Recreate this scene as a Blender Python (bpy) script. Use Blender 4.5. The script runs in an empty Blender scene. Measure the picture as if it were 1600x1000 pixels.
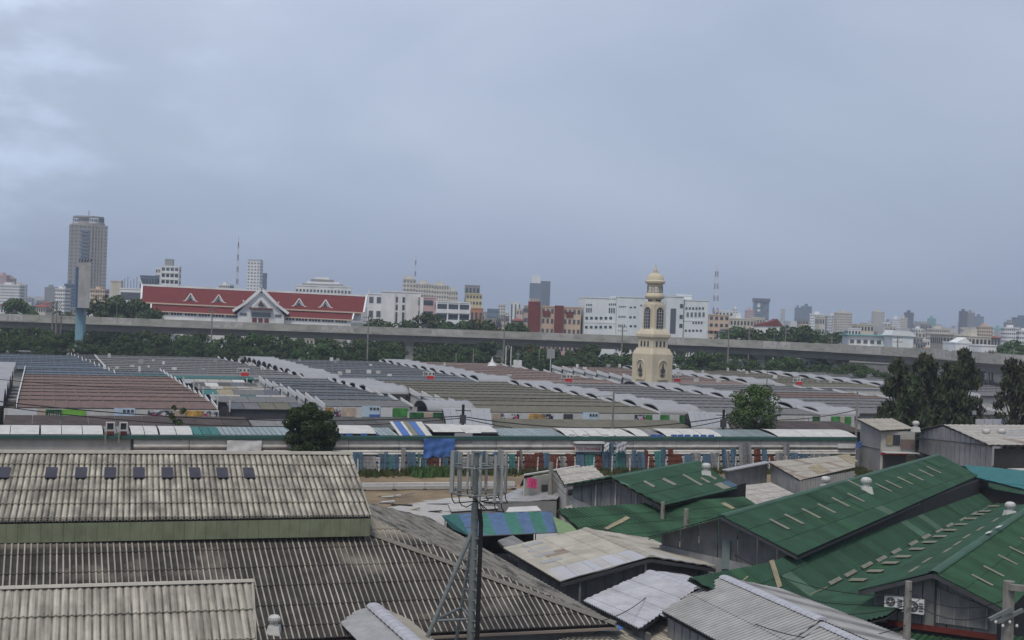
import bpy, math, random
from mathutils import Vector, Matrix
random.seed(7)
SC = bpy.context.scene
COL = SC.collection
R = math.radians

# ------------------------------------------------------------------ camera
F_PX, CAM_H, ROLL, PITCH = 2100.0, 17.0, R(2.0), math.atan(9/2100.0)
cam_d = bpy.data.cameras.new('camera'); cam = bpy.data.objects.new('camera', cam_d); COL.objects.link(cam)
cam_d.sensor_width = 36; cam_d.lens = 36*F_PX/1600.0
cam_d.clip_start = 0.5; cam_d.clip_end = 20000
cam.matrix_world = (Matrix.Translation((0, 0, CAM_H)) @ Matrix.Rotation(R(90)-PITCH, 4, 'X') @ Matrix.Rotation(ROLL, 4, 'Z'))
SC.camera = cam

# ------------------------------------------------------------------ world
wd = bpy.data.worlds.new('World'); SC.world = wd; wd.use_nodes = True
nt = wd.node_tree; nt.nodes.clear(); N = nt.nodes.new; Lk = nt.links.new
SUN_EL, SUN_AZ = R(58), R(200)      # azimuth measured from +Y clockwise: behind the camera, a little to the left
sky = N('ShaderNodeTexSky'); sky.sky_type = 'NISHITA'; sky.sun_disc = False
sky.sun_elevation = SUN_EL; sky.sun_rotation = SUN_AZ; sky.air_density = 1.5; sky.dust_density = 3.0
bg1 = N('ShaderNodeBackground'); bg1.inputs[1].default_value = 0.08; Lk(sky.outputs[0], bg1.inputs[0])
tc = N('ShaderNodeTexCoord'); sep = N('ShaderNodeSeparateXYZ'); Lk(tc.outputs['Generated'], sep.inputs[0])
mp = N('ShaderNodeMapping'); mp.inputs['Scale'].default_value = (1.0, 1.0, 2.4); Lk(tc.outputs['Generated'], mp.inputs[0])
mp.inputs['Location'].default_value = (0.35, 0.0, 0.12)
n1 = N('ShaderNodeTexNoise'); n1.inputs['Scale'].default_value = 2.4; n1.inputs['Detail'].default_value = 5; n1.inputs['Roughness'].default_value = .5
n1.inputs['Distortion'].default_value = .35
Lk(mp.outputs[0], n1.inputs['Vector'])
r1 = N('ShaderNodeValToRGB'); r1.color_ramp.elements[0].position = .30; r1.color_ramp.elements[1].position = .74
r1.color_ramp.elements[0].color = (.345, .405, .53, 1); r1.color_ramp.elements[1].color = (.49, .54, .66, 1)
Lk(n1.outputs['Fac'], r1.inputs[0])
# elevation gradient: bluer and darker towards the horizon
r2 = N('ShaderNodeValToRGB'); e = r2.color_ramp.elements
e[0].position = 0.0; e[0].color = (.70, .77, .86, 1); e[1].position = 0.26; e[1].color = (1, 1, 1, 1)
m_ = r2.color_ramp.elements.new(.10); m_.color = (.88, .92, .96, 1)
Lk(sep.outputs['Z'], r2.inputs[0])
mul = N('ShaderNodeMix'); mul.data_type = 'RGBA'; mul.blend_type = 'MULTIPLY'; mul.inputs[0].default_value = 1
Lk(r1.outputs[0], mul.inputs[6]); Lk(r2.outputs[0], mul.inputs[7])
# the cloud deck is a little darker towards the east (right), brighter to the left
mr = N('ShaderNodeMapRange'); mr.inputs[1].default_value = -.4; mr.inputs[2].default_value = .5; mr.inputs[3].default_value = 1.10; mr.inputs[4].default_value = .90
Lk(sep.outputs['X'], mr.inputs[0])
mu2 = N('ShaderNodeMix'); mu2.data_type = 'RGBA'; mu2.blend_type = 'MULTIPLY'; mu2.inputs[0].default_value = 1
Lk(mul.outputs[2], mu2.inputs[6]); Lk(mr.outputs[0], mu2.inputs[7])
n9 = N('ShaderNodeTexNoise'); n9.inputs['Scale'].default_value = 7.5; n9.inputs['Detail'].default_value = 6; n9.inputs['Roughness'].default_value = .55; Lk(mp.outputs[0], n9.inputs['Vector'])
q9 = N('ShaderNodeMapRange'); q9.inputs[1].default_value = .42; q9.inputs[2].default_value = .68; q9.inputs[3].default_value = .93; q9.inputs[4].default_value = 1.42; q9.interpolation_type = 'SMOOTHSTEP'; Lk(n9.outputs['Fac'], q9.inputs[0])
k9 = N('ShaderNodeMapRange'); k9.inputs[1].default_value = -.16; k9.inputs[2].default_value = -.34; k9.inputs[3].default_value = .0; k9.inputs[4].default_value = 1.0; Lk(sep.outputs['X'], k9.inputs[0])
mu3 = N('ShaderNodeMix'); mu3.data_type = 'RGBA'; mu3.blend_type = 'MULTIPLY'; Lk(k9.outputs[0], mu3.inputs[0]); Lk(mu2.outputs[2], mu3.inputs[6]); Lk(q9.outputs[0], mu3.inputs[7]); mu2 = mu3
bg2 = N('ShaderNodeBackground'); bg2.inputs[1].default_value = 1.0; Lk(mu2.outputs[2], bg2.inputs[0])
mx = N('ShaderNodeMixShader'); mx.inputs[0].default_value = .88; Lk(bg1.outputs[0], mx.inputs[1]); Lk(bg2.outputs[0], mx.inputs[2])
ow = N('ShaderNodeOutputWorld'); Lk(mx.outputs[0], ow.inputs[0])

sd = bpy.data.lights.new('sun', 'SUN'); sun = bpy.data.objects.new('sun', sd); COL.objects.link(sun)
sd.energy = 1.5; sd.angle = R(14); sd.color = (1.0, .93, .82)
sdir = Vector((math.sin(SUN_AZ)*math.cos(SUN_EL), math.cos(SUN_AZ)*math.cos(SUN_EL), math.sin(SUN_EL)))
sun.rotation_euler = (-sdir).to_track_quat('-Z', 'Y').to_euler(); sun.location = (0, -20, 60)
SC.view_settings.view_transform = 'Standard'; SC.view_settings.look = 'None'
SC.view_settings.exposure = 0.36; SC.view_settings.gamma = 1; SC.view_settings.use_curve_mapping = False
SC.render.engine = 'CYCLES'
SC.cycles.max_bounces = 6; SC.cycles.volume_bounces = 0; SC.cycles.diffuse_bounces = 3; SC.cycles.transparent_max_bounces = 8
SC.cycles.volume_step_rate = 5

# ------------------------------------------------------------------ pixel rays -> places
_c, _s = math.cos(ROLL), math.sin(ROLL)
FW = Vector((0, math.cos(PITCH), -math.sin(PITCH))); UP = Vector((0, math.sin(PITCH), math.cos(PITCH))); EYE = Vector((0, 0, CAM_H))
def ray(px, py):
    dx, dy = px-800, py-500
    u = dx*_c + dy*_s; v = -dx*_s + dy*_c
    return Vector((u, 0, 0)) + FW*F_PX - UP*v
def W(px, py, z):
    d = ray(px, py); return EYE + d*((z-CAM_H)/d.z)
def WD(px, py, D):
    d = ray(px, py); return EYE + d*(D/d.y)
def ZA(px, py, D): return WD(px, py, D).z
def rp(px, py, p0, n):
    d = ray(px, py); return EYE + d*((p0-EYE).dot(n)/d.dot(n))
def onv(px, py, a, b):
    """pixel -> point on the vertical plane through a and b"""
    n = Vector((b.y-a.y, a.x-b.x, 0)); return rp(px, py, a, n)
EA = math.atan(.35)
E1 = Vector((math.cos(EA), math.sin(EA), 0)); E2 = Vector((-math.sin(EA), math.cos(EA), 0)); Z = Vector((0, 0, 1))
def EP(a, b, z=0): return E1*a + E2*b + Z*z
def toE(p): return p.dot(E1), p.dot(E2)

# ------------------------------------------------------------------ materials
MATS = {}
def M(name, col, rough=.85, var=.18, scale=1.5, dirt=None, da=.4, dscale=(1, 1, 1), objr=.0, metal=0.0, bump=0.0, bscale=8, uv=False, dpos=(.45, .7), spec=.3, hue=0.0):
    m = bpy.data.materials.new(name); m.use_nodes = True; nt = m.node_tree; N = nt.nodes.new; L = nt.links.new
    b = nt.nodes['Principled BSDF']; b.inputs['Roughness'].default_value = rough; b.inputs['Metallic'].default_value = metal
    b.inputs['Specular IOR Level'].default_value = spec
    tc = N('ShaderNodeTexCoord'); src = tc.outputs['UV' if uv else 'Object']
    oi = N('ShaderNodeObjectInfo')
    off = N('ShaderNodeVectorMath'); off.operation = 'ADD'; L(src, off.inputs[0])
    if not uv:
        L(oi.outputs['Location'], off.inputs[1])
    n = N('ShaderNodeTexNoise'); n.inputs['Scale'].default_value = scale; n.inputs['Detail'].default_value = 5; n.inputs['Roughness'].default_value = .6
    L(off.outputs[0], n.inputs['Vector'])
    mr = N('ShaderNodeMapRange'); mr.inputs[1].default_value = .3; mr.inputs[2].default_value = .7
    mr.inputs[3].default_value = 1-var; mr.inputs[4].default_value = 1+var; L(n.outputs['Fac'], mr.inputs[0])
    fac = mr.outputs[0]
    if objr:
        o2 = N('ShaderNodeMapRange'); o2.inputs[3].default_value = 1-objr; o2.inputs[4].default_value = 1+objr; L(oi.outputs['Random'], o2.inputs[0])
        mm = N('ShaderNodeMath'); mm.operation = 'MULTIPLY'; L(fac, mm.inputs[0]); L(o2.outputs[0], mm.inputs[1]); fac = mm.outputs[0]
    mix = N('ShaderNodeMix'); mix.data_type = 'RGBA'; mix.blend_type = 'MULTIPLY'; mix.inputs[0].default_value = 1
    mix.inputs[6].default_value = (*col, 1); L(fac, mix.inputs[7]); out = mix.outputs[2]
    if dirt:
        mp = N('ShaderNodeMapping'); mp.inputs['Scale'].default_value = dscale; L(off.outputs[0], mp.inputs[0])
        d = N('ShaderNodeTexNoise'); d.inputs['Scale'].default_value = 1; d.inputs['Detail'].default_value = 6; d.inputs['Roughness'].default_value = .65
        L(mp.outputs[0], d.inputs['Vector'])
        dr = N('ShaderNodeMapRange'); dr.inputs[1].default_value = dpos[0]; dr.inputs[2].default_value = dpos[1]; dr.inputs[4].default_value = da; L(d.outputs['Fac'], dr.inputs[0])
        m2 = N('ShaderNodeMix'); m2.data_type = 'RGBA'; L(dr.outputs[0], m2.inputs[0]); L(out, m2.inputs[6]); m2.inputs[7].default_value = (*dirt, 1); out = m2.outputs[2]
    if hue:
        hs = N('ShaderNodeHueSaturation'); o3 = N('ShaderNodeMapRange'); o3.inputs[3].default_value = .5-hue; o3.inputs[4].default_value = .5+hue
        L(oi.outputs['Random'], o3.inputs[0]); L(o3.outputs[0], hs.inputs['Hue']); L(out, hs.inputs['Color']); out = hs.outputs[0]
    L(out, b.inputs['Base Color'])
    if bump:
        bn = N('ShaderNodeTexNoise'); bn.inputs['Scale'].default_value = bscale; bn.inputs['Detail'].default_value = 4; L(off.outputs[0], bn.inputs['Vector'])
        bp = N('ShaderNodeBump'); bp.inputs['Strength'].default_value = bump; bp.inputs['Distance'].default_value = .05
        L(bn.outputs['Fac'], bp.inputs['Height']); L(bp.outputs[0], b.inputs['Normal'])
    MATS[name] = m
    return m

# ------------------------------------------------------------------ objects
ORG = {}
def thing(name, label, cat, loc=(0, 0, 0), group=None, rotz=0, kind=None):
    o = bpy.data.objects.new(name, None); COL.objects.link(o); o.empty_display_size = .2
    o.location = loc; o.rotation_euler = (0, 0, rotz); o['label'] = label; o['category'] = cat
    if group: o['group'] = group
    ORG[o.name] = Vector(loc)
    return o
def copy_tree(o, parent=None, loc=None, rz=None, label=None, scale=None):
    c = o.copy(); COL.objects.link(c)
    if parent: c.parent = parent
    if loc is not None: c.location = loc
    if rz is not None: c.rotation_euler[2] = rz
    if label: c['label'] = label
    if scale is not None: c.scale = scale if hasattr(scale, '__len__') else (scale,)*3
    for ch in list(o.children): copy_tree(ch, c)
    return c
class MB:
    def __init__(s): s.v = []; s.f = []; s.uv = None
    def add(s, vs, fs):
        k = len(s.v); s.v += [Vector(a) for a in vs]; s.f += [tuple(i+k for i in f) for f in fs]; return s
    def quad(s, a, b, c, d): return s.add([a, b, c, d], [(0, 1, 2, 3)])
    def hexa(s, b4, t4): return s.add(list(b4)+list(t4), [(3, 2, 1, 0), (4, 5, 6, 7), (0, 1, 5, 4), (1, 2, 6, 5), (2, 3, 7, 6), (3, 0, 4, 7)])
    def box(s, x0, x1, y0, y1, z0, z1, fr=None):
        P = [(x0, y0), (x1, y0), (x1, y1), (x0, y1)]
        g = fr or (lambda x, y, z: Vector((x, y, z)))
        return s.hexa([g(x, y, z0) for x, y in P], [g(x, y, z1) for x, y in P])
    def beam(s, p, q, w, h, up=None):
        p = Vector(p); q = Vector(q); d = (q-p).normalized(); up = Vector(up) if up else (Z if abs(d.z) < .95 else Vector((0, 1, 0)))
        a = d.cross(up).normalized()*w/2; b = a.cross(d).normalized()*h/2
        return s.hexa([p-a-b, p+a-b, p+a+b, p-a+b], [q-a-b, q+a-b, q+a+b, q-a+b])
    def tube(s, p, q, r, r2=None, n=8, cap=True):
        p = Vector(p); q = Vector(q); r2 = r if r2 is None else r2; d = (q-p).normalized()
        a = d.cross(Z if abs(d.z) < .95 else Vector((0, 1, 0))).normalized(); b = d.cross(a)
        vs = []
        for c, rr in ((p, r), (q, r2)):
            for i in range(n):
                t = 2*math.pi*i/n; vs.append(c + a*math.cos(t)*rr + b*math.sin(t)*rr)
        fs = [(i, (i+1) % n, n+(i+1) % n, n+i) for i in range(n)]
        if cap: fs += [tuple(reversed(range(n))), tuple(range(n, 2*n))]
        return s.add(vs, fs)
    def path(s, pts, r, n=5):
        for a, b in zip(pts, pts[1:]): s.tube(a, b, r, n=n, cap=False)
        return s
    def lathe(s, prof, n=16, c=(0, 0, 0), rot=0, sq=False):
        c = Vector(c); vs = []; k = n
        for r, z in prof:
            for i in range(n):
                t = 2*math.pi*i/n + rot; vs.append(c + Vector((r*math.cos(t), r*math.sin(t), z)))
        fs = []
        for j in range(len(prof)-1):
            for i in range(n): fs.append((j*k+i, j*k+(i+1) % n, (j+1)*k+(i+1) % n, (j+1)*k+i))
        fs.append(tuple(reversed(range(n)))); fs.append(tuple((len(prof)-1)*k+i for i in range(n)))
        return s.add(vs, fs)
    def prism(s, poly, off):
        """polygon (list of points) extruded by the vector off"""
        n = len(poly); off = Vector(off); P = [Vector(p) for p in poly]
        return s.add(P+[p+off for p in P], [tuple(range(n))[::-1], tuple(range(n, 2*n))]+[(i, (i+1) % n, n+(i+1) % n, n+i) for i in range(n)])
def part(parent, name, mb, mat, label=None, kind=None, smooth=False, org=None):
    me = bpy.data.meshes.new(name)
    o = bpy.data.objects.new(name, me); COL.objects.link(o)
    base = ORG[parent.name] if parent is not None else (Vector(org) if org is not None else Vector((0, 0, 0)))
    me.from_pydata([v-base for v in mb.v], [], mb.f)
    if mb.uv:
        ul = me.uv_layers.new(name='UVMap')
        for lp in me.loops: ul.data[lp.index].uv = mb.uv[lp.vertex_index]
    me.materials.append(mat if not isinstance(mat, str) else MATS[mat])
    if smooth:
        for p in me.polygons: p.use_smooth = True
    if parent is not None: o.parent = parent
    else: o.location = base
    ORG[o.name] = base
    if label: o['label'] = label
    if kind: o['kind'] = kind
    return o
def lone(name, mb, mat, label, cat, group=None, org=None, smooth=False):
    if org is None:
        org = Vector((sum(v.x for v in mb.v)/len(mb.v), sum(v.y for v in mb.v)/len(mb.v), min(v.z for v in mb.v)))
    o = part(None, name, mb, mat, label, smooth=smooth, org=org); o['category'] = cat
    if group: o['group'] = group
    return o
def structure(name, mb, mat):
    return part(None, name, mb, mat, kind='structure')
ORD = ['zeroth', 'first', 'second', 'third', 'fourth', 'fifth', 'sixth', 'seventh', 'eighth', 'ninth', 'tenth', 'eleventh', 'twelfth', 'thirteenth', 'fourteenth', 'fifteenth', 'sixteenth', 'seventeenth', 'eighteenth', 'nineteenth', 'twentieth']
def ordn(i):
    return ORD[i] if i <= 20 else 'twenty-'+ORD[i-20] if i < 30 else 'thirtieth' if i == 30 else 'thirty-'+ORD[i-30]

# profiles: height of a roof sheet across its width, as a function of metres
def prof_roman(t):   # narrow rounded hump every 0.25 m with a flat pan between
    f = (t/.25) % 1.0
    return .055*max(0.0, math.cos((f-.5)*math.pi*2.0))**1.0 if abs(f-.5) < .25 else 0.0
def prof_wave(t, p=.2, a=.03): return a*math.sin(2*math.pi*t/p)
def mkwave(p, a): return lambda t: a*1.9*abs(math.sin(math.pi*t/p))
def mkrib(p, a):
    return lambda t: a if ((t/p) % 1.0) < .3 else 0.0
def plane_of(pts):
    n = (pts[1]-pts[0]).cross(pts[2]-pts[0]).normalized()
    if n.z < 0: n = -n
    return pts[0], n
def pix_roof(pp):
    """[(px,py,z) x3, then (px,py) ... or Vectors] -> planar world polygon"""
    out = []
    for i, p in enumerate(pp):
        if isinstance(p, Vector): out.append(p if i < 3 else p - n0*((p-p0).dot(n0)))
        elif len(p) == 3: out.append(W(*p))
        else: out.append(rp(p[0], p[1], p0, n0))
        if i == 2: p0, n0 = plane_of(out)
    return out
class Slope: pass
def slope(parent, pts, mat, tw=1.0, tl=1.5, prof=None, per=.2, spp=4, lift=.03, name='roof_sheet', deck='dark_under', keep=300, jit=.0, deckth=.06, alt=None):
    arng = random.Random(len(pts)*7+int(abs(pts[0].x)*10))
    p0, n = plane_of(pts); U = (pts[1]-pts[0]).normalized(); V = n.cross(U)
    if V.z > 0: V = -V
    uv = [((p-p0).dot(U), (p-p0).dot(V)) for p in pts]
    umin = min(a for a, b in uv); umax = max(a for a, b in uv); vmin = min(b for a, b in uv); vmax = max(b for a, b in uv)
    m = len(uv)
    def rng(u):
        u = min(max(u, umin+1e-5), umax-1e-5); vs = []
        for i in range(m):
            a, b = uv[i], uv[(i+1) % m]
            if (a[0]-u)*(b[0]-u) <= 0 and a[0] != b[0]:
                vs.append(a[1]+(b[1]-a[1])*(u-a[0])/(b[0]-a[0]))
        return (min(vs), max(vs)) if vs else (0, 0)
    tw = max(1, round(tw/per))*per if prof else tw; nu = max(1, math.ceil((umax-umin)/tw-.04))
    nv = max(1, math.ceil((vmax-vmin)/tl-.05))
    tiles = []
    ns = max(2, round(tw/per)*spp)
    for iv in range(nv):
        for iu in range(nu):
            u0 = umin+iu*tw; va0 = vmin+iv*tl; vb0 = va0+tl+.06
            top0 = []; top1 = []; low = []; uvs0 = []; uvs1 = []; ok = False
            jl = random.uniform(-jit, jit)
            for k in range(ns+1):
                u = min(u0+tw*k/ns, umax) if iu < nu-1 or k < ns else umax; lo, hi = rng(u)
                va = min(max(va0, lo), hi); vb = min(max(vb0+jl, lo), hi+.02)
                if vb < va: vb = va
                if vb-va > .1: ok = True
                h = prof(u-umin) if prof else 0
                top0.append(p0+U*u+V*va+n*(h+.035)); top1.append(p0+U*u+V*vb+n*(h+.035+lift)); low.append(p0+U*u+V*vb+n*(h+.012))
                uvs0.append((u-umin, va-vmin)); uvs1.append((u-umin, vb-vmin))
            if not ok: continue
            mb = MB(); L = ns+1; mb.v = top0+top1+low; mb.uv = uvs0+uvs1+uvs1
            for k in range(ns):
                q = (k, k+1, L+k+1, L+k); q2 = (L+k, L+k+1, 2*L+k+1, 2*L+k)
                mb.f += [q, q2]
            c = (top0[0]+top1[-1])/2
            tiles.append(((c-EYE).length, mb))
    tiles.sort(key=lambda t: t[0])
    for d, mb in tiles[:keep]: part(parent, name, mb, mat if not alt or arng.random() > alt[0] else arng.choice(alt[1]))
    rest = tiles[keep:]
    if rest:
        big = MB(); big.uv = []
        for d, mb in rest:
            k = len(big.v); big.v += mb.v; big.uv += mb.uv; big.f += [tuple(i+k for i in f) for f in mb.f]
        part(parent, name+'_field', big, mat, kind='stuff')
    if deck:
        mb = MB(); mb.prism([p-n*.03 for p in pts], -n*deckth); part(parent, 'roof_deck', mb, deck)
    s = Slope(); s.p0, s.n, s.U, s.V, s.pts = p0, n, U, V, pts
    s.amp = max((prof(x*.013) for x in range(60)), default=0) if prof else 0
    return s
def ridge_cap(parent, a, b, mat, r=.12, seg=1.2, name='ridge_cap', join=False):
    L = (b-a).length; n = max(1, round(L/seg)); d = (b-a)/n; side = d.cross(Z).normalized()
    whole = MB()
    for i in range(n):
        mb = whole if join else MB(); p = a+d*i; q = a+d*(i+1.06)
        vs = []
        for c, rr in ((p, r), (q, r*1.12)):
            for k in range(5):
                t = math.pi*(k/4); vs.append(c + side*math.cos(t)*rr*1.7 + Z*(math.sin(t)*rr*.75+.0))
        mb.add(vs, [(k, k+1, 6+k, 5+k) for k in range(4)]+[(5, 6, 7, 8, 9)])
        if not join: part(parent, name, mb, mat)
    if join: part(parent, name, whole, mat)
def patch(parent, s, px, py, du, dv, mat, name='skylight_sheet', lift=.05, dirv=None):
    c = rp(px, py, s.p0, s.n) + s.n*(s.amp+lift+.035); U, V = s.U, s.V
    mb = MB(); a = U*du/2; b = V*dv/2
    mb.hexa([c-a-b-s.n*.03, c+a-b-s.n*.03, c+a+b-s.n*.03, c-a+b-s.n*.03], [c-a-b, c+a-b, c+a+b, c-a+b])
    part(parent, name, mb, mat)
def pixpatch(parent, s, quad, mat, name='skylight_sheet', lift=.05):
    P = [rp(x, y, s.p0, s.n)+s.n*(s.amp+lift) for x, y in quad]
    mb = MB(); mb.prism(P, s.n*.03); part(parent, name, mb, mat)
def vwall(parent, a, b, pix, mat, th=.12, name='wall', back=True):
    """vertical slab on the plane through a and b; outline given in pixels or Vectors"""
    P = [onv(p[0], p[1], a, b) if not isinstance(p, Vector) else p for p in pix]
    n = Vector((b.y-a.y, a.x-b.x, 0)).normalized()
    if (EYE-a).dot(n) > 0: n = -n
    mb = MB(); mb.prism(P, n*th); return part(parent, name, mb, mat)
def wallz(parent, a, b, z0, z1, mat, th=.12, name='wall', zb=None):
    a = Vector(a); b = Vector(b); zb = z1 if zb is None else zb
    n = Vector((b.y-a.y, a.x-b.x, 0)).normalized()
    if (EYE-a).dot(n) > 0: n = -n
    mb = MB(); mb.prism([Vector((a.x, a.y, z0)), Vector((b.x, b.y, z0)), Vector((b.x, b.y, zb)), Vector((a.x, a.y, z1))], n*th)
    return part(parent, name, mb, mat)
def ribbed_wall(parent, a, b, z0, z1, mat, zb=None, seg=.8, name='wall_panel', gap=.03, th=.06):
    a = Vector(a); b = Vector(b); zb = z1 if zb is None else zb; L = Vector((b.x-a.x, b.y-a.y, 0)).length; n = max(1, round(L/seg))
    for i in range(n):
        t0 = i/n+gap/L/2; t1 = (i+1)/n-gap/L/2
        p = a.lerp(b, t0); q = a.lerp(b, t1)
        wallz(parent, (p.x, p.y, 0), (q.x, q.y, 0), z0, z1+(zb-z1)*t0, mat, th=th, name=name, zb=z1+(zb-z1)*t1)

# ------------------------------------------------------------------ palette
M('asbestos_plain', (.36, .335, .285), rough=.95, var=.12, scale=3, dirt=(.055, .05, .045), da=.85, dscale=(7, .8, 1), objr=.09, uv=True, dpos=(.47, .66))
M('asbestos_plain_near', (.37, .345, .295), rough=.95, var=.12, scale=3, dirt=(.06, .055, .05), da=.75, dscale=(6, .9, 1), objr=.08, uv=True, dpos=(.52, .72))
M('asbestos_far', (.36, .335, .30), rough=.95, var=.2, scale=2, dirt=(.16, .14, .12), da=.5, dscale=(2, 1, 1), objr=.08, uv=True)
def m_pans(name, pan, hump, lo=.10, hi=.22, worn=(.56, .72, .6), clean=0.0, streak=(.35, 1.0), sc=(1.2, .35, 1), per=.25, obr=.10):  # trough colour carries painted corrugation shade as well as stains
    """ribbed sheets: pale humps; pans dark from algae stains and from shade painted into the troughs"""
    m = M(name, pan, rough=.95, var=.3, scale=2.5, objr=.12, uv=True); nt = m.node_tree; N = nt.nodes.new; L = nt.links.new
    b = nt.nodes['Principled BSDF']; old = b.inputs['Base Color'].links[0].from_socket
    def mr(sock, a0, a1, b0, b1):
        r = N('ShaderNodeMapRange'); r.inputs[1].default_value = a0; r.inputs[2].default_value = a1; r.inputs[3].default_value = b0; r.inputs[4].default_value = b1; L(sock, r.inputs[0]); return r.outputs[0]
    def mth(op, a, c):
        r = N('ShaderNodeMath'); r.operation = op; L(a, r.inputs[0])
        if isinstance(c, (int, float)): r.inputs[1].default_value = c
        else: L(c, r.inputs[1])
        return r.outputs[0]
    tc = N('ShaderNodeTexCoord'); sp = N('ShaderNodeSeparateXYZ'); L(tc.outputs['UV'], sp.inputs[0])
    f = N('ShaderNodeMath'); f.operation = 'FRACT'; L(mth('DIVIDE', sp.outputs[0], per), f.inputs[0])
    ab = N('ShaderNodeMath'); ab.operation = 'ABSOLUTE'; L(mth('SUBTRACT', f.outputs[0], .5), ab.inputs[0])
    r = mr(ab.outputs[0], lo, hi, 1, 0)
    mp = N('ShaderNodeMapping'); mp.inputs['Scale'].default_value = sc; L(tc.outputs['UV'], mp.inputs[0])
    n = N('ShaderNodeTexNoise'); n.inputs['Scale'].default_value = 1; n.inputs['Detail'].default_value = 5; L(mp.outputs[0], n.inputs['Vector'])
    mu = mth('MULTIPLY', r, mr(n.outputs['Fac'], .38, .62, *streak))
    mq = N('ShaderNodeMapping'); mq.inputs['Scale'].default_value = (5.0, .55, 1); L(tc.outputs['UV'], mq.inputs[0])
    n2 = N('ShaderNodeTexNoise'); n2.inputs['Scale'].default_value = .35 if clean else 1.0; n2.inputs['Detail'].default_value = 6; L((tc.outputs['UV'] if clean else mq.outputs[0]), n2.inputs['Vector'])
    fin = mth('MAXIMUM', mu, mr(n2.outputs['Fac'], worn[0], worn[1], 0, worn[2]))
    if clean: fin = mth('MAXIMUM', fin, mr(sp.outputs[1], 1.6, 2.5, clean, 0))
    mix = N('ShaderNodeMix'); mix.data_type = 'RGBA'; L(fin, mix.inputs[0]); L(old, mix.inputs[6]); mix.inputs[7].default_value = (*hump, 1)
    oi = N('ShaderNodeObjectInfo'); n5 = N('ShaderNodeTexNoise'); n5.inputs['Scale'].default_value = .9; n5.inputs['Detail'].default_value = 6; n5.inputs['Roughness'].default_value = .65
    tg = N('ShaderNodeTexCoord'); L(tg.outputs['Object'], n5.inputs['Vector'])
    fz = mth('MULTIPLY', mr(n5.outputs['Fac'], .3, .7, .80, 1.16), mr(oi.outputs['Random'], 0, 1, 1-obr, 1+obr))
    mx = N('ShaderNodeMix'); mx.data_type = 'RGBA'; mx.blend_type = 'MULTIPLY'; mx.inputs[0].default_value = 1; L(mix.outputs[2], mx.inputs[6]); L(fz, mx.inputs[7])
    L(mx.outputs[2], b.inputs['Base Color'])
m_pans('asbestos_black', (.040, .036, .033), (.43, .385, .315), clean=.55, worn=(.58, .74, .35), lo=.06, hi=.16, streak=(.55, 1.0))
m_pans('asbestos_cream', (.055, .05, .044), (.45, .41, .33), lo=.24, hi=.42, worn=(.46, .72, .35), streak=(.45, 1.0), sc=(1.6, .6, 1))  # dark trough lines paint in the corrugation's shade; the streaks are stains
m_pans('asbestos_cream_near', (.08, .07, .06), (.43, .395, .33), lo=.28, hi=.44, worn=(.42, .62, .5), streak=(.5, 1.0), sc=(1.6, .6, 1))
M('asbestos_grey', (.20, .185, .155), rough=.95, var=.25, scale=1.2, dirt=(.035, .032, .03), da=.9, dscale=(.35, 1.6, 1), objr=.06, uv=True, dpos=(.46, .62))
M('green_fascia', (.165, .185, .115), rough=.8, var=.15, scale=2, dirt=(.07, .07, .05), da=.4, dscale=(2, 2, .5))
M('green_roof_faded', (.05, .105, .07), rough=.7, var=.25, scale=1.2, dirt=(.10, .10, .07), da=.6, dscale=(2.5, .4, 1), objr=.1, uv=True)
M('zinc_rust', (.24, .20, .165), rough=.75, var=.25, scale=1.5, dirt=(.16, .085, .05), da=.6, dscale=(1.2, .6, 1), objr=.1, uv=True)
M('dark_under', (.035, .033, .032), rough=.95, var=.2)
M('dark_wood', (.03, .022, .018), rough=.9)
M('green_roof_plain', (.026, .080, .045), rough=.62, var=.28, scale=.7, dirt=(.050, .066, .036), da=.65, dscale=(2.2, .35, 1), objr=.16, uv=True, spec=.35)
M('green_old_plain', (.025, .072, .036), rough=.7, var=.3, scale=1.3, dirt=(.065, .085, .03), da=.5, dscale=(1.5, .4, 1), objr=.16, uv=True)
M('teal_tarp', (.015, .12, .12), rough=.55, var=.15, scale=1)
M('skylight', (.18, .18, .13), rough=.6, var=.25, scale=2, dirt=(.15, .13, .08), da=.5)
M('tan_sheet', (.26, .22, .14), rough=.8, var=.25, scale=2)
m_pans('green_roof', (.010, .030, .019), (.028, .070, .043), lo=.30, hi=.47, worn=(.62, .85, .6), streak=(.9, 1), per=.33, obr=.14)  # green, zinc and beige sheets: troughs darkened as painted corrugation shade
m_pans('green_roof_old', (.012, .034, .018), (.030, .080, .040), lo=.28, hi=.46, worn=(.62, .85, .4), streak=(.8, 1), per=.3, obr=.18)
m_pans('zinc', (.11, .105, .10), (.325, .32, .31), lo=.24, hi=.46, worn=(.62, .85, .5), streak=(.9, 1), per=.26, obr=.06)
m_pans('zinc_lilac', (.22, .22, .235), (.42, .42, .445), lo=.30, hi=.46, worn=(.6, .85, .5), streak=(.9, 1), per=.22, obr=.06)
m_pans('beige_metal', (.19, .17, .14), (.385, .36, .31), lo=.33, hi=.47, worn=(.55, .8, .7), streak=(.85, 1), per=.21, obr=.06)
M('zinc_plain', (.30, .30, .30), rough=.55, var=.15, scale=1.5, dirt=(.18, .17, .16), da=.45, dscale=(1.5, 1, 1), objr=.06, uv=True)
M('lilac_plain', (.40, .40, .43), rough=.5, var=.14, scale=1.2, dirt=(.26, .25, .25), da=.4, dscale=(1, 2, 1), objr=.06, uv=True)
M('zinc_wall', (.25, .25, .25), rough=.7, var=.15, scale=1.2, dirt=(.14, .13, .12), da=.5, dscale=(2, 2, .5), objr=.08)
M('zinc_wall_dark', (.19, .19, .185), rough=.8, var=.2, scale=1.2, dirt=(.06, .06, .06), da=.5, dscale=(2, 2, .5), objr=.08)
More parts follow.
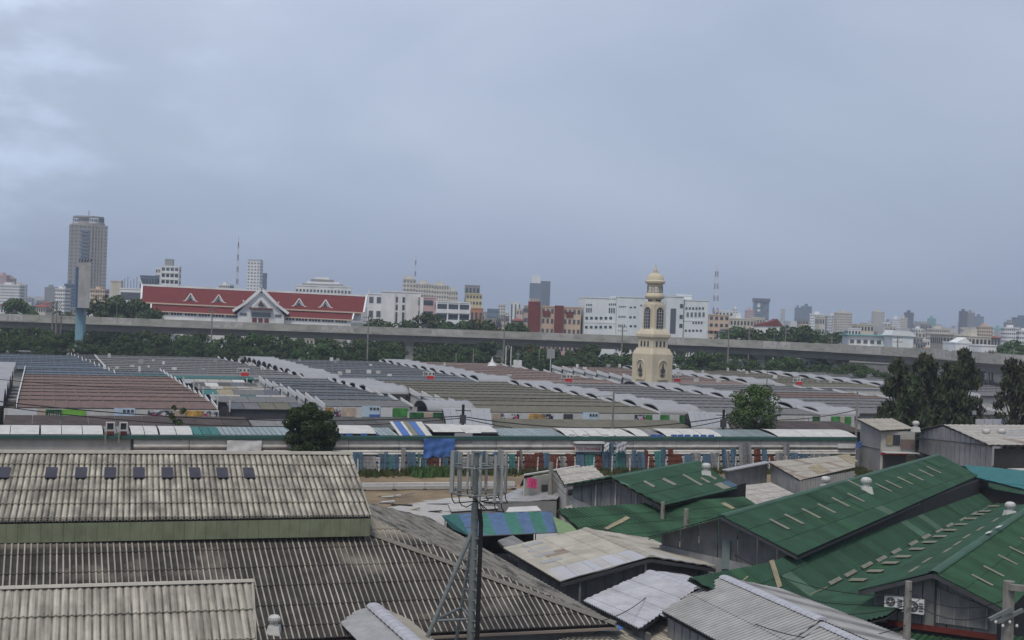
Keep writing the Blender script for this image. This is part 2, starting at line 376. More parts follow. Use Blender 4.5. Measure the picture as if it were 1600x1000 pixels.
M('grey_wall', (.21, .205, .20), rough=.9, var=.12, scale=.6, dirt=(.12, .115, .11), da=.45, dscale=(.8, .8, .3))
M('grey_wall_light', (.38, .37, .345), rough=.9, var=.12, scale=.6, dirt=(.2, .19, .18), da=.4, dscale=(.8, .8, .3))
M('beige_plain', (.33, .30, .25), rough=.8, var=.12, scale=1.5, dirt=(.2, .17, .13), da=.5, dscale=(1, 1, 1), objr=.05, uv=True)
M('white', (.60, .595, .58), rough=.7, var=.08, dirt=(.42, .4, .38), da=.3)
M('offwhite', (.5, .49, .46), rough=.8, var=.1, dirt=(.3, .28, .25), da=.4)
M('vent_white', (.5, .5, .47), rough=.5, var=.1, dirt=(.25, .23, .2), da=.5, dscale=(3, 3, 3))
M('galv', (.16, .175, .17), rough=.5, metal=.2, var=.15, scale=4)
M('antenna_grey', (.25, .255, .24), rough=.6, var=.08)
M('black_cable', (.015, .015, .015), rough=.7)
M('pole_concrete', (.22, .205, .18), rough=.95, var=.2, scale=3, dirt=(.1, .09, .08), da=.5, dscale=(3, 3, .6))
M('concrete', (.33, .32, .285), rough=.95, var=.15, scale=.25, dirt=(.12, .115, .10), da=.55, dscale=(.25, .25, .9))
M('concrete_dark', (.19, .185, .17), rough=.95, var=.15, scale=.3)
M('gutter_green', (.028, .082, .068), rough=.6, var=.15)
M('red_paint', (.11, .022, .018), rough=.8, var=.2)
M('red_sign', (.50, .03, .03), rough=.6)
M('orange', (.50, .12, .03), rough=.8)
M('pink', (.5, .06, .16), rough=.9)
M('blue_tarp', (.055, .13, .35), rough=.55, var=.15, scale=2)
M('blue_panel', (.045, .095, .14), rough=.7, var=.3, scale=3, objr=.35, dirt=(.1, .1, .1), da=.4, dscale=(3, 3, 1))
M('teal_panel', (.03, .13, .12), rough=.7, var=.25, scale=3, objr=.25)
M('rust_panel', (.10, .03, .018), rough=.9, var=.35, scale=3, objr=.3)
M('grey_panel', (.17, .17, .17), rough=.8, var=.25, scale=3, objr=.3)
M('teal_glass', (.19, .235, .23), rough=.35, var=.2, scale=1, objr=.15)
M('strip_blue', (.065, .12, .22), rough=.55, var=.25, scale=2)
M('strip_green', (.03, .14, .10), rough=.55, var=.25, scale=2)
M('glass', (.035, .045, .055), rough=.25, var=.1, spec=.5)
M('steel_dark', (.05, .05, .055), rough=.6)
M('dirt', (.215, .158, .095), rough=1, var=.25, scale=.4, dirt=(.11, .085, .06), da=.7, dscale=(.25, .25, 1), bump=.6, bscale=3)
M('ground', (.09, .085, .07), rough=1, var=.3, scale=.05, dirt=(.04, .05, .03), da=.6, dscale=(.03, .03, 1))
M('pale_concrete', (.40, .385, .36), rough=.95, var=.15, scale=.8, dirt=(.18, .16, .14), da=.6, dscale=(.8, .8, 1), bump=.3)
M('asphalt', (.055, .055, .055), rough=.95, var=.2)
M('bark', (.07, .055, .04), rough=1, var=.3, scale=5)
def leaf_mat(name, a, b, sc=1.0):
    m = M(name, a, rough=.75, var=.35, scale=sc, dirt=b, da=.8, dscale=(sc*.8,)*3, objr=.32, spec=.2, hue=.02); return m
leaf_mat('leaf_dark', (.030, .058, .018), (.050, .085, .026), 1.5)
leaf_mat('leaf_mid', (.042, .078, .022), (.070, .105, .03), .6)
leaf_mat('leaf_bright', (.055, .095, .025), (.085, .12, .035), 1.5)
leaf_mat('leaf_belt', (.042, .068, .022), (.078, .108, .032), .35)
leaf_mat('leaf_casuarina', (.042, .054, .024), (.070, .076, .036), 1.6)
leaf_mat('weeds', (.05, .07, .02), (.10, .09, .045), .8)
# =================================================================== ground
g = MB(); g.box(-4500, 4500, -60, 6900, -.5, 0); structure('ground', g, MATS['ground'])
g = MB()
P_ = [EP(-45, 104), EP(100, 90), EP(100, 137.4), EP(-45, 137.4)]
gs = []; NX, NY = 48, 16
for j in range(NY+1):
    for i in range(NX+1):
        a = P_[0].lerp(P_[1], i/NX); b = P_[3].lerp(P_[2], i/NX); p = a.lerp(b, j/NY)
        gs.append(Vector((p.x, p.y, .02+.10*random.random()*(0 if j in (0, NY) else 1))))
g.add(gs, [(j*(NX+1)+i, j*(NX+1)+i+1, (j+1)*(NX+1)+i+1, (j+1)*(NX+1)+i) for j in range(NY) for i in range(NX)])
structure('dirt_lot', g, MATS['dirt'])
# paved yard among the shacks
g = MB(); g.prism([W(560, 800, .16), W(700, 778, .16), W(900, 770, .16), W(900, 900, .16), W(700, 980, .16)], (0, 0, -.1)); structure('concrete_yard', g, MATS['pale_concrete'])

# =================================================================== hall with the long corrugated roofs (lower left)
hallO = W(560, 990, 0)
hall = thing('market_hall', 'large hall with moss-blackened corrugated roof, pale raised ridge roof and green fascia', 'hall', hallO)
corner = W(960, 977, 4.0)
ra = W(0, 843, 6.9); rb = W(568, 830, 6.9)
rbx = corner - E1*9.2 + E2*7.0; rbx.z = 6.9
ridge_l = rbx - E1*36
eave_l = corner - E1*46
mon = pix_roof([(0, 708.5, 9.8), (548, 711, 9.8), (579, 808, 7.8), (0, 818)])
dm = (mon[1]-mon[0]).normalized(); mon[0] = mon[0]-dm*4; mon[3] = mon[3]-dm*4.2
# upper (monitor) roof
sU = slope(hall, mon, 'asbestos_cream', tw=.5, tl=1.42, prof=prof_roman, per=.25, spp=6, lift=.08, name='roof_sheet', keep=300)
U_ = sU.U; V_ = sU.V
# opposite slope of the monitor roof
back = E2*1.0; Vb = Vector((-V_.x, -V_.y, V_.z))
bs = [mon[0], mon[1], mon[1]+Vb*7.0, mon[0]+Vb*7.0]
mb = MB(); mb.prism(bs, (0, 0, -.06)); part(hall, 'rear_roof', mb, MATS['asbestos_plain'])
ridge_cap(hall, mon[0]+Z*.05, mon[1]+Z*.05, 'asbestos_plain', r=.16, seg=1.0, name='ridge_cap')
# roof light panes
for px in (6, 80, 126.5, 172, 217, 261, 304, 347, 388.5):
    patch(hall, sU, px, 743.5, .5, 1.15, 'glass', name='roof_light', lift=.09)
M('dark_pane', (.055, .055, .07), rough=.9, spec=.1); 
for o in hall.children:
    if o.name.startswith('roof_light'): o.data.materials[0] = MATS['dark_pane']
# rake board and fascia of vertical strips
mb = MB(); mb.beam(mon[1]+Z*.02, mon[2]+Z*.02, .06, .2); part(hall, 'rake_board', mb, 'asbestos_plain')
A, B = mon[3], mon[2]; nf = 44
for i in range(nf):
    p = A.lerp(B, i/nf); q = A.lerp(B, (i+1)/nf-.0004)
    o = (random.random()*.012)
    mb = MB(); mb.prism([p-Z*.06-E2*o, q-Z*.06-E2*o, q-Z*.84-E2*o, p-Z*.84-E2*o], E2*.05); part(hall, 'fascia_panel', mb, 'green_fascia')
mb = MB(); mb.prism([A+E2*1.2-Z*.1, B+E2*1.2-E1*.4-Z*.1, B+E2*1.2-E1*.4-Z*2.2, A+E2*1.2-Z*2.2], E2*.1); part(hall, 'upper_wall', mb, 'dark_under')
mb = MB(); mb.prism([B-Z*.08-E1*.05, B-Z*.84-E1*.05, B-Z*.84+E2*11-E1*.05, B-Z*.08+E2*11-E1*.05, mon[1]-Z*.3-E1*.05], -E1*.05); part(hall, 'end_wall', mb, 'green_fascia')
# lower front slope
low = [ridge_l+E2*1.6+Z*.66, rbx+E2*1.6+Z*.66-E1*.0, rbx, corner, eave_l]
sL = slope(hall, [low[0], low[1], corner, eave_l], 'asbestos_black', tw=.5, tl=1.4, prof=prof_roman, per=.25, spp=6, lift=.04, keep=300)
# hip end slope
far_c = corner + E2*29
rb2 = rbx + E2*15
sH = slope(hall, [rbx, rb2, far_c, corner], 'asbestos_grey', tw=1.0, tl=1.5, prof=mkwave(.5, .03), per=.5, spp=5, lift=.03, keep=200)
bk = [rb2, rb2-E1*36, far_c-E1*46, far_c]
mb = MB(); mb.prism(bk, (0, 0, -.06)); part(hall, 'rear_roof', mb, 'asbestos_grey')
ridge_cap(hall, rbx+Z*.08, corner+Z*.08+Vector((0, 0, 0)), 'asbestos_grey', r=.13, seg=1.3, name='hip_cap')
# gutters and eave walls
mb = MB(); mb.beam(corner-Z*.12-E2*.1-E1*46, corner-Z*.12-E2*.1+E1*.1, .12, .10); part(hall, 'gutter', mb, 'zinc_rust')
M('gutter_pale', (.26, .28, .17), rough=.7, var=.2, scale=3)
hall.children[-1].data.materials.clear() if False else None
mb = MB(); mb.beam(corner-Z*.1+E1*.1, far_c-Z*.1+E1*.1, .13, .13); part(hall, 'gutter', mb, 'gutter_pale')
c1 = corner-E1*.7+E2*.7; c2 = far_c-E1*.7-E2*.7; c3 = eave_l+E2*.7
wallz(hall, c2, c1, 0, 3.6, 'grey_wall', name='side_wall'); wallz(hall, c3, c1, 0, 3.6, 'grey_wall', name='front_wall')

# turbine ventilator builder
def ventilator(base, sc, label, square=True, tilt=0, group='round roof ventilators'):
    t = thing('roof_ventilator', label, 'ventilator', base, group)
    b = Vector(base)
    if square:
        mb = MB(); w = .42*sc; mb.hexa([b+Vector((x*w, y*w, -.25*sc)) for x, y in ((-1, -1), (1, -1), (1, 1), (-1, 1))], [b+Vector((x*w*.75, y*w*.75, .25*sc)) for x, y in ((-1, -1), (1, -1), (1, 1), (-1, 1))])
        part(t, 'base_box', mb, 'vent_white')
    mb = MB(); mb.lathe([(.22*sc, .2*sc), (.22*sc, .46*sc)], 14, b); part(t, 'neck', mb, 'vent_white')
    mb = MB(); pr = [(.22, .44), (.34, .5), (.37, .62), (.34, .74), (.24, .84), (.08, .88)]; mb.lathe([(r*sc, z*sc) for r, z in pr], 20, b); hd = part(t, 'turbine_head', mb, 'vent_white')
    mb = MB()
    for i in range(16):
        a = 2*math.pi*i/16; d = Vector((math.cos(a), math.sin(a), 0)); mb.path([b+d*.345*sc+Z*.5*sc, b+d*.385*sc+Z*.62*sc, b+d*.345*sc+Z*.75*sc], .012*sc, 4)
    part(hd, 'vane_ribs', mb, 'zinc_wall')
    return t
p = rp(428, 989, sL.p0, sL.n); ventilator(p+Z*.12, .68, 'turbine ventilator on the black mossy roof right of the pale front roof')

# =================================================================== pale gabled roof at the bottom left corner
fr = thing('annex_hall', 'pale stained corrugated roof filling the bottom left corner, its ridge facing the black roof', 'roofed building', W(200, 1000, 0))
q = pix_roof([(0, 922, 7.3), (395, 910.5, 7.3), (399, 1000, 5.95), (0, 1012)])
d_ = (q[1]-q[0]).normalized(); V2 = (q[2]-q[1]); q = [q[0]-d_*3, q[1], q[1]+V2*1.6, q[0]-d_*3+V2*1.6]
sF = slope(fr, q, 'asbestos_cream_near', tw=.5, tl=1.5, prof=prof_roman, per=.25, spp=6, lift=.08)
ridge_cap(fr, q[0]+Z*.06, q[1]+Z*.06, 'asbestos_plain_near', r=.10, seg=.5)
mb = MB(); mb.beam(q[1]+Z*.05, q[2]+Z*.05, .07, .12); part(fr, 'rake_board', mb, 'asbestos_plain_near')
mb = MB(); mb.prism([q[0], q[1], q[1]+Vector((-V2.x*.8, -V2.y*.8, V2.z*.8)), q[0]+Vector((-V2.x*.8, -V2.y*.8, V2.z*.8))], (0, 0, -.05)); part(fr, 'rear_roof', mb, 'asbestos_cream_near')
e = q[1]-E1*.4; wallz(fr, e+Vector((V2.x*1.4, V2.y*1.4, 0)), e-Vector((V2.x*.7, V2.y*.7, 0)), 0, 6.0, 'grey_wall', name='side_wall')

# small pale gabled canopy at the bottom edge
cn = thing('gabled_canopy', 'small pale gabled sheet-metal canopy at the bottom edge left of the antenna mast', 'canopy', W(595, 1000, 0))
a = W(583, 948, 4.9); b = W(641, 999, 4.9); b = a+(b-a)*1.8
l0 = W(525, 967, 4.35); l1 = l0+(b-a)
s1 = slope(cn, [a, b, l1, l0], 'zinc_plain', tw=.9, tl=4, prof=mkrib(.3, .03), per=.3, spp=4)
r0 = W(626, 960.5, 4.35); r1 = r0+(b-a)
s2 = slope(cn, [a, b, r1, r0], 'beige_plain', tw=.9, tl=4, prof=mkrib(.3, .03), per=.3, spp=4)
ridge_cap(cn, a+Z*.05, b+Z*.05, 'lilac_plain', r=.17, seg=.6)
for (c, f) in ((l0, .3), (r0, .3)):
    mb = MB(); c2 = c.lerp(a, .25); mb.beam((c2.x, c2.y, 0), (c2.x, c2.y, c2.z-.1), .1, .1); part(cn, 'post', mb, 'steel_dark')
    c2 = c2+(b-a)*.95; mb = MB(); mb.beam((c2.x, c2.y, 0), (c2.x, c2.y, c2.z-.1), .1, .1); part(cn, 'post', mb, 'steel_dark')

# =================================================================== antenna mast
MD = 52.0
mt_ = WD(745, 713, MD); mz = mt_.z; mxb = mt_.x
mbase = Vector((mt_.x, mt_.y, 0))
mast = thing('antenna_mast', 'grey cellular antenna mast with panel antennas, two diagonal struts and black cables', 'mast', mbase)
def mpt(px, py, off=0): return WD(px, py, MD+off)
mb = MB(); mb.tube(mbase, mbase+Z*(mz-1.8), .14, n=12); mb.tube(mbase+Z*(mz-1.8), mbase+Z*(mz+.15), .10, n=12); mb.tube(mbase+Z*(mz+.15), mbase+Z*(mz+.2), .2, n=12); part(mast, 'pole', mb, 'galv', smooth=False)
mb = MB()
for i in range(22):
    z = 1.5+i*.40
    if z < mz-2: mb.beam(mbase+Vector((-.34, 0, z)), mbase+Vector((.34, 0, z)), .03, .03); mb.beam(mbase+Vector((0, -.1, z)), mbase+Vector((.26, -.12, z)), .1, .05)
part(mast, 'climbing_rungs', mb, 'galv')
mb = MB()
for k in range(4): mb.path([mbase+Vector((.20+.045*k, -.16, 0)), mbase+Vector((.20+.04*k, -.16, mz-2.6)), mbase+Vector((.12+.04*k, -.2, mz-2.0))], .03)
part(mast, 'feeder_cables', mb, 'black_cable')
top = mbase+Z*(ZA(735, 822, MD)); ft1 = WD(668, 995, MD-.6); ft1 = top+(ft1-top)*(top.z/(top.z-ft1.z)); ft2 = WD(713, 1000, MD+1.2); ft2 = top+(ft2-top)*(top.z/(top.z-ft2.z))
for f_, r_ in ((ft1, .085), (ft2, .07)):
    mb = MB(); mb.tube(top, f_, r_, n=10); part(mast, 'strut', mb, 'galv')
def onl(f_, z): return top+(f_-top)*((top.z-z)/(top.z-f_.z))
zb_ = ZA(700, 966, MD)
a1, a2, a3 = onl(ft1, zb_), onl(ft2, zb_+.25), mbase+Z*(zb_)
for u_, v_ in ((a1, a3), (a1, a2), (a2, a3)):
    mb = MB(); mb.tube(u_, v_, .055, n=8); part(mast, 'brace', mb, 'galv')
# head frame rings
zh, zl = ZA(745, 728, MD), ZA(745, 770, MD)
for z in (zh, zl):
    mb = MB()
    pts = [mbase+Vector((1.0*math.cos(t), .9*math.sin(t), z)) for t in [2*math.pi*i/12 for i in range(13)]]
    mb.path(pts, .03, 6)
    for k in range(3):
        t = 2*math.pi*k/3+.4; mb.tube(mbase+Z*z, mbase+Vector((1.0*math.cos(t), .9*math.sin(t), z)), .03, n=6)
    part(mast, 'support_ring', mb, 'galv')
ants = [(708, 704, 772, .2), (719.5, 706, 776, .2), (732, 706, 764, .1), (739, 704, 762, .13), (752, 712, 784, .1), (761, 706, 768, .13), (775, 712, 785, .12), (781, 702, 770, .14), (786, 704, 786, .1), (791.5, 707, 772, .14)]
for i, (ax, y0, y1, w) in enumerate(ants):
    t = random.uniform(-.8, .8); off = (-.75 if i % 2 == 0 else .6) + t*.2
    p = WD(ax, y0, MD+off); z1 = WD(ax, y1, MD+off).z; ph = random.uniform(-.7, .7)
    c, s = math.cos(ph), math.sin(ph)
    fr_ = lambda x, y, z, p=p, c=c, s=s: Vector((p.x+x*c-y*s, p.y+x*s+y*c, z))
    mb = MB(); mb.box(-w*.42, w*.42, -.04, .04, z1, p.z, fr_)
    if w > .12: mb.box(-w*.3, w*.3, -.10, -.058, z1+.05, p.z-.05, fr_)
    an = part(mast, 'antenna_panel' if w > .12 else 'antenna_rod', mb, 'antenna_grey')
    mb = MB(); e_ = Vector((p.x, p.y, z1)); 
    mb.path([e_, e_+Vector((.02, 0, -.18)), e_+Vector((.12, 0, -.34)), e_.lerp(mbase+Z*(z1-.15), .5)+Z*-.28, mbase+Vector((.1, -.1, zl-.3))], .022, 5)
    part(an, 'jumper_cable', mb, 'black_cable')
    mb = MB(); mb.tube(Vector((p.x, p.y, zh)), Vector((mbase.x+(p.x-mbase.x)*.9, mbase.y+off*.5, zh)), .025, n=5); mb.tube(Vector((p.x, p.y, zl)), Vector((mbase.x+(p.x-mbase.x)*.9, mbase.y+off*.5, zl)), .025, n=5)
    part(an, 'mounting_bracket', mb, 'galv')

# =================================================================== striped tarpaulin stall
st = thing('tarpaulin_stall', 'stall under blue and green striped tarpaulin beside the grey hip roof', 'stall', W(790, 842, 0))
A = W(716, 803, 3.5); B = W(862, 799, 3.5); C_ = W(873, 832, 2.75); D_ = W(734, 838, 2.75); D0 = W(712, 838, 2.75)
cols = ['strip_blue', 'strip_green', 'strip_blue', 'strip_green', 'strip_blue', 'strip_green', 'strip_blue']
edges = [0, .18, .30, .47, .61, .74, .88, 1.0]
for i in range(7):
    mb = MB(); t0, t1 = edges[i], edges[i+1]; nn = 4; mm = 4; vs = []
    for j in range(mm+1):
        for k in range(nn+1):
            t = t0+(t1-t0)*k/nn; p = A.lerp(B, t).lerp(D_.lerp(C_, t), j/mm); vs.append(p-Z*(.10*math.sin(math.pi*j/mm)+.03*math.sin(t*40)))
    mb.add(vs, [(j*(nn+1)+k, j*(nn+1)+k+1, (j+1)*(nn+1)+k+1, (j+1)*(nn+1)+k) for j in range(mm) for k in range(nn)])
    part(st, 'tarpaulin_strip', mb, cols[i], smooth=True)
L0 = W(690, 806, 3.1)
mb = MB(); mb.prism([L0, A, D_, W(706, 826, 2.6)], (0, .0, .03)); part(st, 'side_flap', mb, 'teal_panel')
Bk = B+E2*3.0-Z*.7; Ak = A+E2*3.0-Z*.7
mb = MB(); mb.prism([A, B, Bk, Ak], (0, 0, -.03)); part(st, 'rear_tarpaulin', mb, 'strip_blue')
for p in (D_, C_, Ak, Bk):
    mb = MB(); mb.tube((p.x, p.y, 0), (p.x, p.y, p.z-.03), .04, n=6); part(st, 'post', mb, 'galv')
mb = MB(); mb.beam(D_, C_, .06, .06); part(st, 'eave_rail', mb, 'galv')
wallz(st, Ak.lerp(Bk, .02), Ak.lerp(Bk, .98), 0, 2.4, 'dark_under', name='rear_wall')

# dark roof between the stall and the beige roof
dk = thing('dark_lean_to', 'small charcoal sheet roof tucked between striped stall and grey hip roof', 'lean-to', W(800, 880, 0))
q = pix_roof([(777, 846, 3.3), (800, 838, 3.3), (905, 905, 2.7), (862, 925)])
slope(dk, q, 'zinc_wall_dark', tw=1, tl=1.6, prof=mkwave(.3, .02), per=.3)
wallz(dk, q[0]+Vector((.3, .3, 0)), q[3]+Vector((.3, .3, 0)), 0, 2.5, 'dark_under'); wallz(dk, q[1], q[2], 0, 2.5, 'dark_under')
# green ribbed lean-to right of the stall
gl = thing('green_lean_to', 'pale green ribbed lean-to roof at the right end of the striped stall', 'lean-to', W(885, 830, 0))
q = pix_roof([(864, 808, 3.2), (905, 826, 3.2), (880, 845, 2.7), (872, 833)])
M('pale_green_metal', (.16, .24, .12), rough=.6, var=.15, objr=.05, uv=True)
slope(gl, q, 'pale_green_metal', tw=.8, tl=2, prof=mkrib(.3, .04), per=.3); wallz(gl, q[3], q[2], 0, 2.5, 'dark_under')

# =================================================================== beige house in the centre
bh = thing('beige_roof_house', 'house with beige hip-ended sheet roof and whitish lower strip right of the black roof', 'house', W(950, 930, 0))
z5 = 5.2
q = pix_roof([(915, 828, 5.2), (1017, 872, 5.2), (876, 911, 4.2), (787, 858)])
sB = slope(bh, q, 'beige_metal', tw=1.05, tl=1.25, prof=mkwave(.21, .034), per=.21, spp=4, lift=.025, alt=(.05, ['zinc_rust']))
lp_ = [(855, 893), (876, 911), (1017, 872), (990, 861)]
for i in range(5):
    t0, t1 = i/5, (i+1)/5-.01
    f = lambda a, b, t: (a[0]+(b[0]-a[0])*t, a[1]+(b[1]-a[1])*t)
    pixpatch(bh, sB, [f(lp_[0], lp_[3], t0), f(lp_[1], lp_[2], t0), f(lp_[1], lp_[2], t1), f(lp_[0], lp_[3], t1)], 'lilac_plain', name='zinc_sheet', lift=.01)
q2 = pix_roof([(915, 828, 5.2), (1017, 872, 5.2), (1118, 888, 4.35), (1012, 843)])
sB2 = slope(bh, q2, 'beige_metal', tw=1.05, tl=1.25, prof=mkwave(.21, .034), per=.21, spp=4, lift=.025, alt=(.05, ['zinc_rust']))
pixpatch(bh, sB2, [(990, 861), (1017, 872), (1118, 888), (1085, 881)], 'lilac_plain', name='zinc_sheet', lift=.01)
ridge_cap(bh, q[0]+Z*.06, q[1]+Z*.06, 'beige_plain', r=.13, seg=1)
for (x, y) in ((833, 853), (842, 861), (851, 869), (862, 879)): patch(bh, sB, x, y, .5, 1.1, 'zinc_plain', name='zinc_sheet', lift=.015)
wa = q[3].lerp(q[2], .06)+(q[0]-q[3])*.14; wb = q[2]+(q[1]-q[2])*.14; wc = q[1]-(q[1]-q[0]).normalized()*.9
in_ = (q[0]-q[1]).normalized()
wb2 = wb+in_*.9; wc2 = q[1]+in_*.9-Z*.1; wd2 = q2[2]+(q2[1]-q2[2])*.14+in_*.9
wallz(bh, (wa.x, wa.y, 0), (wb2.x, wb2.y, 0), 0, 4.2, 'zinc_wall_dark', name='side_wall')
ribbed_wall(bh, wb2, wc2, 0, wb2.z-.1, 'zinc_wall_dark', zb=wc2.z-.15, seg=1.2)
ribbed_wall(bh, wc2, wd2, 0, wc2.z-.15, 'grey_wall', zb=wd2.z-.1, seg=1.3)
for t in (.1, .95):
    p = wb.lerp(q[1], t) + in_*.15; mb = MB(); mb.beam((p.x, p.y, 0), (p.x, p.y, p.z-.2), .1, .1); part(bh, 'post', mb, 'galv')
mb = MB(); mb.beam(q[2]-Z*.12, q[1]-Z*.12, .05, .16); mb.beam(q[1]-Z*.12, q2[2]-Z*.12, .05, .16); part(bh, 'fascia', mb, 'steel_dark')
mb = MB(); w0 = wb2.lerp(wc2, .38); w1 = wb2.lerp(wc2, .62); mb.prism([Vector((w0.x, w0.y, 1.2))-in_*.05, Vector((w1.x, w1.y, 1.2))-in_*.05, Vector((w1.x, w1.y, 3.4))-in_*.05, Vector((w0.x, w0.y, 3.4))-in_*.05], in_*-.03); part(bh, 'doorway', mb, 'dark_under')

# =================================================================== zinc roofed houses at the bottom centre
zh_ = thing('lilac_zinc_house', 'house with pale lilac zinc roof just below the beige roof', 'house', W(1000, 960, 0))
q = pix_roof([(1015, 895, 4.6), (1090, 921, 4.6), (1000, 985, 3.9), (912, 941)])
sZ = slope(zh_, q, 'zinc_lilac', tw=1.1, tl=1.5, prof=mkwave(.22, .035), per=.22, spp=4)
q2 = pix_roof([(1015, 895, 4.6), (1090, 921, 4.6), (1130, 925, 4.2), (1060, 897)])
slope(zh_, q2, 'zinc_lilac', tw=1.1, tl=1.5, prof=mkwave(.22, .035), per=.22)
ridge_cap(zh_, q[0]+Z*.05, q[1]+Z*.05, 'lilac_plain', r=.14, seg=.5)
for a_, b_ in (((945, 925), (1040, 965)), ((975, 911), (1065, 945))):
    ridge_cap(zh_, rp(*a_, sZ.p0, sZ.n)+sZ.n*.05, rp(*b_, sZ.p0, sZ.n)+sZ.n*.05, 'lilac_plain', r=.05, seg=.5, name='lap_seam', join=True)
wallz(zh_, q[3]+Vector((.4, .3, 0)), q[2]+Vector((.4, .3, 0)), 0, 3.7, 'zinc_wall_dark'); wallz(zh_, q2[3]-Vector((.4, .2, 0)), q[0]-Vector((0.2, .2, 0)), 0, 4, 'grey_wall')

gz = thing('grey_zinc_house', 'big house with grey corrugated zinc gable roof at the bottom centre right', 'house', W(1160, 1000, 0))
rA, rB = W(1131, 904, 5.5), W(1284, 971, 5.5)
q = pix_roof([(1131, 904, 5.5), (1284, 971, 5.5), (1035, 957, 4.35)])
d3 = q[1]-q[0]; q = [q[0], q[0]+d3, q[2]+d3*1.05, q[2]]
sG = slope(gz, q, 'zinc', tw=1.04, tl=1.9, prof=mkwave(.26, .04), per=.26, spp=6, alt=(.06, ['zinc_lilac']))
# second stretch, a step lower
s0 = q[1]-Z*.16+d3*.01; s1_ = s0+d3*.7; lv = q[2]-q[1]
slope(gz, [s0, s1_, s1_+lv, s0+lv], 'zinc', tw=1.04, tl=1.9, prof=mkwave(.26, .04), per=.26, spp=6, alt=(.06, ['zinc_lilac']))
mb = MB(); mb.beam(q[1]-Z*.05, q[1]+lv+Z*.05, .3, .1); part(gz, 'step_flashing', mb, 'zinc_plain')
e2_ = pix_roof([(1131, 904, 5.5), (1284, 971, 5.5), (1216, 921, 4.6)])
rv = e2_[2]-e2_[0]
slope(gz, [q[0], q[0]+d3*1.7, q[0]+d3*1.7+rv*1.5, q[0]+rv], 'zinc', tw=1.2, tl=1.9, prof=mkwave(.24, .02), per=.24)
ridge_cap(gz, q[0]+Z*.06, q[1]+Z*.06, 'lilac_plain', r=.15, seg=.42); ridge_cap(gz, s0+Z*.06, s1_+Z*.06, 'lilac_plain', r=.15, seg=.42)
e = q[3]+(q[0]-q[3])*.08; e_b = e+d3*1.1
ribbed_wall(gz, e, e_b, 0, 4.1, 'zinc_wall', seg=.75, gap=.12)
wallz(gz, q[3].lerp(q[0], .1)+d3*.03, q[0].lerp(q[0]+rv, .9)+d3*.03, 0, 4.2, 'zinc_wall_dark', name='end_wall')
bt = thing('beige_tile_house', 'low house with beige tiled sheet roof at the bottom edge below the zinc roofs', 'house', W(980, 1000, 0))
q = pix_roof([(958, 979, 3.5), (1030, 966, 3.5), (1120, 1010, 3.0), (820, 1015)])
q = [q[0], q[1], q[2], q[3]]
slope(bt, q, 'asbestos_cream_near', tw=.5, tl=1.2, prof=prof_roman, per=.25, spp=6)
wallz(bt, q[3], q[2], 0, 2.8, 'grey_wall')
mb = MB(); mb.prism([W(938, 981, 3.72), W(965, 977, 3.72), W(975, 983, 3.7), W(944, 987, 3.7)], (0, 0, .03)); lone('tarpaulin', mb, MATS['blue_tarp'], 'small blue tarpaulin scrap at the tip of the black roof', 'tarpaulin')
# =================================================================== green roofed market buildings (right)
GR = 'green_roof'
def gable_wall(parent, a, b, apex, z0, mat='zinc_wall_dark', seg=.9, name='gable_panel'):
    """vertical sheets between ground points a,b reaching up to the two rakes that meet at apex"""
    a = Vector((a.x, a.y, a.z)); b = Vector(b); L = Vector((b.x-a.x, b.y-a.y, 0)).length; n = max(2, round(L/seg))
    d = Vector((b.x-a.x, b.y-a.y, 0)).normalized(); ta = (Vector((apex.x, apex.y, 0))-Vector((a.x, a.y, 0))).dot(d)/L
    def zt(t): return a.z+(apex.z-a.z)*t/ta if t < ta else apex.z+(b.z-apex.z)*(t-ta)/(1-ta)
    for i in range(n):
        t0, t1 = i/n+.004, (i+1)/n-.004
        ts = [t0]+([ta] if t0 < ta < t1 else [])+[t1]
        pts = [Vector((a.x+d.x*L*t0, a.y+d.y*L*t0, z0)), Vector((a.x+d.x*L*t1, a.y+d.y*L*t1, z0))]+[Vector((a.x+d.x*L*t, a.y+d.y*L*t, zt(t))) for t in reversed(ts)]
        nn = Vector((d.y, -d.x, 0)); nn = -nn if nn.dot(EYE-a) > 0 else nn
        mb = MB(); mb.prism(pts, nn*.06); part(parent, name, mb, mat)
# ---- G1 upper-left green roof
g1 = thing('green_gable_house', 'smaller green roofed house with grey gable and white ventilator, left of the long green roof', 'house', W(1010, 840, 0))
q = pix_roof([(955, 748, 6.5), (1090, 722, 6.5), (1035, 792, 5.36), (1152, 765)])
q = [q[0], q[1], q[3], q[2]]
s1 = slope(g1, q, GR, tw=.99, tl=1.5, prof=mkwave(.33, .045), per=.33, spp=4, lift=.03, alt=(.05, ['green_roof_faded']))
dR = (q[1]-q[0]); lft = Vector((2*q[0].x-q[3].x, 2*q[0].y-q[3].y, q[3].z))
slope(g1, [q[0], q[1], lft+dR, lft], GR, tw=1.5, tl=2, prof=mkwave(.33, .04), per=.33)
ridge_cap(g1, q[0]+Z*.04, q[1]+Z*.04, 'green_roof_plain', r=.12, seg=2)
for (x, y) in ((1005, 757), (1021, 752), (1046, 742), (1068, 741), (1088, 747)): pass
for quad in ([(1004, 756), (1007, 754), (1023, 763), (1020, 765)], [(1033, 752), (1037, 750), (1057, 760), (1052, 762)], [(1065, 745), (1068, 744), (1098, 761), (1094, 762)], [(1093, 750), (1096, 749), (1110, 757), (1106, 758)], [(1098, 742), (1101, 741), (1120, 751), (1117, 753)], [(1115, 760), (1125, 757), (1142, 765), (1130, 768)]):
    pixpatch(g1, s1, quad, 'skylight')
pixpatch(g1, s1, [(1126, 757), (1137, 754), (1152, 762), (1143, 765)], 'blue_panel', name='blue_sheet')
dR_ = dR.normalized(); off = dR_*.8
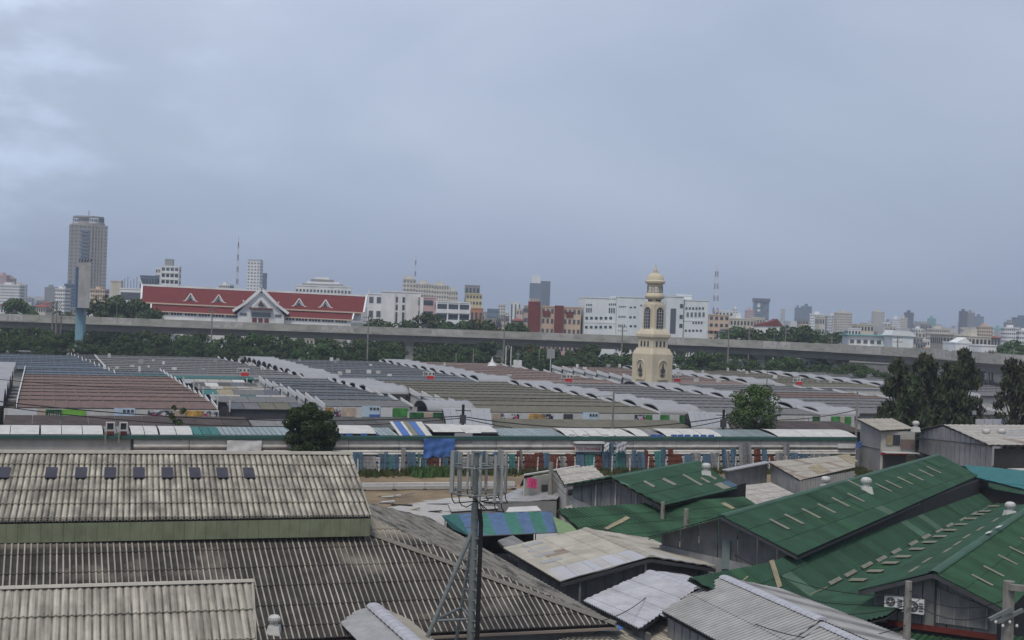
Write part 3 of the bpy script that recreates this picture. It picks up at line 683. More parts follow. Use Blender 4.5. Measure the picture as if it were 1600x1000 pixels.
wa, wb, ap = lft+(q[0]-lft)*.08+off, q[3]+(q[0]-q[3])*.08+off, q[0]-Z*.1+off
gable_wall(g1, wa, wb, ap, 2.6, seg=1.0)
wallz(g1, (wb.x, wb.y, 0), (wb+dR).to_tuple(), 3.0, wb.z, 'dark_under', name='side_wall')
mb = MB(); a_ = wa.lerp(wb, .02)-dR_*.12; b_ = wa.lerp(wb, .8)-dR_*.12
mb.prism([Vector((a_.x, a_.y, 3.15)), Vector((b_.x, b_.y, 3.15)), Vector((b_.x, b_.y, 3.5)), Vector((a_.x, a_.y, 4.6))], dR_*-.05); part(g1, 'sloping_screen', mb, 'zinc_wall')
mb = MB()
for t in (.28, .5, .72):
    p = wa.lerp(wb, t)-dR_*.1; mb.beam((p.x, p.y, 2.8), (p.x, p.y, wa.z+(.9 if .3 < t < .7 else .4)), .08, .06)
part(g1, 'gable_battens', mb, 'offwhite')
ventilator(rp(1103, 744, s1.p0, s1.n)+Z*.15, .9, 'white ventilator on the smaller green roof by the metal fence')
# lower skirt of G1
q = pix_roof([(862, 798, 4.2), (1160, 778, 4.2), (1085, 845, 3.2), (1180, 803), ])
q = [q[0], q[1], q[3], q[2], rp(1090, 900, q[0], plane_of(q)[1]), rp(990, 890, q[0], plane_of(q)[1])]
q = pix_roof([(870, 797, 5.15), (1160, 778, 5.15), (1085, 900, 3.0), (950, 870)])
skirtlab = thing('green_lower_roof', 'low green roof with tan strips around the smaller green roofed house', 'roofed building', W(1000, 860, 0))
q.insert(2, rp(1200, 800, q[0], plane_of(q)[1]))
sk = slope(skirtlab, q, 'green_roof_old', tw=1.1, tl=1.6, prof=mkwave(.33, .04), per=.33, keep=260)
for quad in ([(943, 829), (949, 831), (967, 822), (961, 819)], [(960, 820), (968, 822), (984, 813), (978, 810)], [(1045, 845), (1056, 843), (1068, 856), (1060, 860)], [(1072, 838), (1082, 836), (1100, 848), (1096, 855)], [(1126, 790), (1132, 788), (1148, 797), (1143, 799)]):
    pixpatch(skirtlab, sk, quad, 'tan_sheet', name='tan_sheet')
wallz(skirtlab, q[0], q[-1], 0, 2.7, 'dark_under'); wallz(skirtlab, q[-1], q[-2], 0, 2.7, 'dark_under')

# ---- G3 long green roof
g3 = thing('long_green_house', 'long green roofed market building with a row of pale roof lights along its ridge', 'market building', W(1250, 900, 0))
q = pix_roof([(1127, 808, 7.0), (1466, 712, 7.0), (1245, 870, 5.46)])
far = rp(1527, 745, q[0], plane_of(q)[1]); q = [q[0], q[1], far, q[2]]
s3 = slope(g3, q, GR, tw=1.32, tl=1.5, prof=mkwave(.33, .045), per=.33, spp=4, lift=.03, alt=(.06, ['green_roof_faded', 'green_roof_old']))
dR = (q[1]-q[0]); dR_ = dR.normalized(); lft = Vector((2*q[0].x-q[3].x, 2*q[0].y-q[3].y, q[3].z))
slope(g3, [q[0], q[1], lft+dR, lft], GR, tw=3, tl=2.2, prof=mkwave(.5, .02), per=.5)
ridge_cap(g3, q[0]+Z*.04, q[1]+Z*.04, 'green_roof_plain', r=.13, seg=2.5)
for (x, y) in ((1216, 823), (1239, 815), (1266, 806), (1290, 798), (1312, 788), (1336, 781), (1379, 765), (1395, 760), (1413, 754), (1430, 748), (1446, 742), (1458, 737)):
    D = rp(x, y, s3.p0, s3.n).y; patch(g3, s3, x, y, .34, 1.15, 'skylight')
patch(g3, s3, 1340, 762, .34, 1.6, 'skylight')
for (x, y) in ((1334, 817), (1338, 820)):
    p = rp(x, y, s3.p0, s3.n)+s3.n*.06; mb = MB(); mb.beam(p-s3.U*.2, p+s3.V*.25, .05, .05); part(g3, 'roof_bracket', mb, 'steel_dark')
off = dR_*1.2
wa, wb, ap = lft+(q[0]-lft)*.05+off, q[3]+(q[0]-q[3])*.10+off, q[0]-Z*.12+off
gable_wall(g3, wa, wb, ap, 2.9, 'zinc_wall_dark', seg=1.1)
a_ = wa-dR_*.12; b_ = wb-dR_*.12
mb = MB(); mb.prism([Vector((a_.x, a_.y, 3.2)), Vector((b_.x, b_.y, 3.5)), Vector((b_.x, b_.y, 4.35)), Vector((a_.x, a_.y, 5.0))], dR_*-.05); part(g3, 'lower_gable_sheet', mb, 'zinc_wall')
p = wa.lerp(wb, .5)-dR_*.2; mb = MB(); mb.box(-.2, .2, -.03, .03, 4.2, 5.7, lambda x, y, z: Vector((p.x+x, p.y+y-.05, z))); part(g3, 'gable_light', mb, 'teal_glass')
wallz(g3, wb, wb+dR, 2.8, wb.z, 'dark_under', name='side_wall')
ventilator(rp(1353, 769, s3.p0, s3.n)+Z*.12, .95, 'white ventilator riding the ridge side of the long green roof')
mb = MB(); mb.beam(q[3]-Z*.1, q[2]-Z*.1, .05, .14); mb.beam(q[0]-Z*.06, q[3]-Z*.06, .05, .14); part(g3, 'barge_board', mb, 'steel_dark')
# teal tarp roof beyond
q_ = pix_roof([(1505, 727, 6.2), (1610, 737, 6.2), (1610, 768, 5.4), (1525, 747)])
tt = thing('teal_roof_shed', 'shed under a smooth teal sheet roof at the far end of the long green roof', 'shed', W(1560, 790, 0))
slope(tt, q_, 'teal_tarp', tw=2.2, tl=5, prof=mkwave(1.1, .015), per=.5, spp=4)
wallz(tt, q_[3]+Vector((.3, .6, 0)), q_[2]+Vector((.3, .6, 0)), 0, 5.0, 'dark_under')
p = W(1562, 775, 3.6); mb = MB(); mb.beam((p.x, p.y, 0), (p.x, p.y, 5.4), .16, .16); part(tt, 'post', mb, 'offwhite')

# ---- G4 broad lower green roofs with the valley
g4 = thing('green_valley_roof', 'broad lower green roofs meeting in a valley lined with pale roof lights', 'roofed building', W(1300, 960, 0))
q = pix_roof([(1205, 880, 5.25), (1530, 742, 5.25), (1290, 925, 3.9), (1610, 762)])
q = [q[0], q[1], q[3], q[2]]
n4 = plane_of(q)[1]
left = rp(1075, 905, q[0], n4); low = rp(1210, 975, q[0], n4)
s4 = slope(g4, [q[0], q[1], q[2], q[3], low, left], GR, tw=1.32, tl=1.7, prof=mkwave(.33, .045), per=.33, spp=4, keep=290, alt=(.05, ['green_roof_faded', 'green_roof_old']))
# rising side of the valley
v0, v1 = q[3], q[2]
qb = pix_roof([(1290, 925, 3.9), (1610, 762, 3.9), (1345, 950, 4.25)])
nb = plane_of(qb)[1]
qq = [qb[0], qb[1], rp(1640, 790, qb[0], nb), rp(1385, 965, qb[0], nb), rp(1300, 985, qb[0], nb), rp(1200, 972, qb[0], nb)]
qq = [qq[3], qq[2], qq[1], qq[0], qq[5], qq[4]]
s4b = slope(g4, qq, GR, tw=1.32, tl=1.7, prof=mkwave(.33, .045), per=.33, spp=4, keep=290, alt=(.05, ['green_roof_faded', 'green_roof_old']))
for (x, y) in ((1302, 912), (1326, 900), (1352, 887), (1375, 877), (1398, 865), (1425, 852), (1445, 842), (1466, 833), (1482, 824), (1503, 815), (1521, 806), (1538, 799), (1560, 787), (1578, 779)):
    p = rp(x, y, s4.p0, s4.n); patch(g4, s4, x, y, 1.9, .22, 'skylight', lift=.08)
for (x, y) in ((1341, 912), (1368, 898), (1392, 885), (1412, 875), (1433, 863), (1453, 852), (1469, 843), (1485, 833), (1502, 824), (1517, 815), (1529, 808), (1539, 803), (1553, 795)):
    patch(g4, s4b, x, y, .8, .8, 'skylight', lift=.1)
for quad in ([(1305, 928), (1316, 924), (1340, 940), (1330, 942)], ):
    pixpatch(g4, s4, quad, 'tan_sheet', name='tan_sheet')
pixpatch(g4, s4, [(1199, 881), (1206, 879), (1219, 921), (1212, 923)], 'tan_sheet', name='plank_walkway', lift=.08)
for a_, b_ in (((1265, 933), (1292, 921)), ((1330, 905), (1350, 896)), ((1168, 905), (1150, 921))):
    A_ = rp(*a_, s4.p0, s4.n)+Z*.12; B_ = rp(*b_, s4.p0, s4.n)+Z*.12; mb = MB(); mb.beam(A_, B_, .1, .04); part(g4, 'loose_batten', mb, 'tan_sheet')

# ---- G5 nearest green gable
g5 = thing('near_green_house', 'green roofed house with dark grey gable facing the camera at the right edge', 'house', W(1460, 1000, 0))
ap5 = W(1458, 897, 6.3)
q = pix_roof([(1458, 897, 6.3), (1600, 800, 6.3), (1573, 957, 5.05)])
d5 = (q[1]-q[0]).normalized(); L5 = 30
R0 = q[2]; Lf = W(1342, 925, 5.1)
s5 = slope(g5, [q[0], q[0]+d5*L5, R0+d5*L5, R0], 'green_roof_old', tw=.9, tl=1.4, prof=mkwave(.30, .03), per=.3, spp=5, lift=.03)
s5l = slope(g5, [q[0], q[0]+d5*L5, Lf+d5*L5, Lf], GR, tw=1.2, tl=1.4, prof=mkwave(.33, .04), per=.33, spp=4)
ridge_cap(g5, q[0]+Z*.05, q[0]+d5*L5+Z*.05, 'green_roof_plain', r=.13, seg=2)
for (x, y) in ((1430, 894), (1450, 880), (1482, 864), (1498, 853), (1512, 842), (1533, 830), (1557, 816), (1575, 806)):
    patch(g5, s5l, x, y, 1.7, .2, 'skylight')
for (x, y) in ((1533, 910), (1551, 896), (1573, 878), (1590, 865), (1607, 850)): patch(g5, s5, x, y, .28, 1.0, 'skylight')
for (x, y) in ((1547, 838), (1563, 829)): patch(g5, s5l, x, y, .7, .25, 'white', name='white_flashing', lift=.12)
off = d5*.9
wa, wb, ap = Lf+(q[0]-Lf)*.14+off, R0+(q[0]-R0)*.16+off, q[0]-Z*.12+off
gable_wall(g5, wa, wb, ap, 3.7, 'zinc_wall_dark', seg=1.15)
mb = MB(); a_, b_ = wa-d5*.1, wb-d5*.1; r0_ = a_.lerp(b_, .13); mb.beam((r0_.x, r0_.y, 3.75), (b_.x, b_.y, 3.75), .12, .24); part(g5, 'red_beam', mb, 'red_paint')
p = Vector((ap.x, ap.y, 0))-d5*.1; mb = MB(); mb.beam((p.x, p.y, 3.9), (p.x, p.y, ap.z-.1), .1, .08); part(g5, 'gable_post', mb, 'steel_dark')
a_ = wa.lerp(wb, .52)-d5*.1; b_ = wa.lerp(wb, .93)-d5*.1
mb = MB(); mb.prism([Vector((a_.x, a_.y, 4.05)), Vector((b_.x, b_.y, 4.05)), Vector((b_.x, b_.y, 5.0)), Vector((a_.x, a_.y, 5.6))], d5*-.04); part(g5, 'mesh_screen', mb, 'zinc_wall_dark')
for t in (.05, .35, .62, .97):
    c_ = a_.lerp(b_, t)-d5*.06; mb = MB(); mb.beam((c_.x, c_.y, 4.05), (c_.x, c_.y, 5.55-.6*t), .05, .04); part(g5, 'screen_batten', mb, 'zinc_wall')
mb = MB(); mb.beam(q[0]-Z*.07, Lf-Z*.07, .06, .18); mb.beam(q[0]-Z*.07, R0-Z*.07, .06, .18); part(g5, 'barge_board', mb, 'steel_dark')
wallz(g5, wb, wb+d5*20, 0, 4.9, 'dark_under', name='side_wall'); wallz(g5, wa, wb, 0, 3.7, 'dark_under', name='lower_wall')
ventilator(rp(1578, 806, s5l.p0, s5l.n)+Z*.1, .85, 'grey white ventilator on the nearest green roof at the right edge')
# air conditioners on the red beam
def aircon(px0, px1, pyt, pyb, label):
    pl, pr = wa-d5*.55, wb-d5*.55
    A_ = onv(px0, pyt, pl, pr); Bq = onv(px1, pyb, pl, pr); d = (Bq-A_); d.z = 0; w = d.length; d.normalize(); h = A_.z-Bq.z+.02; nrm = -d5
    nrm = Vector((d.y, -d.x, 0)); nrm = nrm if nrm.dot(EYE-A_) > 0 else -nrm
    t = thing('air_conditioner', label, 'air conditioner', (A_.x, A_.y, A_.z-h), 'outdoor units on the gable')
    fr = lambda x, y, z: Vector((A_.x, A_.y, A_.z-h))+d*x+nrm*y+Z*z
    mb = MB(); mb.box(0, w, -.3, 0, 0, h, fr); part(t, 'casing', mb, 'white')
    mb = MB(); c = fr(w*.34, .012, h*.5); r = h*.38
    vs = [c+d*r*math.cos(2*math.pi*i/20)+Z*r*math.sin(2*math.pi*i/20) for i in range(20)]; mb.prism(vs, nrm*.02); part(t, 'fan_opening', mb, 'steel_dark')
    mb = MB()
    for k in range(5):
        an = 2*math.pi*k/5; u = d*math.cos(an)+Z*math.sin(an); v = d*math.cos(an+.7)+Z*math.sin(an+.7); mb.prism([c+nrm*.035, c+u*r*.9+nrm*.035, c+v*r*.85+nrm*.035], nrm*.01)
    fan_ = part(t, 'fan', mb, 'zinc_wall_dark')
    mb = MB(); mb.prism([c+nrm*.05+d*.045*math.cos(i)+Z*.045*math.sin(i) for i in (0, 1, 2, 3, 4, 5)], nrm*.02); part(fan_, 'hub', mb, 'white')
    mb = MB()
    for k in range(4): mb.box(w*.7, w*.96, .005, .03, h*(.2+.17*k), h*(.27+.17*k), fr)
    part(t, 'vent_slots', mb, 'steel_dark')
    mb = MB(); mb.box(w*.1, w*.16, -.5, .02, -.06, 0, fr); mb.box(w*.84, w*.9, -.5, .02, -.06, 0, fr); part(t, 'bracket', mb, 'steel_dark')
aircon(1382, 1411, 929.5, 951, 'left outdoor air conditioner unit, left of the short concrete pole')
aircon(1418, 1443, 935, 960, 'right outdoor air conditioner unit, behind the short concrete pole')
# ---- G6 littered green roof under the gable
g6 = thing('littered_green_roof', 'low green tile roof littered with scraps below the two air conditioners', 'roofed building', W(1450, 1000, 0))
q = pix_roof([(1352, 958, 3.55), (1610, 1000, 3.55), (1340, 1040, 2.75), ])
n6 = plane_of(q)[1]; q = [q[0], q[1], rp(1640, 1070, q[0], n6), q[2]]
s6 = slope(g6, q, 'green_roof_old', tw=1.0, tl=1.1, prof=mkwave(.33, .035), per=.33, spp=5, keep=200)
for (x, y, m) in ((1382, 985, 'tan_sheet'), (1413, 992, 'zinc'), (1498, 989, 'skylight'), (1395, 973, 'tan_sheet')):
    patch(g6, s6, x, y, .35, 1.3, m, name='loose_sheet')
random.seed(3)
for i in range(26):
    x, y = random.uniform(1365, 1560), random.uniform(966, 998)
    c = rp(x, y, s6.p0, s6.n)+s6.n*.10; s = random.uniform(.04, .09); mb = MB(); mb.box(-s, s, -s, s, 0, s*.8, lambda a, b, c_, c=c: c+Vector((a, b, c_)))
    lone('litter_scrap', mb, MATS[random.choice(['white', 'offwhite', 'zinc_plain', 'tan_sheet'])], 'small pale scrap of litter on the low green tile roof', 'litter', 'litter scraps on the green tiles')
wallz(g6, q[3], q[2], 0, 2.5, 'dark_under')

# =================================================================== middle-ground shacks
sh = thing('grey_shack', 'small grey shack with cream corrugated roof and laundry, near the metal fence', 'shack', W(880, 795, 0))
a = W(868, 735, 3.9); b = W(925, 729, 3.9); c = W(947, 749, 3.35); d = W(882, 758, 3.35)
sS = slope(sh, [a, b, c, d], 'asbestos_far', tw=.6, tl=1.6, prof=mkwave(.6, .05), per=.6, spp=5)
wd_ = W(880, 795, 0); wb_ = W(928, 782, 0)
wallz(sh, wd_, wb_, 0, 3.25, 'grey_wall_light')
sl = a+(a-d)*1.3; wl = W(858, 770, 1.9)
ribbed_wall(sh, (a.x, a.y, 0), (d.x+.1, d.y, 0), 0, 3.7, 'grey_wall_light', zb=3.3, seg=1.5)
mb = MB(); mb.prism([onv(888, 765, wd_, wb_)-Vector((0, .15, 0)), onv(924, 760, wd_, wb_)-Vector((0, .15, 0)), onv(924, 770, wd_, wb_)-Vector((0, .15, 0)), onv(888, 774, wd_, wb_)-Vector((0, .15, 0))], (0, -.03, 0)); part(sh, 'window', mb, 'dark_under')
a2 = W(820, 742, 3.7); wA = W(822, 768, 1.6)
back_a = Vector((a2.x, a2.y, 0)); back_b = Vector((a.x, a.y, 0))
wallz(sh, back_a, back_b, 0, 3.4, 'grey_wall_light', name='rear_wall', zb=3.7)
mb = MB(); mb.beam(a2, W(905, 728, 4.0), .25, .1); part(sh, 'rear_eave', mb, 'offwhite')
mb = MB(); mb.prism([a2-Vector((0, .2, 0)), W(812, 760, 2.6), W(824, 756, 2.6), W(832, 742, 3.6)], (.05, -.05, 0)); part(sh, 'side_roof', mb, 'dark_wood')
p = onv(846, 756, back_a, back_b)-Vector((0, .1, 0)); mb = MB(); mb.prism([onv(846, 757, back_a, back_b)-Vector((0, .12, 0)), onv(856, 757, back_a, back_b)-Vector((0, .12, 0)), onv(856, 769, back_a, back_b)-Vector((0, .12, 0)), onv(846, 767, back_a, back_b)-Vector((0, .12, 0))], (0, -.03, 0)); part(sh, 'window', mb, 'steel_dark')
for i, (x, y) in enumerate(((824, 745), (829, 746), (833, 747))):
    A_ = onv(x, y, back_a, back_b)-Vector((0, .5, 0)); mb = MB(); n_ = 5
    vs = []
    for j in range(5):
        for k in range(4): vs.append(A_+Vector((k*.11, .04*math.sin(k*2.1+j+i), -j*.2-(.05 if k in (0, 3) else 0))))
    mb.add(vs, [(j*4+k, j*4+k+1, (j+1)*4+k+1, (j+1)*4+k) for j in range(4) for k in range(3)])
    lone('hanging_cloth', mb, MATS['pink'], ['leftmost pink cloth hanging by the grey shack', 'middle pink cloth hanging by the grey shack', 'rightmost pink cloth hanging by the grey shack'][i], 'laundry', 'pink laundry at the grey shack')
# flat terrace roofs left of the shack
tr = thing('flat_terrace', 'low flat grey sheet roofs in front of the grey shack and above the striped stall', 'roofed building', W(800, 790, 0))
q = pix_roof([(812, 764, 2.1), (878, 772, 2.1), (870, 781, 1.9), (782, 788, 1.9)][:3]+[(756, 790)])
slope(tr, q, 'zinc_plain', tw=1.5, tl=1.8, prof=mkwave(.5, .02), per=.5); wallz(tr, q[3], q[2], 0, 1.8, 'grey_wall')
q = pix_roof([(700, 788, 1.5), (770, 783, 1.5), (778, 795, 1.3), (705, 800)]); slope(tr, q, 'pale_concrete', tw=2, tl=2); wallz(tr, q[3], q[2], 0, 1.2, 'grey_wall')
q = pix_roof([(795, 793, 1.7), (838, 791, 1.7), (846, 799, 1.6), (790, 801)]); slope(tr, q, 'offwhite', tw=2, tl=2)
mb = MB(); p = W(864, 795, .2); mb.prism([p, p+Vector((.9, 0, 0)), p+Vector((.75, 0, 1.5)), p+Vector((-.2, 0, 1.5))], (0, .06, 0)); t_ = lone('umbrella_cloth', mb, MATS['red_sign'], 'folded red and white umbrella beside the concrete pole', 'umbrella')

# rubble and planks on the dirt
random.seed(11)
for i in range(34):
    x, y = random.uniform(590, 760), random.uniform(772, 800)
    if i > 22: x, y = random.uniform(1270, 1340), random.uniform(735, 752)
    c = W(x, y, .15); L = random.uniform(.4, 2.2); a = random.uniform(-.4, .4)
    mb = MB(); mb.beam(c, c+Vector((L*math.cos(a), L*math.sin(a), random.uniform(0, .25))), random.uniform(.1, .5), .08)
    lone('scrap_plank', mb, MATS[random.choice(['tan_sheet', 'grey_panel', 'dark_wood', 'offwhite', 'pale_concrete'])], 'loose scrap board lying on the dirt lot', 'board', 'scrap boards on the dirt')
for i, (y0, y1) in enumerate(((757, 755), (762, 760))):
    A_ = W(566, y0, .35); B_ = W(805, y1, .35); mb = MB(); nn = 5
    t = thing('concrete_pile', ['far long pale concrete pile lying on the dirt lot', 'near long pale concrete pile lying on the dirt lot'][i], 'pile', A_, 'concrete piles on the dirt lot')
    for k in range(nn): mb = MB(); mb.beam(A_.lerp(B_, k/nn), A_.lerp(B_, (k+1)/nn-.004), .4, .28); part(t, 'pile_section', mb, 'pale_concrete' if i else 'offwhite')
    for k in range(6): mb = MB(); p = A_.lerp(B_, k/5*.98+.01)-Z*.25; mb.beam(p-E2*.35, p+E2*.35, .25, .2); part(t, 'bearer', mb, 'dark_wood')

# H3 shack with lean-to
h3 = thing('workers_shack', 'long grey shack with cream mono-pitch roof patched with a tan sheet', 'shack', W(1260, 775, 0))
q = pix_roof([(1200, 722, 3.9), (1327, 711, 3.9), (1250, 751, 3.0), (1336, 731)])
q = [q[0], q[1], q[3], q[2]]
sA = slope(h3, q, 'beige_plain', alt=(.12, ['zinc_rust']), tw=1.1, tl=1.8, prof=mkwave(.5, .02), per=.5)
pixpatch(h3, sA, [(1262, 732), (1280, 727), (1296, 737), (1278, 742)], 'tan_sheet', name='tan_sheet')
pixpatch(h3, sA, [(1308, 713), (1325, 711), (1340, 722), (1331, 727)], 'tan_sheet', name='tan_sheet')
ribbed_wall(h3, (q[3].x, q[3].y, 0), (q[2].x, q[2].y, 0), .3, 3.0, 'grey_wall_light', seg=.55, gap=.14)
b0 = W(1204, 750, 0); ribbed_wall(h3, (q[0].x+.3, q[0].y, 0), (q[3].x, q[3].y, 0), 0, 3.75, 'zinc_wall', zb=2.95, seg=.9)
le = W(1133, 735, 3.3); mb = MB(); mb.beam(le, q[0], .9, .1); part(h3, 'lean_to_roof', mb, 'zinc_plain')
ribbed_wall(h3, (le.x, le.y+.3, 0), (q[0].x, q[0].y+.2, 0), 0, 3.15, 'zinc_wall', zb=3.7, seg=1.0, gap=.06)
q = pix_roof([(1158, 760, 2.3), (1204, 755, 2.3), (1190, 795, 1.8), (1130, 772)])
q = [q[0], q[1], rp(1248, 777, q[0], plane_of(q)[1]), q[2], q[3]]
slope(h3, q, 'asbestos_far', tw=1.0, tl=1.6, prof=mkwave(.4, .03), per=.4)
ventilator(W(1290, 762, 4.6), 1.0, 'white ventilator between the workers shack and the long green roof')
vp = W(1290, 762, 4.6); mb = MB(); mb.tube((vp.x, vp.y, 0), (vp.x, vp.y, 4.4), .22, n=10); lone('vent_stack', mb, MATS['vent_white'], 'white duct standing under the ventilator beside the workers shack', 'duct')

# H1 two-storey house
M('tower_brown', (.16, .12, .11), rough=.9, var=.2)
h1 = thing('two_storey_house', 'narrow two-storey grey concrete house with flat sloping roof and dark shutter', 'house', W(1342, 732, 0))
b0 = W(1342, 732, 0); b1 = W(1388, 735, 0); b2 = W(1430, 722, 0)
A0 = Vector((b0.x, b0.y, 0)); dd = (Vector((b0.y, -b0.x, 0))).normalized()
z_t = W(1342, 657, 0)
D0 = b0.y; z0t = ZA(1342, 656, D0)
p1 = WD(1377, 672, D0-5.5); p1b = Vector((p1.x, p1.y, 0)); p2b = Vector((p1.x+4.1, p1.y+.6, 0))
wallz(h1, A0, p1b, 0, z0t-.1, 'grey_wall', zb=p1.z-.08, name='side_wall')
wallz(h1, p1b, p2b, 0, p1.z-.1, 'grey_wall_light', name='front_wall')
roofq = [WD(1338, 655, D0+.4), WD(1393, 654.5, D0+1.2), WD(1428, 670.5, D0-4.6), WD(1376, 672, D0-6.2)]
rr = [roofq[0], roofq[1], roofq[2]]; p0_, n_ = plane_of(rr); rr.append(roofq[3]-n_*((roofq[3]-p0_).dot(n_)))
slope(h1, rr, 'beige_plain', tw=1.4, tl=2.2, prof=mkwave(.6, .02), per=.6)
fl = (p2b-p1b).normalized(); fn = Vector((fl.y, -fl.x, 0))
def fbox(x0, x1, z0, z1, d=.08): 
    mb = MB(); mb.box(x0, x1, 0, d, z0, z1, lambda x, y, z: p1b+fl*x+fn*(y+.0)+Z*z); return mb
f1 = part(h1, 'window', fbox(1.0, 2.3, 3.4, 4.6, .1), 'glass'); part(h1, 'curtain', fbox(.6, 1.4, 3.4, 4.6, .14), 'tan_sheet')
part(h1, 'balcony_panel', fbox(2.4, 4.1, 3.0, 4.1, .2), 'tower_brown')
part(h1, 'roller_shutter', fbox(.3, 3.1, 0, 2.3, .1), 'steel_dark'); part(h1, 'red_lintel', fbox(0, 3.3, 2.3, 2.5, .12), 'red_sign')
mb = fbox(.1, 4.2, 2.55, 2.65, 1.2); part(h1, 'awning', mb, 'offwhite')
part(h1, 'side_door', fbox(3.2, 4.1, 0, 2.2, .1), 'skylight')
mb = MB(); a_ = A0.lerp(p1b, 0); mb.prism([a_+Z*2.9-dd*.02, p1b+Z*2.9, p1b+Z*2.98, a_+Z*2.98], (-.08, -.05, 0)); part(h1, 'string_course', mb, 'concrete_dark')

# H2 warehouse
h2 = thing('grey_warehouse', 'grey corrugated warehouse with low gable roof and two roof vents, below the feathery trees', 'warehouse', W(1450, 720, 0))
ap = W(1474, 664, 6.2); D2 = ap.y
lf = W(1427, 672, 5.8); rt = WD(1546, 697, lf.y-22)
q = [ap, ap+Vector((22, 9, 0)), None, WD(1545, 696, D2-16)]
axis = Vector((1, .36, 0)).normalized()
q = [ap, ap+axis*28, q[3]+axis*28, q[3]]
sW = slope(h2, q, 'asbestos_far', tw=1.6, tl=2.2, prof=mkwave(.8, .03), per=.8, alt=(.08, ['zinc_plain', 'zinc_rust']))
lfe = WD(1427, 673, D2+9)
slope(h2, [ap, ap+axis*28, lfe+axis*28, lfe], 'asbestos_far', tw=3, tl=3, prof=mkwave(.8, .03), per=.8)
gb = q[3]+(ap-q[3])*.03; ga = lfe+(ap-lfe)*.06
gable_wall(h2, Vector((ga.x, ga.y, ga.z-.15))+axis*.6, Vector((gb.x, gb.y, gb.z-.15))+axis*.6, ap-Z*.2+axis*.6, 2.3, 'zinc_wall', seg=1.6)
mb = MB(); mb.beam(ga+axis*.4-Z*.9, gb+axis*.4-Z*.1, .12, .12); part(h2, 'gable_rail', mb, 'steel_dark')
wallz(h2, ga+axis*1.4, gb+axis*1.4, 0, 2.4, 'dark_under', name='ground_floor_wall')
wallz(h2, gb+axis*1.0, gb+axis*28, 0, gb.z-.4, 'dark_under', name='front_wall')
mb = MB(); c0 = gb+axis*3; mb.beam((c0.x, c0.y-1.5, 3.0), (c0.x+26*axis.x, c0.y+26*axis.y-1.5, 3.0), 2.5, .15); part(h2, 'balcony', mb, 'offwhite')
wallz(h2, (c0.x, c0.y-2.6, 0), (c0.x+26*axis.x, c0.y+26*axis.y-2.6, 0), 0, 2.8, 'offwhite', name='lower_front')
for k in range(3):
    p = c0+axis*(4+k*4.5)-Vector((0, 2.8, 0)); mb = MB(); mb.box(-.5, .5, -.05, .05, .2, 2.1, lambda x, y, z, p=p: Vector((p.x+x, p.y+y, z))); part(h2, 'door', mb, 'steel_dark')
for i, (x, y) in enumerate(((1541, 679), (1565, 679))): ventilator(rp(x, y, sW.p0, sW.n)-Z*.35, 1.1, ['left low round vent on the grey warehouse roof', 'right low round vent on the grey warehouse roof'][i], group='vents on the warehouse')
ventilator(ap-axis*0+Vector((-2.5, 2, -.75)), 1.1, 'round vent behind the gable peak of the grey warehouse')

# =================================================================== concrete poles in the foreground
def pole(px0, py0, px1, py1, D, r, label, arms=(), mat='pole_concrete', cat='utility pole', group=None, insul=False, name='utility_pole'):
    t_ = WD(px0, py0, D); b_ = Vector((t_.x, t_.y, 0))
    o = thing(name, label, cat, b_, group)
    mb = MB(); mb.tube(b_, b_+Z*t_.z, r*1.25, r*.9, n=8); part(o, 'shaft', mb, mat)
    for (dz, L, ang) in arms:
        d = Vector((math.cos(ang), math.sin(ang), 0)); mb = MB(); c = b_+Z*(t_.z-dz); mb.beam(c-d*L/2-Vector((0, r, 0)), c+d*L/2-Vector((0, r, 0)), .1, .12); part(o, 'crossarm', mb, mat)
        if insul:
            for s in (-.45, -.2, .2, .45):
                mb = MB(); mb.lathe([(.05, 0), (.09, .04), (.05, .09), (.08, .13), (.03, .2)], 8, c+d*L*s+Z*.08-Vector((0, r, 0))); part(o, 'insulator', mb, 'steel_dark')
    return o, b_, t_.z
pole(861.5, 722, 860, 790, 112, .2, 'concrete pole left of the grey shack above the striped stall')
pole(1036, 784, 1033, 855, 83, .13, 'thin concrete pole in front of the lower green roof, left of the pair')
o_, b_, zt = pole(1073, 795, 1070, 880, 76, .16, 'concrete pole with small black boxes, right of the thin pole before the green roofs')
for dz in (1.6, 2.9):
    mb = MB(); mb.box(-.3, .3, -.25, .1, 0, .25, lambda x, y, z: b_+Vector((x, y-.1, zt-dz+z))); part(o_, 'junction_box', mb, 'black_cable')
pole(1003, 812, 1002, 840, 84, .16, 'short mossy concrete stub rising from the lower green roof')
o_, b_, zt = pole(1420, 908, 1414, 1000, 53.5, .15, 'short concrete pole in front of the two air conditioner units')
mb = MB(); mb.beam(b_+Z*(zt-1.2)-Vector((.3, .2, 0)), b_+Z*(zt-.6)+Vector((.5, -.2, 0)), .03, .03); part(o_, 'stay_rod', mb, 'galv')
o_, b_, zt = pole(1577, 908, 1572, 1000, 46, .22, 'thick concrete pole with crossarms at the bottom right corner', arms=((.15, 0, 0),))
for ch in list(o_.children):
    if ch.name.startswith('crossarm'): bpy.data.objects.remove(ch)
mb = MB(); mb.beam(b_+Z*(zt-.15)+Vector((-.1, -.3, 0)), b_+Z*(zt-.25)+Vector((2.4, -.3, 0)), .18, .2); part(o_, 'crossarm', mb, 'pole_concrete')
for k, (a1_, b1_) in enumerate((((1546, 968), (1582, 950)), ((1558, 972), (1598, 953)))):
    mb = MB(); mb.beam(WD(*a1_, 45.6), WD(*b1_, 45.6+k*.2), .12, .12); part(o_, 'crossarm', mb, 'galv')
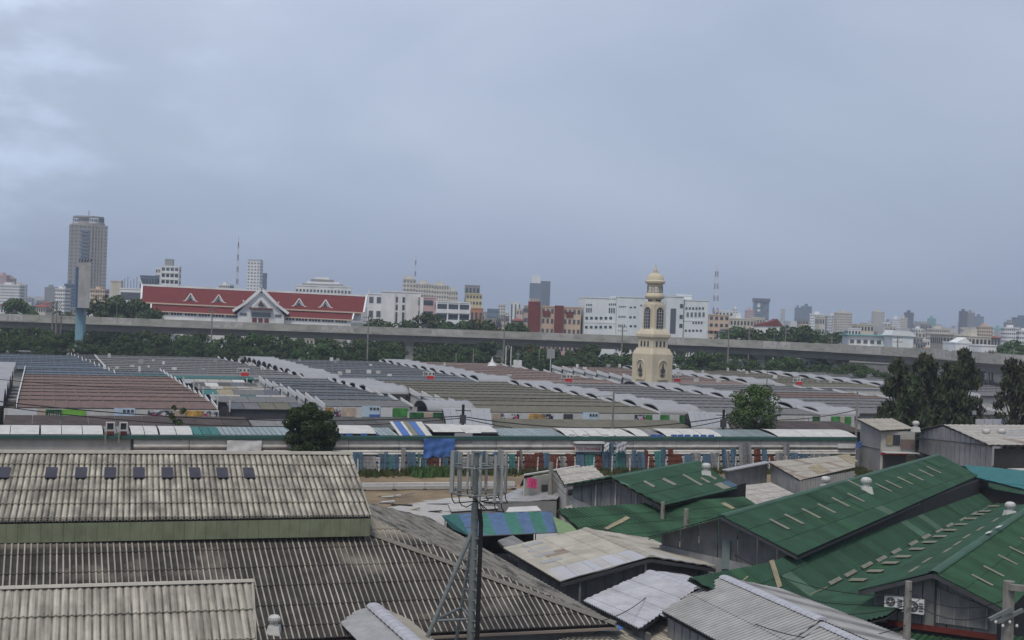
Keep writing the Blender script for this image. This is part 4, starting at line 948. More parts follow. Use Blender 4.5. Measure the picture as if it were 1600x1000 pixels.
for s in (1.2, 1.9):
    mb = MB(); c = b_+Z*(zt-.75)+Vector((s, -.3, 0)); mb.lathe([(.04, 0), (.10, .05), (.04, .09), (.10, .14), (.04, .18), (.08, .24), (.03, .28)], 10, c); part(o_, 'insulator', mb, 'steel_dark')
for k in range(4):
    p = WD(1556+k*11, 972+6*(k % 2), 45.5); mb = MB(); mb.lathe([(.02, -.06), (.05, -.02), (.05, .02), (.02, .06)], 8, p); part(o_, 'insulator', mb, 'offwhite')
# =================================================================== long boundary shed (corrugated steel) with green gutter
WE2 = 137.5
random.seed(21)
shed = thing('long_boundary_shed', 'long low shed with horizontal steel sheeting and green gutter across the picture behind the fence', 'shed', EP(-20, WE2))
def efr(x, y, z): return EP(x, y, z)
def e_at(px, py, z=1.5): return toE(W(px, py, z))[0]
def e_x(px, b, z=1.5):
    """e1 coordinate where pixel column px meets the vertical plane e2=b (near height z)"""
    A_ = EP(0, b, z); n = E2; lo = None
    y = 600
    for _ in range(8):
        p = rp(px, y, A_, n); y += (p.z-z)*F_PX/p.y
    return toE(p)[0]
xc = e_x(206, WE2)
xr = e_x(1336, WE2); xl = -26
mb = MB(); mb.box(xl, xc-.15, WE2, WE2+.2, 0, 3.45, efr); part(shed, 'concrete_wall', mb, 'grey_wall_light')
mb = MB(); mb.box(xc-.1, xc+.05, WE2-.12, WE2+.1, 0, 3.6, efr); part(shed, 'corner_post', mb, 'steel_dark')
M('steel_sheet', (.58, .55, .50), rough=.7, var=.12, scale=1, dirt=(.2, .19, .18), da=.5, dscale=(1, 1, 2), objr=.05)
# horizontal ribbed sheets, each about 5.4 m long, in four courses
x = xc+.1; k = 0
while x < xr-.2:
    L = min(5.4, xr-x)
    for j, (z0, z1) in enumerate(((.0, .86), (.98, 1.58), (1.70, 2.30), (2.42, 3.38))):
        mb = MB(); o = random.uniform(0, .03)
        hh = (z1-z0)
        prof = [(.08, z0), (-.02, z0+.02), (-.20, z0+hh*.25), (-.12, z0+hh*.5), (-.16, z0+hh*.7), (0, z1)]
        vs = [EP(x+.02, WE2+a-o, z) for a, z in prof]+[EP(x+L-.03, WE2+a-o, z) for a, z in prof]
        mb.add(vs, [(i, 6+i, 7+i, i+1) for i in range(5)]+[(0, 1, 2, 3, 4, 5), (11, 10, 9, 8, 7, 6)])
        part(shed, 'steel_sheet', mb, 'steel_sheet')
    x += L; k += 1
mb = MB(); mb.box(xc, xr, WE2+.02, WE2+.15, 0, 3.4, efr); part(shed, 'backing_wall', mb, 'dark_under')
x = xl
while x < xr:
    L = min(9, xr-x); mb = MB(); mb.box(x, x+L-.04, WE2-.45, WE2+.1, 3.4, 3.75, efr); part(shed, 'gutter', mb, 'gutter_green'); x += L
# roof of the shed: mixture of sheets
def shed_sheet(px0, px1, kind, mat, n=1, y0=138.2, y1=142.6, z0=3.72, z1=4.12):
    a, b = e_x(px0, WE2+1, 4), e_x(px1, WE2+1, 4)
    for i in range(n):
        u0, u1 = a+(b-a)*i/n, a+(b-a)*(i+1)/n-.06
        mb = MB()
        if kind == 'vault':
            vs = []
            for s in range(9):
                t = s/8; y = y0+(y1-y0)*t; z = z0+(.75)*math.sin(math.pi*(.10+.5*t))-.2
                vs += [EP(u0, y, z), EP(u1, y, z)]
            mb.add(vs, [(2*s, 2*s+1, 2*s+3, 2*s+2) for s in range(8)])
        else:
            mb.hexa([EP(u0, y0, z0), EP(u1, y0, z0), EP(u1, y1, z1), EP(u0, y1, z1)], [EP(u0, y0, z0+.05), EP(u1, y0, z0+.05), EP(u1, y1, z1+.05), EP(u0, y1, z1+.05)])
        part(shed, 'roof_sheet', mb, mat, smooth=False)
shed_sheet(-30, 62, 'vault', 'offwhite', 2); shed_sheet(64, 162, 'vault', 'offwhite', 3); shed_sheet(205, 248, 'vault', 'offwhite', 2); shed_sheet(250, 302, 'vault', 'offwhite', 2)
shed_sheet(164, 204, 'flat', 'zinc_wall_dark', 2); shed_sheet(303, 345, 'flat', 'teal_panel', 3)
shed_sheet(345, 442, 'flat', 'teal_glass', 12); shed_sheet(442, 520, 'flat', 'teal_glass', 6); shed_sheet(522, 588, 'vault', 'offwhite', 1, z0=3.9)
shed_sheet(589, 592, 'flat', 'blue_tarp'); shed_sheet(593, 622, 'flat', 'teal_glass', 4)
xs = [623, 629, 640, 645, 654, 664, 675]; mm = ['offwhite', 'blue_tarp', 'offwhite', 'skylight', 'blue_tarp', 'offwhite']
for i in range(6): shed_sheet(xs[i], xs[i+1], 'flat', mm[i], 1, z1=4.8)
shed_sheet(676, 725, 'vault', 'offwhite', 1, z0=4.1); shed_sheet(726, 778, 'vault', 'offwhite', 1, z0=4.0)
shed_sheet(780, 882, 'flat', 'teal_glass', 14); shed_sheet(883, 960, 'vault', 'offwhite', 4)
shed_sheet(962, 992, 'flat', 'offwhite', 3); shed_sheet(993, 1014, 'vault', 'offwhite', 1); shed_sheet(1015, 1038, 'flat', 'zinc_wall_dark', 2)
shed_sheet(1040, 1128, 'vault', 'offwhite', 3); shed_sheet(1130, 1212, 'flat', 'teal_glass', 12); shed_sheet(1214, 1338, 'vault', 'offwhite', 3)
mb = MB(); mb.box(xl, xr, 142.8, 143, 0, 3.7, efr); part(shed, 'rear_wall', mb, 'dark_under')
mb = MB(); mb.box(xl, xr, 138, 142.7, 3.3, 3.4, efr); part(shed, 'roof_deck', mb, 'dark_under')
# small blue pieces under the vaults
for px in (530, 545, 568, 1052, 1062, 1073, 1086, 1098, 1110, 893, 914, 945, 1020, 1030):
    a = e_x(px, WE2+.6, 3.9); mb = MB(); mb.box(a-.35, a+.35, WE2+.35, WE2+.45, 3.72, 3.98, efr); part(shed, 'valance_flap', mb, 'blue_tarp' if px < 600 or px > 1000 else 'white')
# signs, tarps and flags hung on the wall
def wall_item(px0, px1, z0, z1, mat, name, label, cat, off=.2, th=.04, sub=None):
    b = WE2-off; a0, a1 = e_x(px0, b, (z0+z1)/2), e_x(px1, b, (z0+z1)/2)
    mb = MB(); mb.box(a0, a1, b-th, b, z0, z1, efr); o = lone(name, mb, MATS[mat], label, cat, org=EP(a0, b, z0)); return o, a0, a1, b
def ripple_cloth(px0, px1, z0, z1, mat, name, label, cat, off=.3):
    b = WE2-off; a0, a1 = e_x(px0, b, 2), e_x(px1, b, 2); mb = MB(); n = 16; m = 8; vs = []
    for j in range(m+1):
        for i in range(n+1):
            vs.append(EP(a0+(a1-a0)*i/n, b-.08-.10*math.sin(i*1.3+j*.5)*(j/m)-.05*math.sin(j*1.7+i*.4), z1-(z1-z0)*j/m-(.12*math.sin(i*.9) if j == m else 0)))
    mb.add(vs, [(j*(n+1)+i, j*(n+1)+i+1, (j+1)*(n+1)+i+1, (j+1)*(n+1)+i) for j in range(m) for i in range(n)]); return lone(name, mb, MATS[mat], label, cat, smooth=True)
ripple_cloth(661, 710, 1.55, 3.55, 'blue_tarp', 'tarpaulin', 'bright blue tarpaulin hanging over the long steel shed wall', 'tarpaulin', off=.5)
ripple_cloth(354, 408, .5, 3.3, 'white', 'banner', 'white rippled banner sheet hung on the long shed wall left of the round tree', 'banner')
def text_on(parent_thing, body, size, base, right, nrm, mat, name='lettering'):
    cu = bpy.data.curves.new(name, 'FONT'); cu.body = body; cu.size = size; cu.align_x = 'CENTER'; cu.align_y = 'CENTER'; cu.extrude = size*.03
    o = bpy.data.objects.new(name, cu); COL.objects.link(o); up = Z
    rot = Matrix((right, up, nrm)).transposed().to_4x4(); o.matrix_world = Matrix.Translation(base-ORG[parent_thing.name]) @ rot
    cu.materials.append(MATS[mat]); bpy.context.view_layer.update()
    me = bpy.data.meshes.new_from_object(o); mw = o.matrix_world.copy(); bpy.data.objects.remove(o); o = bpy.data.objects.new(name, me); COL.objects.link(o); o.matrix_world = mw; o.parent = parent_thing; return o
# white sign with red lettering
b = WE2-.5; a0, a1 = e_x(898, b, 2.5), e_x(940, b, 2.5)
sg = thing('shop_sign', 'long white sign board with dark lettering and the number 12 on the shed wall', 'sign', EP(a0, b, 2.0))
mb = MB(); mb.box(a0, a1, b-.1, b, 2.05, 2.85, efr); part(sg, 'board', mb, 'white')
mb = MB(); mb.box(a0-.1, a1+.1, b-.6, b+.4, 3.05, 3.25, efr); part(sg, 'canopy', mb, 'white')
mb = MB(); mb.box(a0, a1, b-.14, b-.101, 2.05, 2.13, efr); part(sg, 'lower_band', mb, 'steel_dark')
text_on(sg, 'C.T.K.J. Demolition', .42, EP(a0+(a1-a0)*.42, b-.115, 2.48), E1, -E2, 'red_sign'); text_on(sg, '12', .6, EP(a1-.45, b-.115, 2.48), E1, -E2, 'steel_dark')
wall_item(1309, 1336, 2.5, 3.05, 'white', 'notice_board', 'white board with blue top at the right end of the long shed wall', 'notice', off=.4)
wall_item(710, 738, 3.0, 4.1, 'zinc_plain', 'window_unit', 'grey framed panel standing up from the green gutter beside the blue tarpaulin', 'panel', off=.15)
wall_item(752, 778, 3.95, 4.15, 'steel_dark', 'gutter_flap', 'dark strip above the green gutter right of the grey framed panel', 'strip', off=-.5)
# two framed boxes on stilts at the left
for i, (x0, x1) in enumerate(((165, 179), (186, 199))):
    b = WE2+.6; a0, a1 = e_x(x0, b, 4), e_x(x1, b, 4)
    t = thing('roof_lamp_box', ['left white framed box on posts above the shed gutter', 'right white framed box on posts above the shed gutter'][i], 'floodlight', EP((a0+a1)/2, b, 0), 'framed boxes above the gutter')
    zb, zt = 4.15, 5.0
    mb = MB()
    for (u0, u1, w0, w1) in ((a0, a1, zt-.1, zt), (a0, a1, zb, zb+.1), (a0, a0+.12, zb+.1, zt-.1), (a1-.12, a1, zb+.1, zt-.1)): mb.box(u0, u1, b-.3, b+.1, w0, w1, efr)
    part(t, 'frame', mb, 'offwhite'); mb = MB(); mb.box(a0+.12, a1-.12, b-.1, b, zb+.1, zt-.1, efr); part(t, 'glass_front', mb, 'glass')
    mb = MB(); mb.box(a0+.1, a1-.1, b-1.1, b-.3, 3.85, 4.12, efr); part(t, 'red_base', mb, 'rust_panel')
    mb = MB(); mb.box(a0-.15, a0+.02, b-1.3, b-1.15, 3.0, 4.1, efr); part(t, 'bracket', mb, 'skylight')
# blue and rust shutters leaning against the wall
cnt = {}
def lean_panel(px0, px1, z1, mat, word, tilt=.5):
    cnt[word] = cnt.get(word, 0)+1
    b = WE2-.9; a0, a1 = e_x(px0, b, 1), e_x(px1, b, 1)
    t = thing('leaning_panel', f'{ordn(cnt[word])} {word} panel from the left leaning on the long shed wall', 'panel', EP(a0, b, 0), 'panels leaning on the long shed wall')
    n = max(2, int((a1-a0)/.35))
    tl = random.uniform(-.12, .12)
    for i in range(n):
        u0, u1 = a0+(a1-a0)*i/n, a0+(a1-a0)*(i+1)/n-.03
        mb = MB(); y0 = b-random.uniform(0, .05)
        zt = z1-random.uniform(0, .15)*(1 if mat == 'rust_panel' else .3)
        mb.hexa([EP(u0, y0, 0), EP(u1, y0, 0), EP(u1, y0+.06, 0), EP(u0, y0+.06, 0)], [EP(u0+tl, y0+tilt, zt), EP(u1+tl, y0+tilt, zt), EP(u1+tl, y0+tilt+.06, zt), EP(u0+tl, y0+tilt+.06, zt)])
        part(t, 'panel_strip', mb, mat)
    if mat == 'rust_panel':
        for z in (.6, 1.2, 1.8):
            if z < z1-.2: mb = MB(); mb.beam(EP(a0, b-.12+tilt*z/z1, z), EP(a1, b-.12+tilt*z/z1, z), .04, .06); part(t, 'cross_rail', mb, 'rust_panel')
seq = [(546, 568, 2.1, 'blue_panel', 'blue'), (569, 590, 1.7, 'grey_panel', 'grey'), (592, 600, 2.0, 'blue_panel', 'blue'), (600, 606, 2.2, 'blue_panel', 'blue'), (607, 613, 1.8, 'teal_panel', 'teal'), (614, 626, 1.9, 'blue_panel', 'blue'),
       (627, 634, 2.6, 'grey_panel', 'grey'), (638, 652, 2.1, 'blue_panel', 'blue'), (653, 659, 2.0, 'teal_panel', 'teal'), (660, 668, 1.6, 'blue_panel', 'blue'), (669, 674, 1.9, 'rust_panel', 'rusty'), (675, 680, 1.5, 'rust_panel', 'rusty'), (681, 691, 1.9, 'rust_panel', 'rusty'), (692, 701, 2.2, 'blue_panel', 'blue'), (704, 712, 1.6, 'grey_panel', 'grey'),
       (712, 720, 2.2, 'blue_panel', 'blue'), (722, 735, 1.5, 'grey_panel', 'grey'), (736, 748, 1.8, 'grey_panel', 'grey'), (750, 762, 2.2, 'blue_panel', 'blue'), (763, 772, 1.7, 'grey_panel', 'grey'), (773, 783, 2.1, 'blue_panel', 'blue'), (785, 794, 1.5, 'grey_panel', 'grey'), (796, 806, 1.9, 'teal_panel', 'teal'),
       (808, 814, 2.3, 'rust_panel', 'rusty'), (815, 819, 2.4, 'grey_panel', 'grey'), (820, 836, 1.9, 'rust_panel', 'rusty'), (837, 850, 2.1, 'rust_panel', 'rusty'), (851, 861, 2.0, 'blue_panel', 'blue'), (862, 876, 1.9, 'rust_panel', 'rusty'), (878, 886, 1.7, 'grey_panel', 'grey'), (888, 900, 2.0, 'rust_panel', 'rusty'), (901, 914, 2.1, 'blue_panel', 'blue'), (915, 932, 1.9, 'teal_panel', 'teal'), (933, 941, 1.7, 'rust_panel', 'rusty'),
       (942, 961, 3.1, 'blue_panel', 'blue'), (962, 978, 2.9, 'teal_panel', 'teal'), (979, 988, 1.8, 'grey_panel', 'grey'), (989, 996, 2.3, 'blue_panel', 'blue'), (997, 1009, 2.1, 'blue_panel', 'blue'), (1010, 1016, 2.4, 'rust_panel', 'rusty'), (1017, 1024, 1.8, 'rust_panel', 'rusty'), (1025, 1035, 2.2, 'teal_panel', 'teal'), (1036, 1044, 2.6, 'blue_panel', 'blue'), (1045, 1053, 2.5, 'rust_panel', 'rusty'), (1054, 1068, 1.9, 'rust_panel', 'rusty'), (1069, 1082, 1.8, 'blue_panel', 'blue'), (1083, 1099, 2.0, 'grey_panel', 'grey'), (1100, 1112, 1.9, 'blue_panel', 'blue'), (1113, 1128, 2.0, 'grey_panel', 'grey'),
       (1130, 1137, 2.4, 'blue_panel', 'blue'), (1138, 1144, 2.2, 'grey_panel', 'grey'), (1145, 1154, 2.5, 'blue_panel', 'blue'), (1156, 1168, 3.0, 'grey_panel', 'grey'), (1170, 1177, 3.1, 'grey_panel', 'grey'), (1180, 1190, 2.5, 'rust_panel', 'rusty'), (1192, 1200, 2.4, 'blue_panel', 'blue'), (1202, 1212, 1.8, 'rust_panel', 'rusty'), (1213, 1225, 2.0, 'grey_panel', 'grey'), (1226, 1236, 3.1, 'grey_panel', 'grey'), (1238, 1250, 2.0, 'blue_panel', 'blue'), (1251, 1266, 1.8, 'blue_panel', 'blue'), (1268, 1300, 1.9, 'grey_panel', 'grey')]
for s in seq: lean_panel(*s)
for px0, px1, z0, z1, m, w in ((48, 58, .6, 1.6, 'blue_panel', 'blue'), (58, 68, .5, 1.4, 'teal_panel', 'teal'), (78, 88, .6, 1.6, 'blue_panel', 'blue'), (171, 182, .6, 1.6, 'blue_panel', 'blue'), (226, 245, .6, 1.5, 'blue_panel', 'blue'), (263, 268, .5, 1.2, 'red_sign', 'red'), (270, 282, .6, 1.5, 'blue_panel', 'blue'), (357, 364, .6, 1.3, 'blue_panel', 'blue'), (370, 380, .6, 1.2, 'teal_panel', 'teal'), (428, 440, .3, 1.6, 'blue_panel', 'blue'), (512, 530, .1, 1.9, 'rust_panel', 'rust red'), (532, 540, .1, 1.9, 'blue_panel', 'blue')):
    cnt['w'+w] = cnt.get('w'+w, 0)+1
    wall_item(px0, px1, 0.0, z1, m, 'stored_crate', f'{ordn(cnt["w"+w])} {w} crate from the left standing against the shed wall above the hall roof', 'crate', off=.5, th=.5)
for px0, px1, z0, z1, m, lb in ((961, 978, 2.2, 3.3, 'lilac_plain', 'white and grey cloth bundle hanging left of the green gutter gap'), (943, 951, 2.3, 3.2, 'white', 'white cloth hanging beside the number 12 sign'), (1337, 1345, 2.6, 3.4, 'blue_tarp', 'blue bag hanging at the right end of the shed')):
    ripple_cloth(px0, px1, z0, z1, m, 'hanging_cloth', lb, 'cloth', off=1.1)

# fence of concrete posts and rails before the shed
FE = 133.8
fence = thing('post_fence', 'thin fence of concrete posts with wires in front of the leaning panels', 'fence', EP(e_x(560, FE), FE))
fx0, fx1 = e_x(560, FE, 1), e_x(1330, FE, 1); n = 27
for i in range(n+1):
    a = fx0+(fx1-fx0)*i/n; lean = random.uniform(-.12, .12); mb = MB(); h = 1.9*random.uniform(.9, 1.05); mb.beam(EP(a, FE, 0), EP(a+lean, FE+lean*.3, h), .13, .13); part(fence, 'fence_post', mb, 'offwhite')
for z in (.5, .95, 1.4, 1.75):
    mb = MB(); mb.path([EP(fx0+(fx1-fx0)*i/n, FE-.08, z+random.uniform(-.05, .05)) for i in range(n+1)], .014, 4); part(fence, 'wire', mb, 'rust_panel')
# weeds at the fence foot
def tuft_strip(name, pts, mat, n, h, spread, label=None):
    mb = MB()
    for i in range(n):
        a = random.random()*(len(pts)-1); k = int(a); p = pts[k].lerp(pts[k+1], a-k)+E2*random.gauss(0, spread)
        w = random.uniform(.1, .35); hh = h*random.uniform(.4, 1.2); ang = random.uniform(0, math.pi); d = Vector((math.cos(ang), math.sin(ang), 0))*w; l = Vector((random.uniform(-.2, .2), random.uniform(-.2, .2), 0))*hh
        mb.add([p-d, p+d, p+d*.4+l+Z*hh, p-d*.5+l+Z*hh*.8], [(0, 1, 2, 3)])
    o = part(None, name, mb, mat, kind='stuff', org=pts[0]); return o
tuft_strip('weeds', [EP(fx0-2, FE+.6), EP(fx1, FE+.6)], 'weeds', 5000, .55, .9)
tuft_strip('weeds', [EP(e_x(640, FE), FE-1), EP(e_x(700, FE), FE-.5)], 'leaf_mid', 500, 1.0, .6)
tuft_strip('weeds', [W(1290, 745, 0), W(1345, 738, 0)], 'weeds', 900, .7, 1.2)

# =================================================================== market blocks
M('roof_brown', (.165, .108, .09), rough=.85, var=.16, scale=.8, dirt=(.10, .07, .06), da=.5, dscale=(.5, .5, 1), objr=.07, spec=.2)
M('roof_slate', (.090, .10, .112), rough=.8, var=.16, scale=.8, dirt=(.13, .13, .13), da=.4, dscale=(.3, .8, 1), objr=.10, spec=.3)
M('roof_slate_blue', (.080, .105, .135), rough=.8, var=.12, scale=.8, dirt=(.12, .13, .14), da=.4, dscale=(.3, .8, 1), objr=.08, spec=.3)
M('roof_olive', (.125, .115, .085), rough=.85, var=.16, scale=.8, dirt=(.17, .155, .12), da=.4, dscale=(.3, .8, 1), objr=.08, spec=.2)
M('roof_grey', (.13, .13, .128), rough=.85, var=.14, scale=.8, dirt=(.18, .18, .175), da=.4, dscale=(.3, .8, 1), objr=.09, spec=.3)
M('roof_pink', (.19, .135, .115), rough=.85, var=.14, scale=.8, dirt=(.15, .11, .09), da=.4, dscale=(.3, .8, 1), objr=.08, spec=.2)
M('row_gap_shade', (.055, .05, .047), rough=.9)  # tone of the painted shadow line between market rows
M('canopy_white', (.285, .285, .29), rough=.6, var=.10, scale=.7, dirt=(.30, .30, .30), da=.5, dscale=(.6, .6, .6), objr=.06)
M('roof_dark_aisle', (.08, .075, .07), rough=.9, var=.2)
RP = 7.55   # row pitch
def mk_row(L, mat, label, group, wallm='offwhite'):
    t = thing('market_row', label, 'market row', (0, 0, 0), group, rotz=EA)
    D = 7.5; sag = .25
    n = max(1, round(L/9.0)); zf, zr, yr = 3.4, 3.85, 6.4
    # front slope in panels with small rib geometry
    mb = MB()
    k = int(L/1.5)
    for i in range(k):
        u0, u1 = L*i/k, L*(i+1)/k; um = u0+(u1-u0)*.75
        mb.add([(u0, -.15, zf), (um, -.15, zf), (um+.1, -.15, zf+.05), (u1-.05, -.15, zf+.05), (u1, -.15, zf), (u0, yr, zr), (um, yr, zr), (um+.1, yr, zr+.05), (u1-.05, yr, zr+.05), (u1, yr, zr)], [(j, j+1, j+6, j+5) for j in range(4)])
    part(t, 'roof_front', mb, mat)
    mb = MB(); mb.prism([Vector((0, yr, zr)), Vector((L, yr, zr)), Vector((L, D-.25, zf+.1)), Vector((0, D-.25, zf+.1))], (0, 0, -.06)); part(t, 'roof_rear', mb, mat)
    mb = MB(); mb.box(0, L, yr-.14, yr+.14, zr, zr+.10); part(t, 'ridge_cap', mb, 'row_gap_shade')  # dark strip standing in for the shadow gap behind each row
    mb = MB(); mb.box(0, L, -.24, -.16, zf-.22, zf+.02); part(t, 'fascia', mb, 'row_gap_shade')
    mb = MB(); mb.box(.1, L-.1, .5, D-.9, 0, zf-.02); part(t, 'stall_walls', mb, wallm)
    for x in (-.12, L+.02):
        mb = MB(); mb.hexa([Vector((x, -.3, zf-.4)), Vector((x+.1, -.3, zf-.4)), Vector((x+.1, yr+.3, zr-.4)), Vector((x, yr+.3, zr-.4))], [Vector((x, -.3, zf+.28)), Vector((x+.1, -.3, zf+.28)), Vector((x+.1, yr+.3, zr+.45)), Vector((x, yr+.3, zr+.45))]); part(t, 'gable_trim', mb, 'white')
    return t
def mk_canopy():
    t = thing('vaulted_canopy', 'x', 'canopy', (0, 0, 0), 'white vaulted canopies over the market aisles', rotz=EA)
    L = 6.9; D = 6.9; mb = MB(); vs = []; ns = 14
    for s in range(ns+1):
        a = math.pi*s/ns; y = D/2-D/2*math.cos(a); z = 3.3+1.1*math.sin(a)
        vs += [(0, y, z), (L, y, z), (0, y, z-.08), (L, y, z-.08)]
    fs = []
    for s in range(ns):
        k = 4*s; fs += [(k, k+1, k+5, k+4), (k+2, k+6, k+7, k+3), (k, k+4, k+6, k+2), (k+1, k+3, k+7, k+5)]
    mb.add(vs, fs); vl = part(t, 'vault', mb, 'canopy_white')
    for x in (.02, L-.02):
        mb = MB()
        for s in range(ns):
            a = math.pi*s/ns; b = math.pi*(s+1)/ns
            mb.beam((x, D/2-D/2*math.cos(a), 3.32+1.1*math.sin(a)), (x, D/2-D/2*math.cos(b), 3.32+1.1*math.sin(b)), .1, .14)
        part(vl, 'arch_rim', mb, 'canopy_white')
    mb = MB(); mb.box(.3, L-.3, D-.7, D-.5, 0, 3.3); mb.box(.3, L-.3, .05, .15, 2.6, 3.3); part(t, 'valance_wall', mb, 'steel_dark')
    return t
canopy0 = None; ncan = 0
def canopies(e1, e2, n, where, step=RP, start=0):
    global canopy0, ncan
    for i in range(n):
        if canopy0 is None: c = canopy0 = mk_canopy()
        else: c = copy_tree(canopy0)
        c.location = EP(e1, e2+step*(i+start)+.2); c['label'] = f'{ordn(i+1)} vaulted canopy from the front {where}'
        c.rotation_euler[2] = EA; c.scale = (random.uniform(.97, 1.03), 1, random.uniform(.97, 1.04))
def block(e1a, e1b, e2, n, mat, where, shift=0, skip=(), mats=None):
    src = {}
    for i in range(n):
        if i in skip: continue
        m = (mats or {}).get(i, mat)
        if m not in src: r = src[m] = mk_row(e1b-e1a, m, 'x', 'rows of the '+where)
        else: r = copy_tree(src[m])
        r.location = EP(e1a+shift*i, e2+RP*i, random.uniform(-.06, .06)); r.rotation_euler[2] = EA
        r['label'] = f'{ordn(i+1)} market row from the front of the {where}'
F0 = 177.0
block(-2.5, 21.8, F0, 12, 'roof_brown', 'brown roofed block at far left', mats={9: 'roof_slate_blue', 10: 'roof_slate_blue', 11: 'roof_slate_blue'})
block(37.5, 50, F0+7.5, 8, 'roof_slate', 'slate roofed block behind the round tree', mats={0: 'roof_grey'})
block(57.5, 85, F0, 9, 'roof_olive', 'olive brown roofed block in the centre')
block(92.5, 112, F0, 9, 'roof_grey', 'grey roofed block right of centre')
block(119.5, 150, F0+RP*.5, 9, 'roof_grey', 'grey roofed block behind the feathery trees', mats={4: 'roof_brown', 5: 'roof_brown'})
B0 = 252.0
block(-48, 12, 270, 8, 'roof_slate_blue', 'slate blue block beyond the brown block')
block(13, 47, B0, 11, 'roof_grey', 'rear grey block at left', shift=-.6)
block(54, 81.5, B0, 11, 'roof_slate', 'rear slate block left of centre')
block(89.5, 112, B0, 11, 'roof_pink', 'rear reddish block left of the clock tower')
block(126, 146, B0+8, 9, 'roof_pink', 'rear reddish block right of the clock tower')
block(153, 178, B0+4, 9, 'roof_olive', 'rear olive block at right')
block(185, 230, B0-20, 12, 'roof_grey', 'far right grey block')
canopies(50.3, F0+36, 4, 'right of the slate roofed block'); canopies(85.2, F0, 9, 'right of the olive brown block'); canopies(112.2, F0, 9, 'right of the grey block right of centre')
canopies(47.2, B0, 11, 'right of the rear grey block'); canopies(81.8, B0, 11, 'right of the rear slate block'); canopies(146.2, B0+8, 9, 'right of the rear reddish block'); canopies(178.2, B0+4, 8, 'right of the rear olive block'); canopies(112.4, B0-8, 1, 'left of the clock tower foot')
# posts / stall clutter in the wide aisle right of the brown block
random.seed(5)
for i in range(9):
    a, b = 23.2, F0+6+i*7.4; L = 11.8; m = random.choice(['roof_grey', 'asbestos_far', 'roof_dark_aisle', 'roof_grey', 'roof_olive', 'roof_slate'])
    t = thing('aisle_shed', f'{ordn(i+1)} small patched shed from the front in the aisle right of the brown block', 'shed', EP(a, b), 'patched sheds in the aisle', rotz=0)
    zz = random.uniform(3.0, 3.6); x0 = a+random.uniform(0, 3); nn = 5
    for k in range(nn):
        mm = m if random.random() < .6 else random.choice(['offwhite', 'teal_panel', 'tan_sheet', 'zinc_plain', 'roof_grey', 'roof_slate'])
        u0, u1 = x0+(a+L-x0)*k/nn, x0+(a+L-x0)*(k+1)/nn-.08
        mb = MB(); mb.hexa([EP(u0, b, zz-.25), EP(u1, b, zz-.25), EP(u1, b+4, zz+.3), EP(u0, b+4, zz+.3)], [EP(u0, b, zz-.19), EP(u1, b, zz-.19), EP(u1, b+4, zz+.36), EP(u0, b+4, zz+.36)]); part(t, 'roof_sheet', mb, mm)
    mb = MB(); mb.box(x0+.2, a+L-.2, b+.3, b+3.8, 0, zz-.2, efr); part(t, 'walls', mb, 'steel_dark')
    for u in (x0, a+L):
        mb = MB(); mb.box(u-.08, u+.08, b-.2, b+.2, 2.6, zz+.9, efr); part(t, 'post', mb, 'offwhite')
# big white vault at the far left edge
wv = thing('wide_white_canopy', 'broad pale vaulted canopy at the left edge beside the brown block', 'canopy', EP(-12, 178))
for k in range(6):
    mb = MB(); vs = []; y0 = 176+k*15; D = 15.5
    for s in range(13):
        t = s/12; y = y0+D*t; z = 3.6+1.6*math.sin(math.pi*t)
        vs += [EP(-26, y, z), EP(-4.1, y, z)]
    mb.add(vs, [(2*s, 2*s+1, 2*s+3, 2*s+2) for s in range(12)]); part(wv, 'vault', mb, 'canopy_white')
mb = MB(); mb.box(-26, -4.6, 176.5, 264, 0, 3.5, efr); part(wv, 'stall_walls', mb, 'steel_dark')
for k in range(7):
    mb = MB(); mb.box(-3.9, -2.8, F0+1+k*7.2, F0+4+k*7.2, 2.9, 3.15, efr); part(wv, 'aisle_roof', mb, random.choice(['roof_slate', 'zinc_wall_dark', 'roof_olive']))
# front lower row facing the street, ahead of the blocks
def low_front(px0, px1, mat, label, z=2.9):
    a0, a1 = e_x(px0, 166, z), e_x(px1, 166, z)
    t = thing('street_row', label, 'market row', EP(a0, 162), 'low street-side rows')
    n = max(2, round((a1-a0)/3.0))
    for i in range(n):
        u0, u1 = a0+(a1-a0)*i/n, a0+(a1-a0)*(i+1)/n-.05
        mb = MB(); mb.hexa([EP(u0, 163, z-.9), EP(u1, 163, z-.9), EP(u1, 170, z), EP(u0, 170, z)], [EP(u0, 163, z-.82), EP(u1, 163, z-.82), EP(u1, 170, z+.08), EP(u0, 170, z+.08)]); part(t, 'roof_sheet', mb, mat)
    mb = MB(); mb.box(a0+.2, a1-.2, 164, 169.8, 0, z-.95, efr); part(t, 'stall_walls', mb, 'dark_under')
M('roof_dark_brown', (.055, .040, .034), rough=.9, var=.3, scale=.8, objr=.2, dirt=(.12, .10, .09), da=.5, dscale=(.6, 2, 1))
M('roof_dark_grey', (.075, .072, .068), rough=.9, var=.25, scale=.8, objr=.12)
low_front(6, 390, 'roof_dark_brown', 'dark brown low street-side row in front of the brown block')
low_front(520, 700, 'roof_dark_grey', 'dark grey low street-side row right of the round tree')
low_front(762, 1076, 'roof_olive', 'olive low street-side row in front of the centre block')
low_front(1140, 1335, 'roof_dark_brown', 'dark low street-side row behind the bright green tree')
low_front(395, 515, 'zinc_wall_dark', 'grey low street-side row behind the round tree', z=2.6)
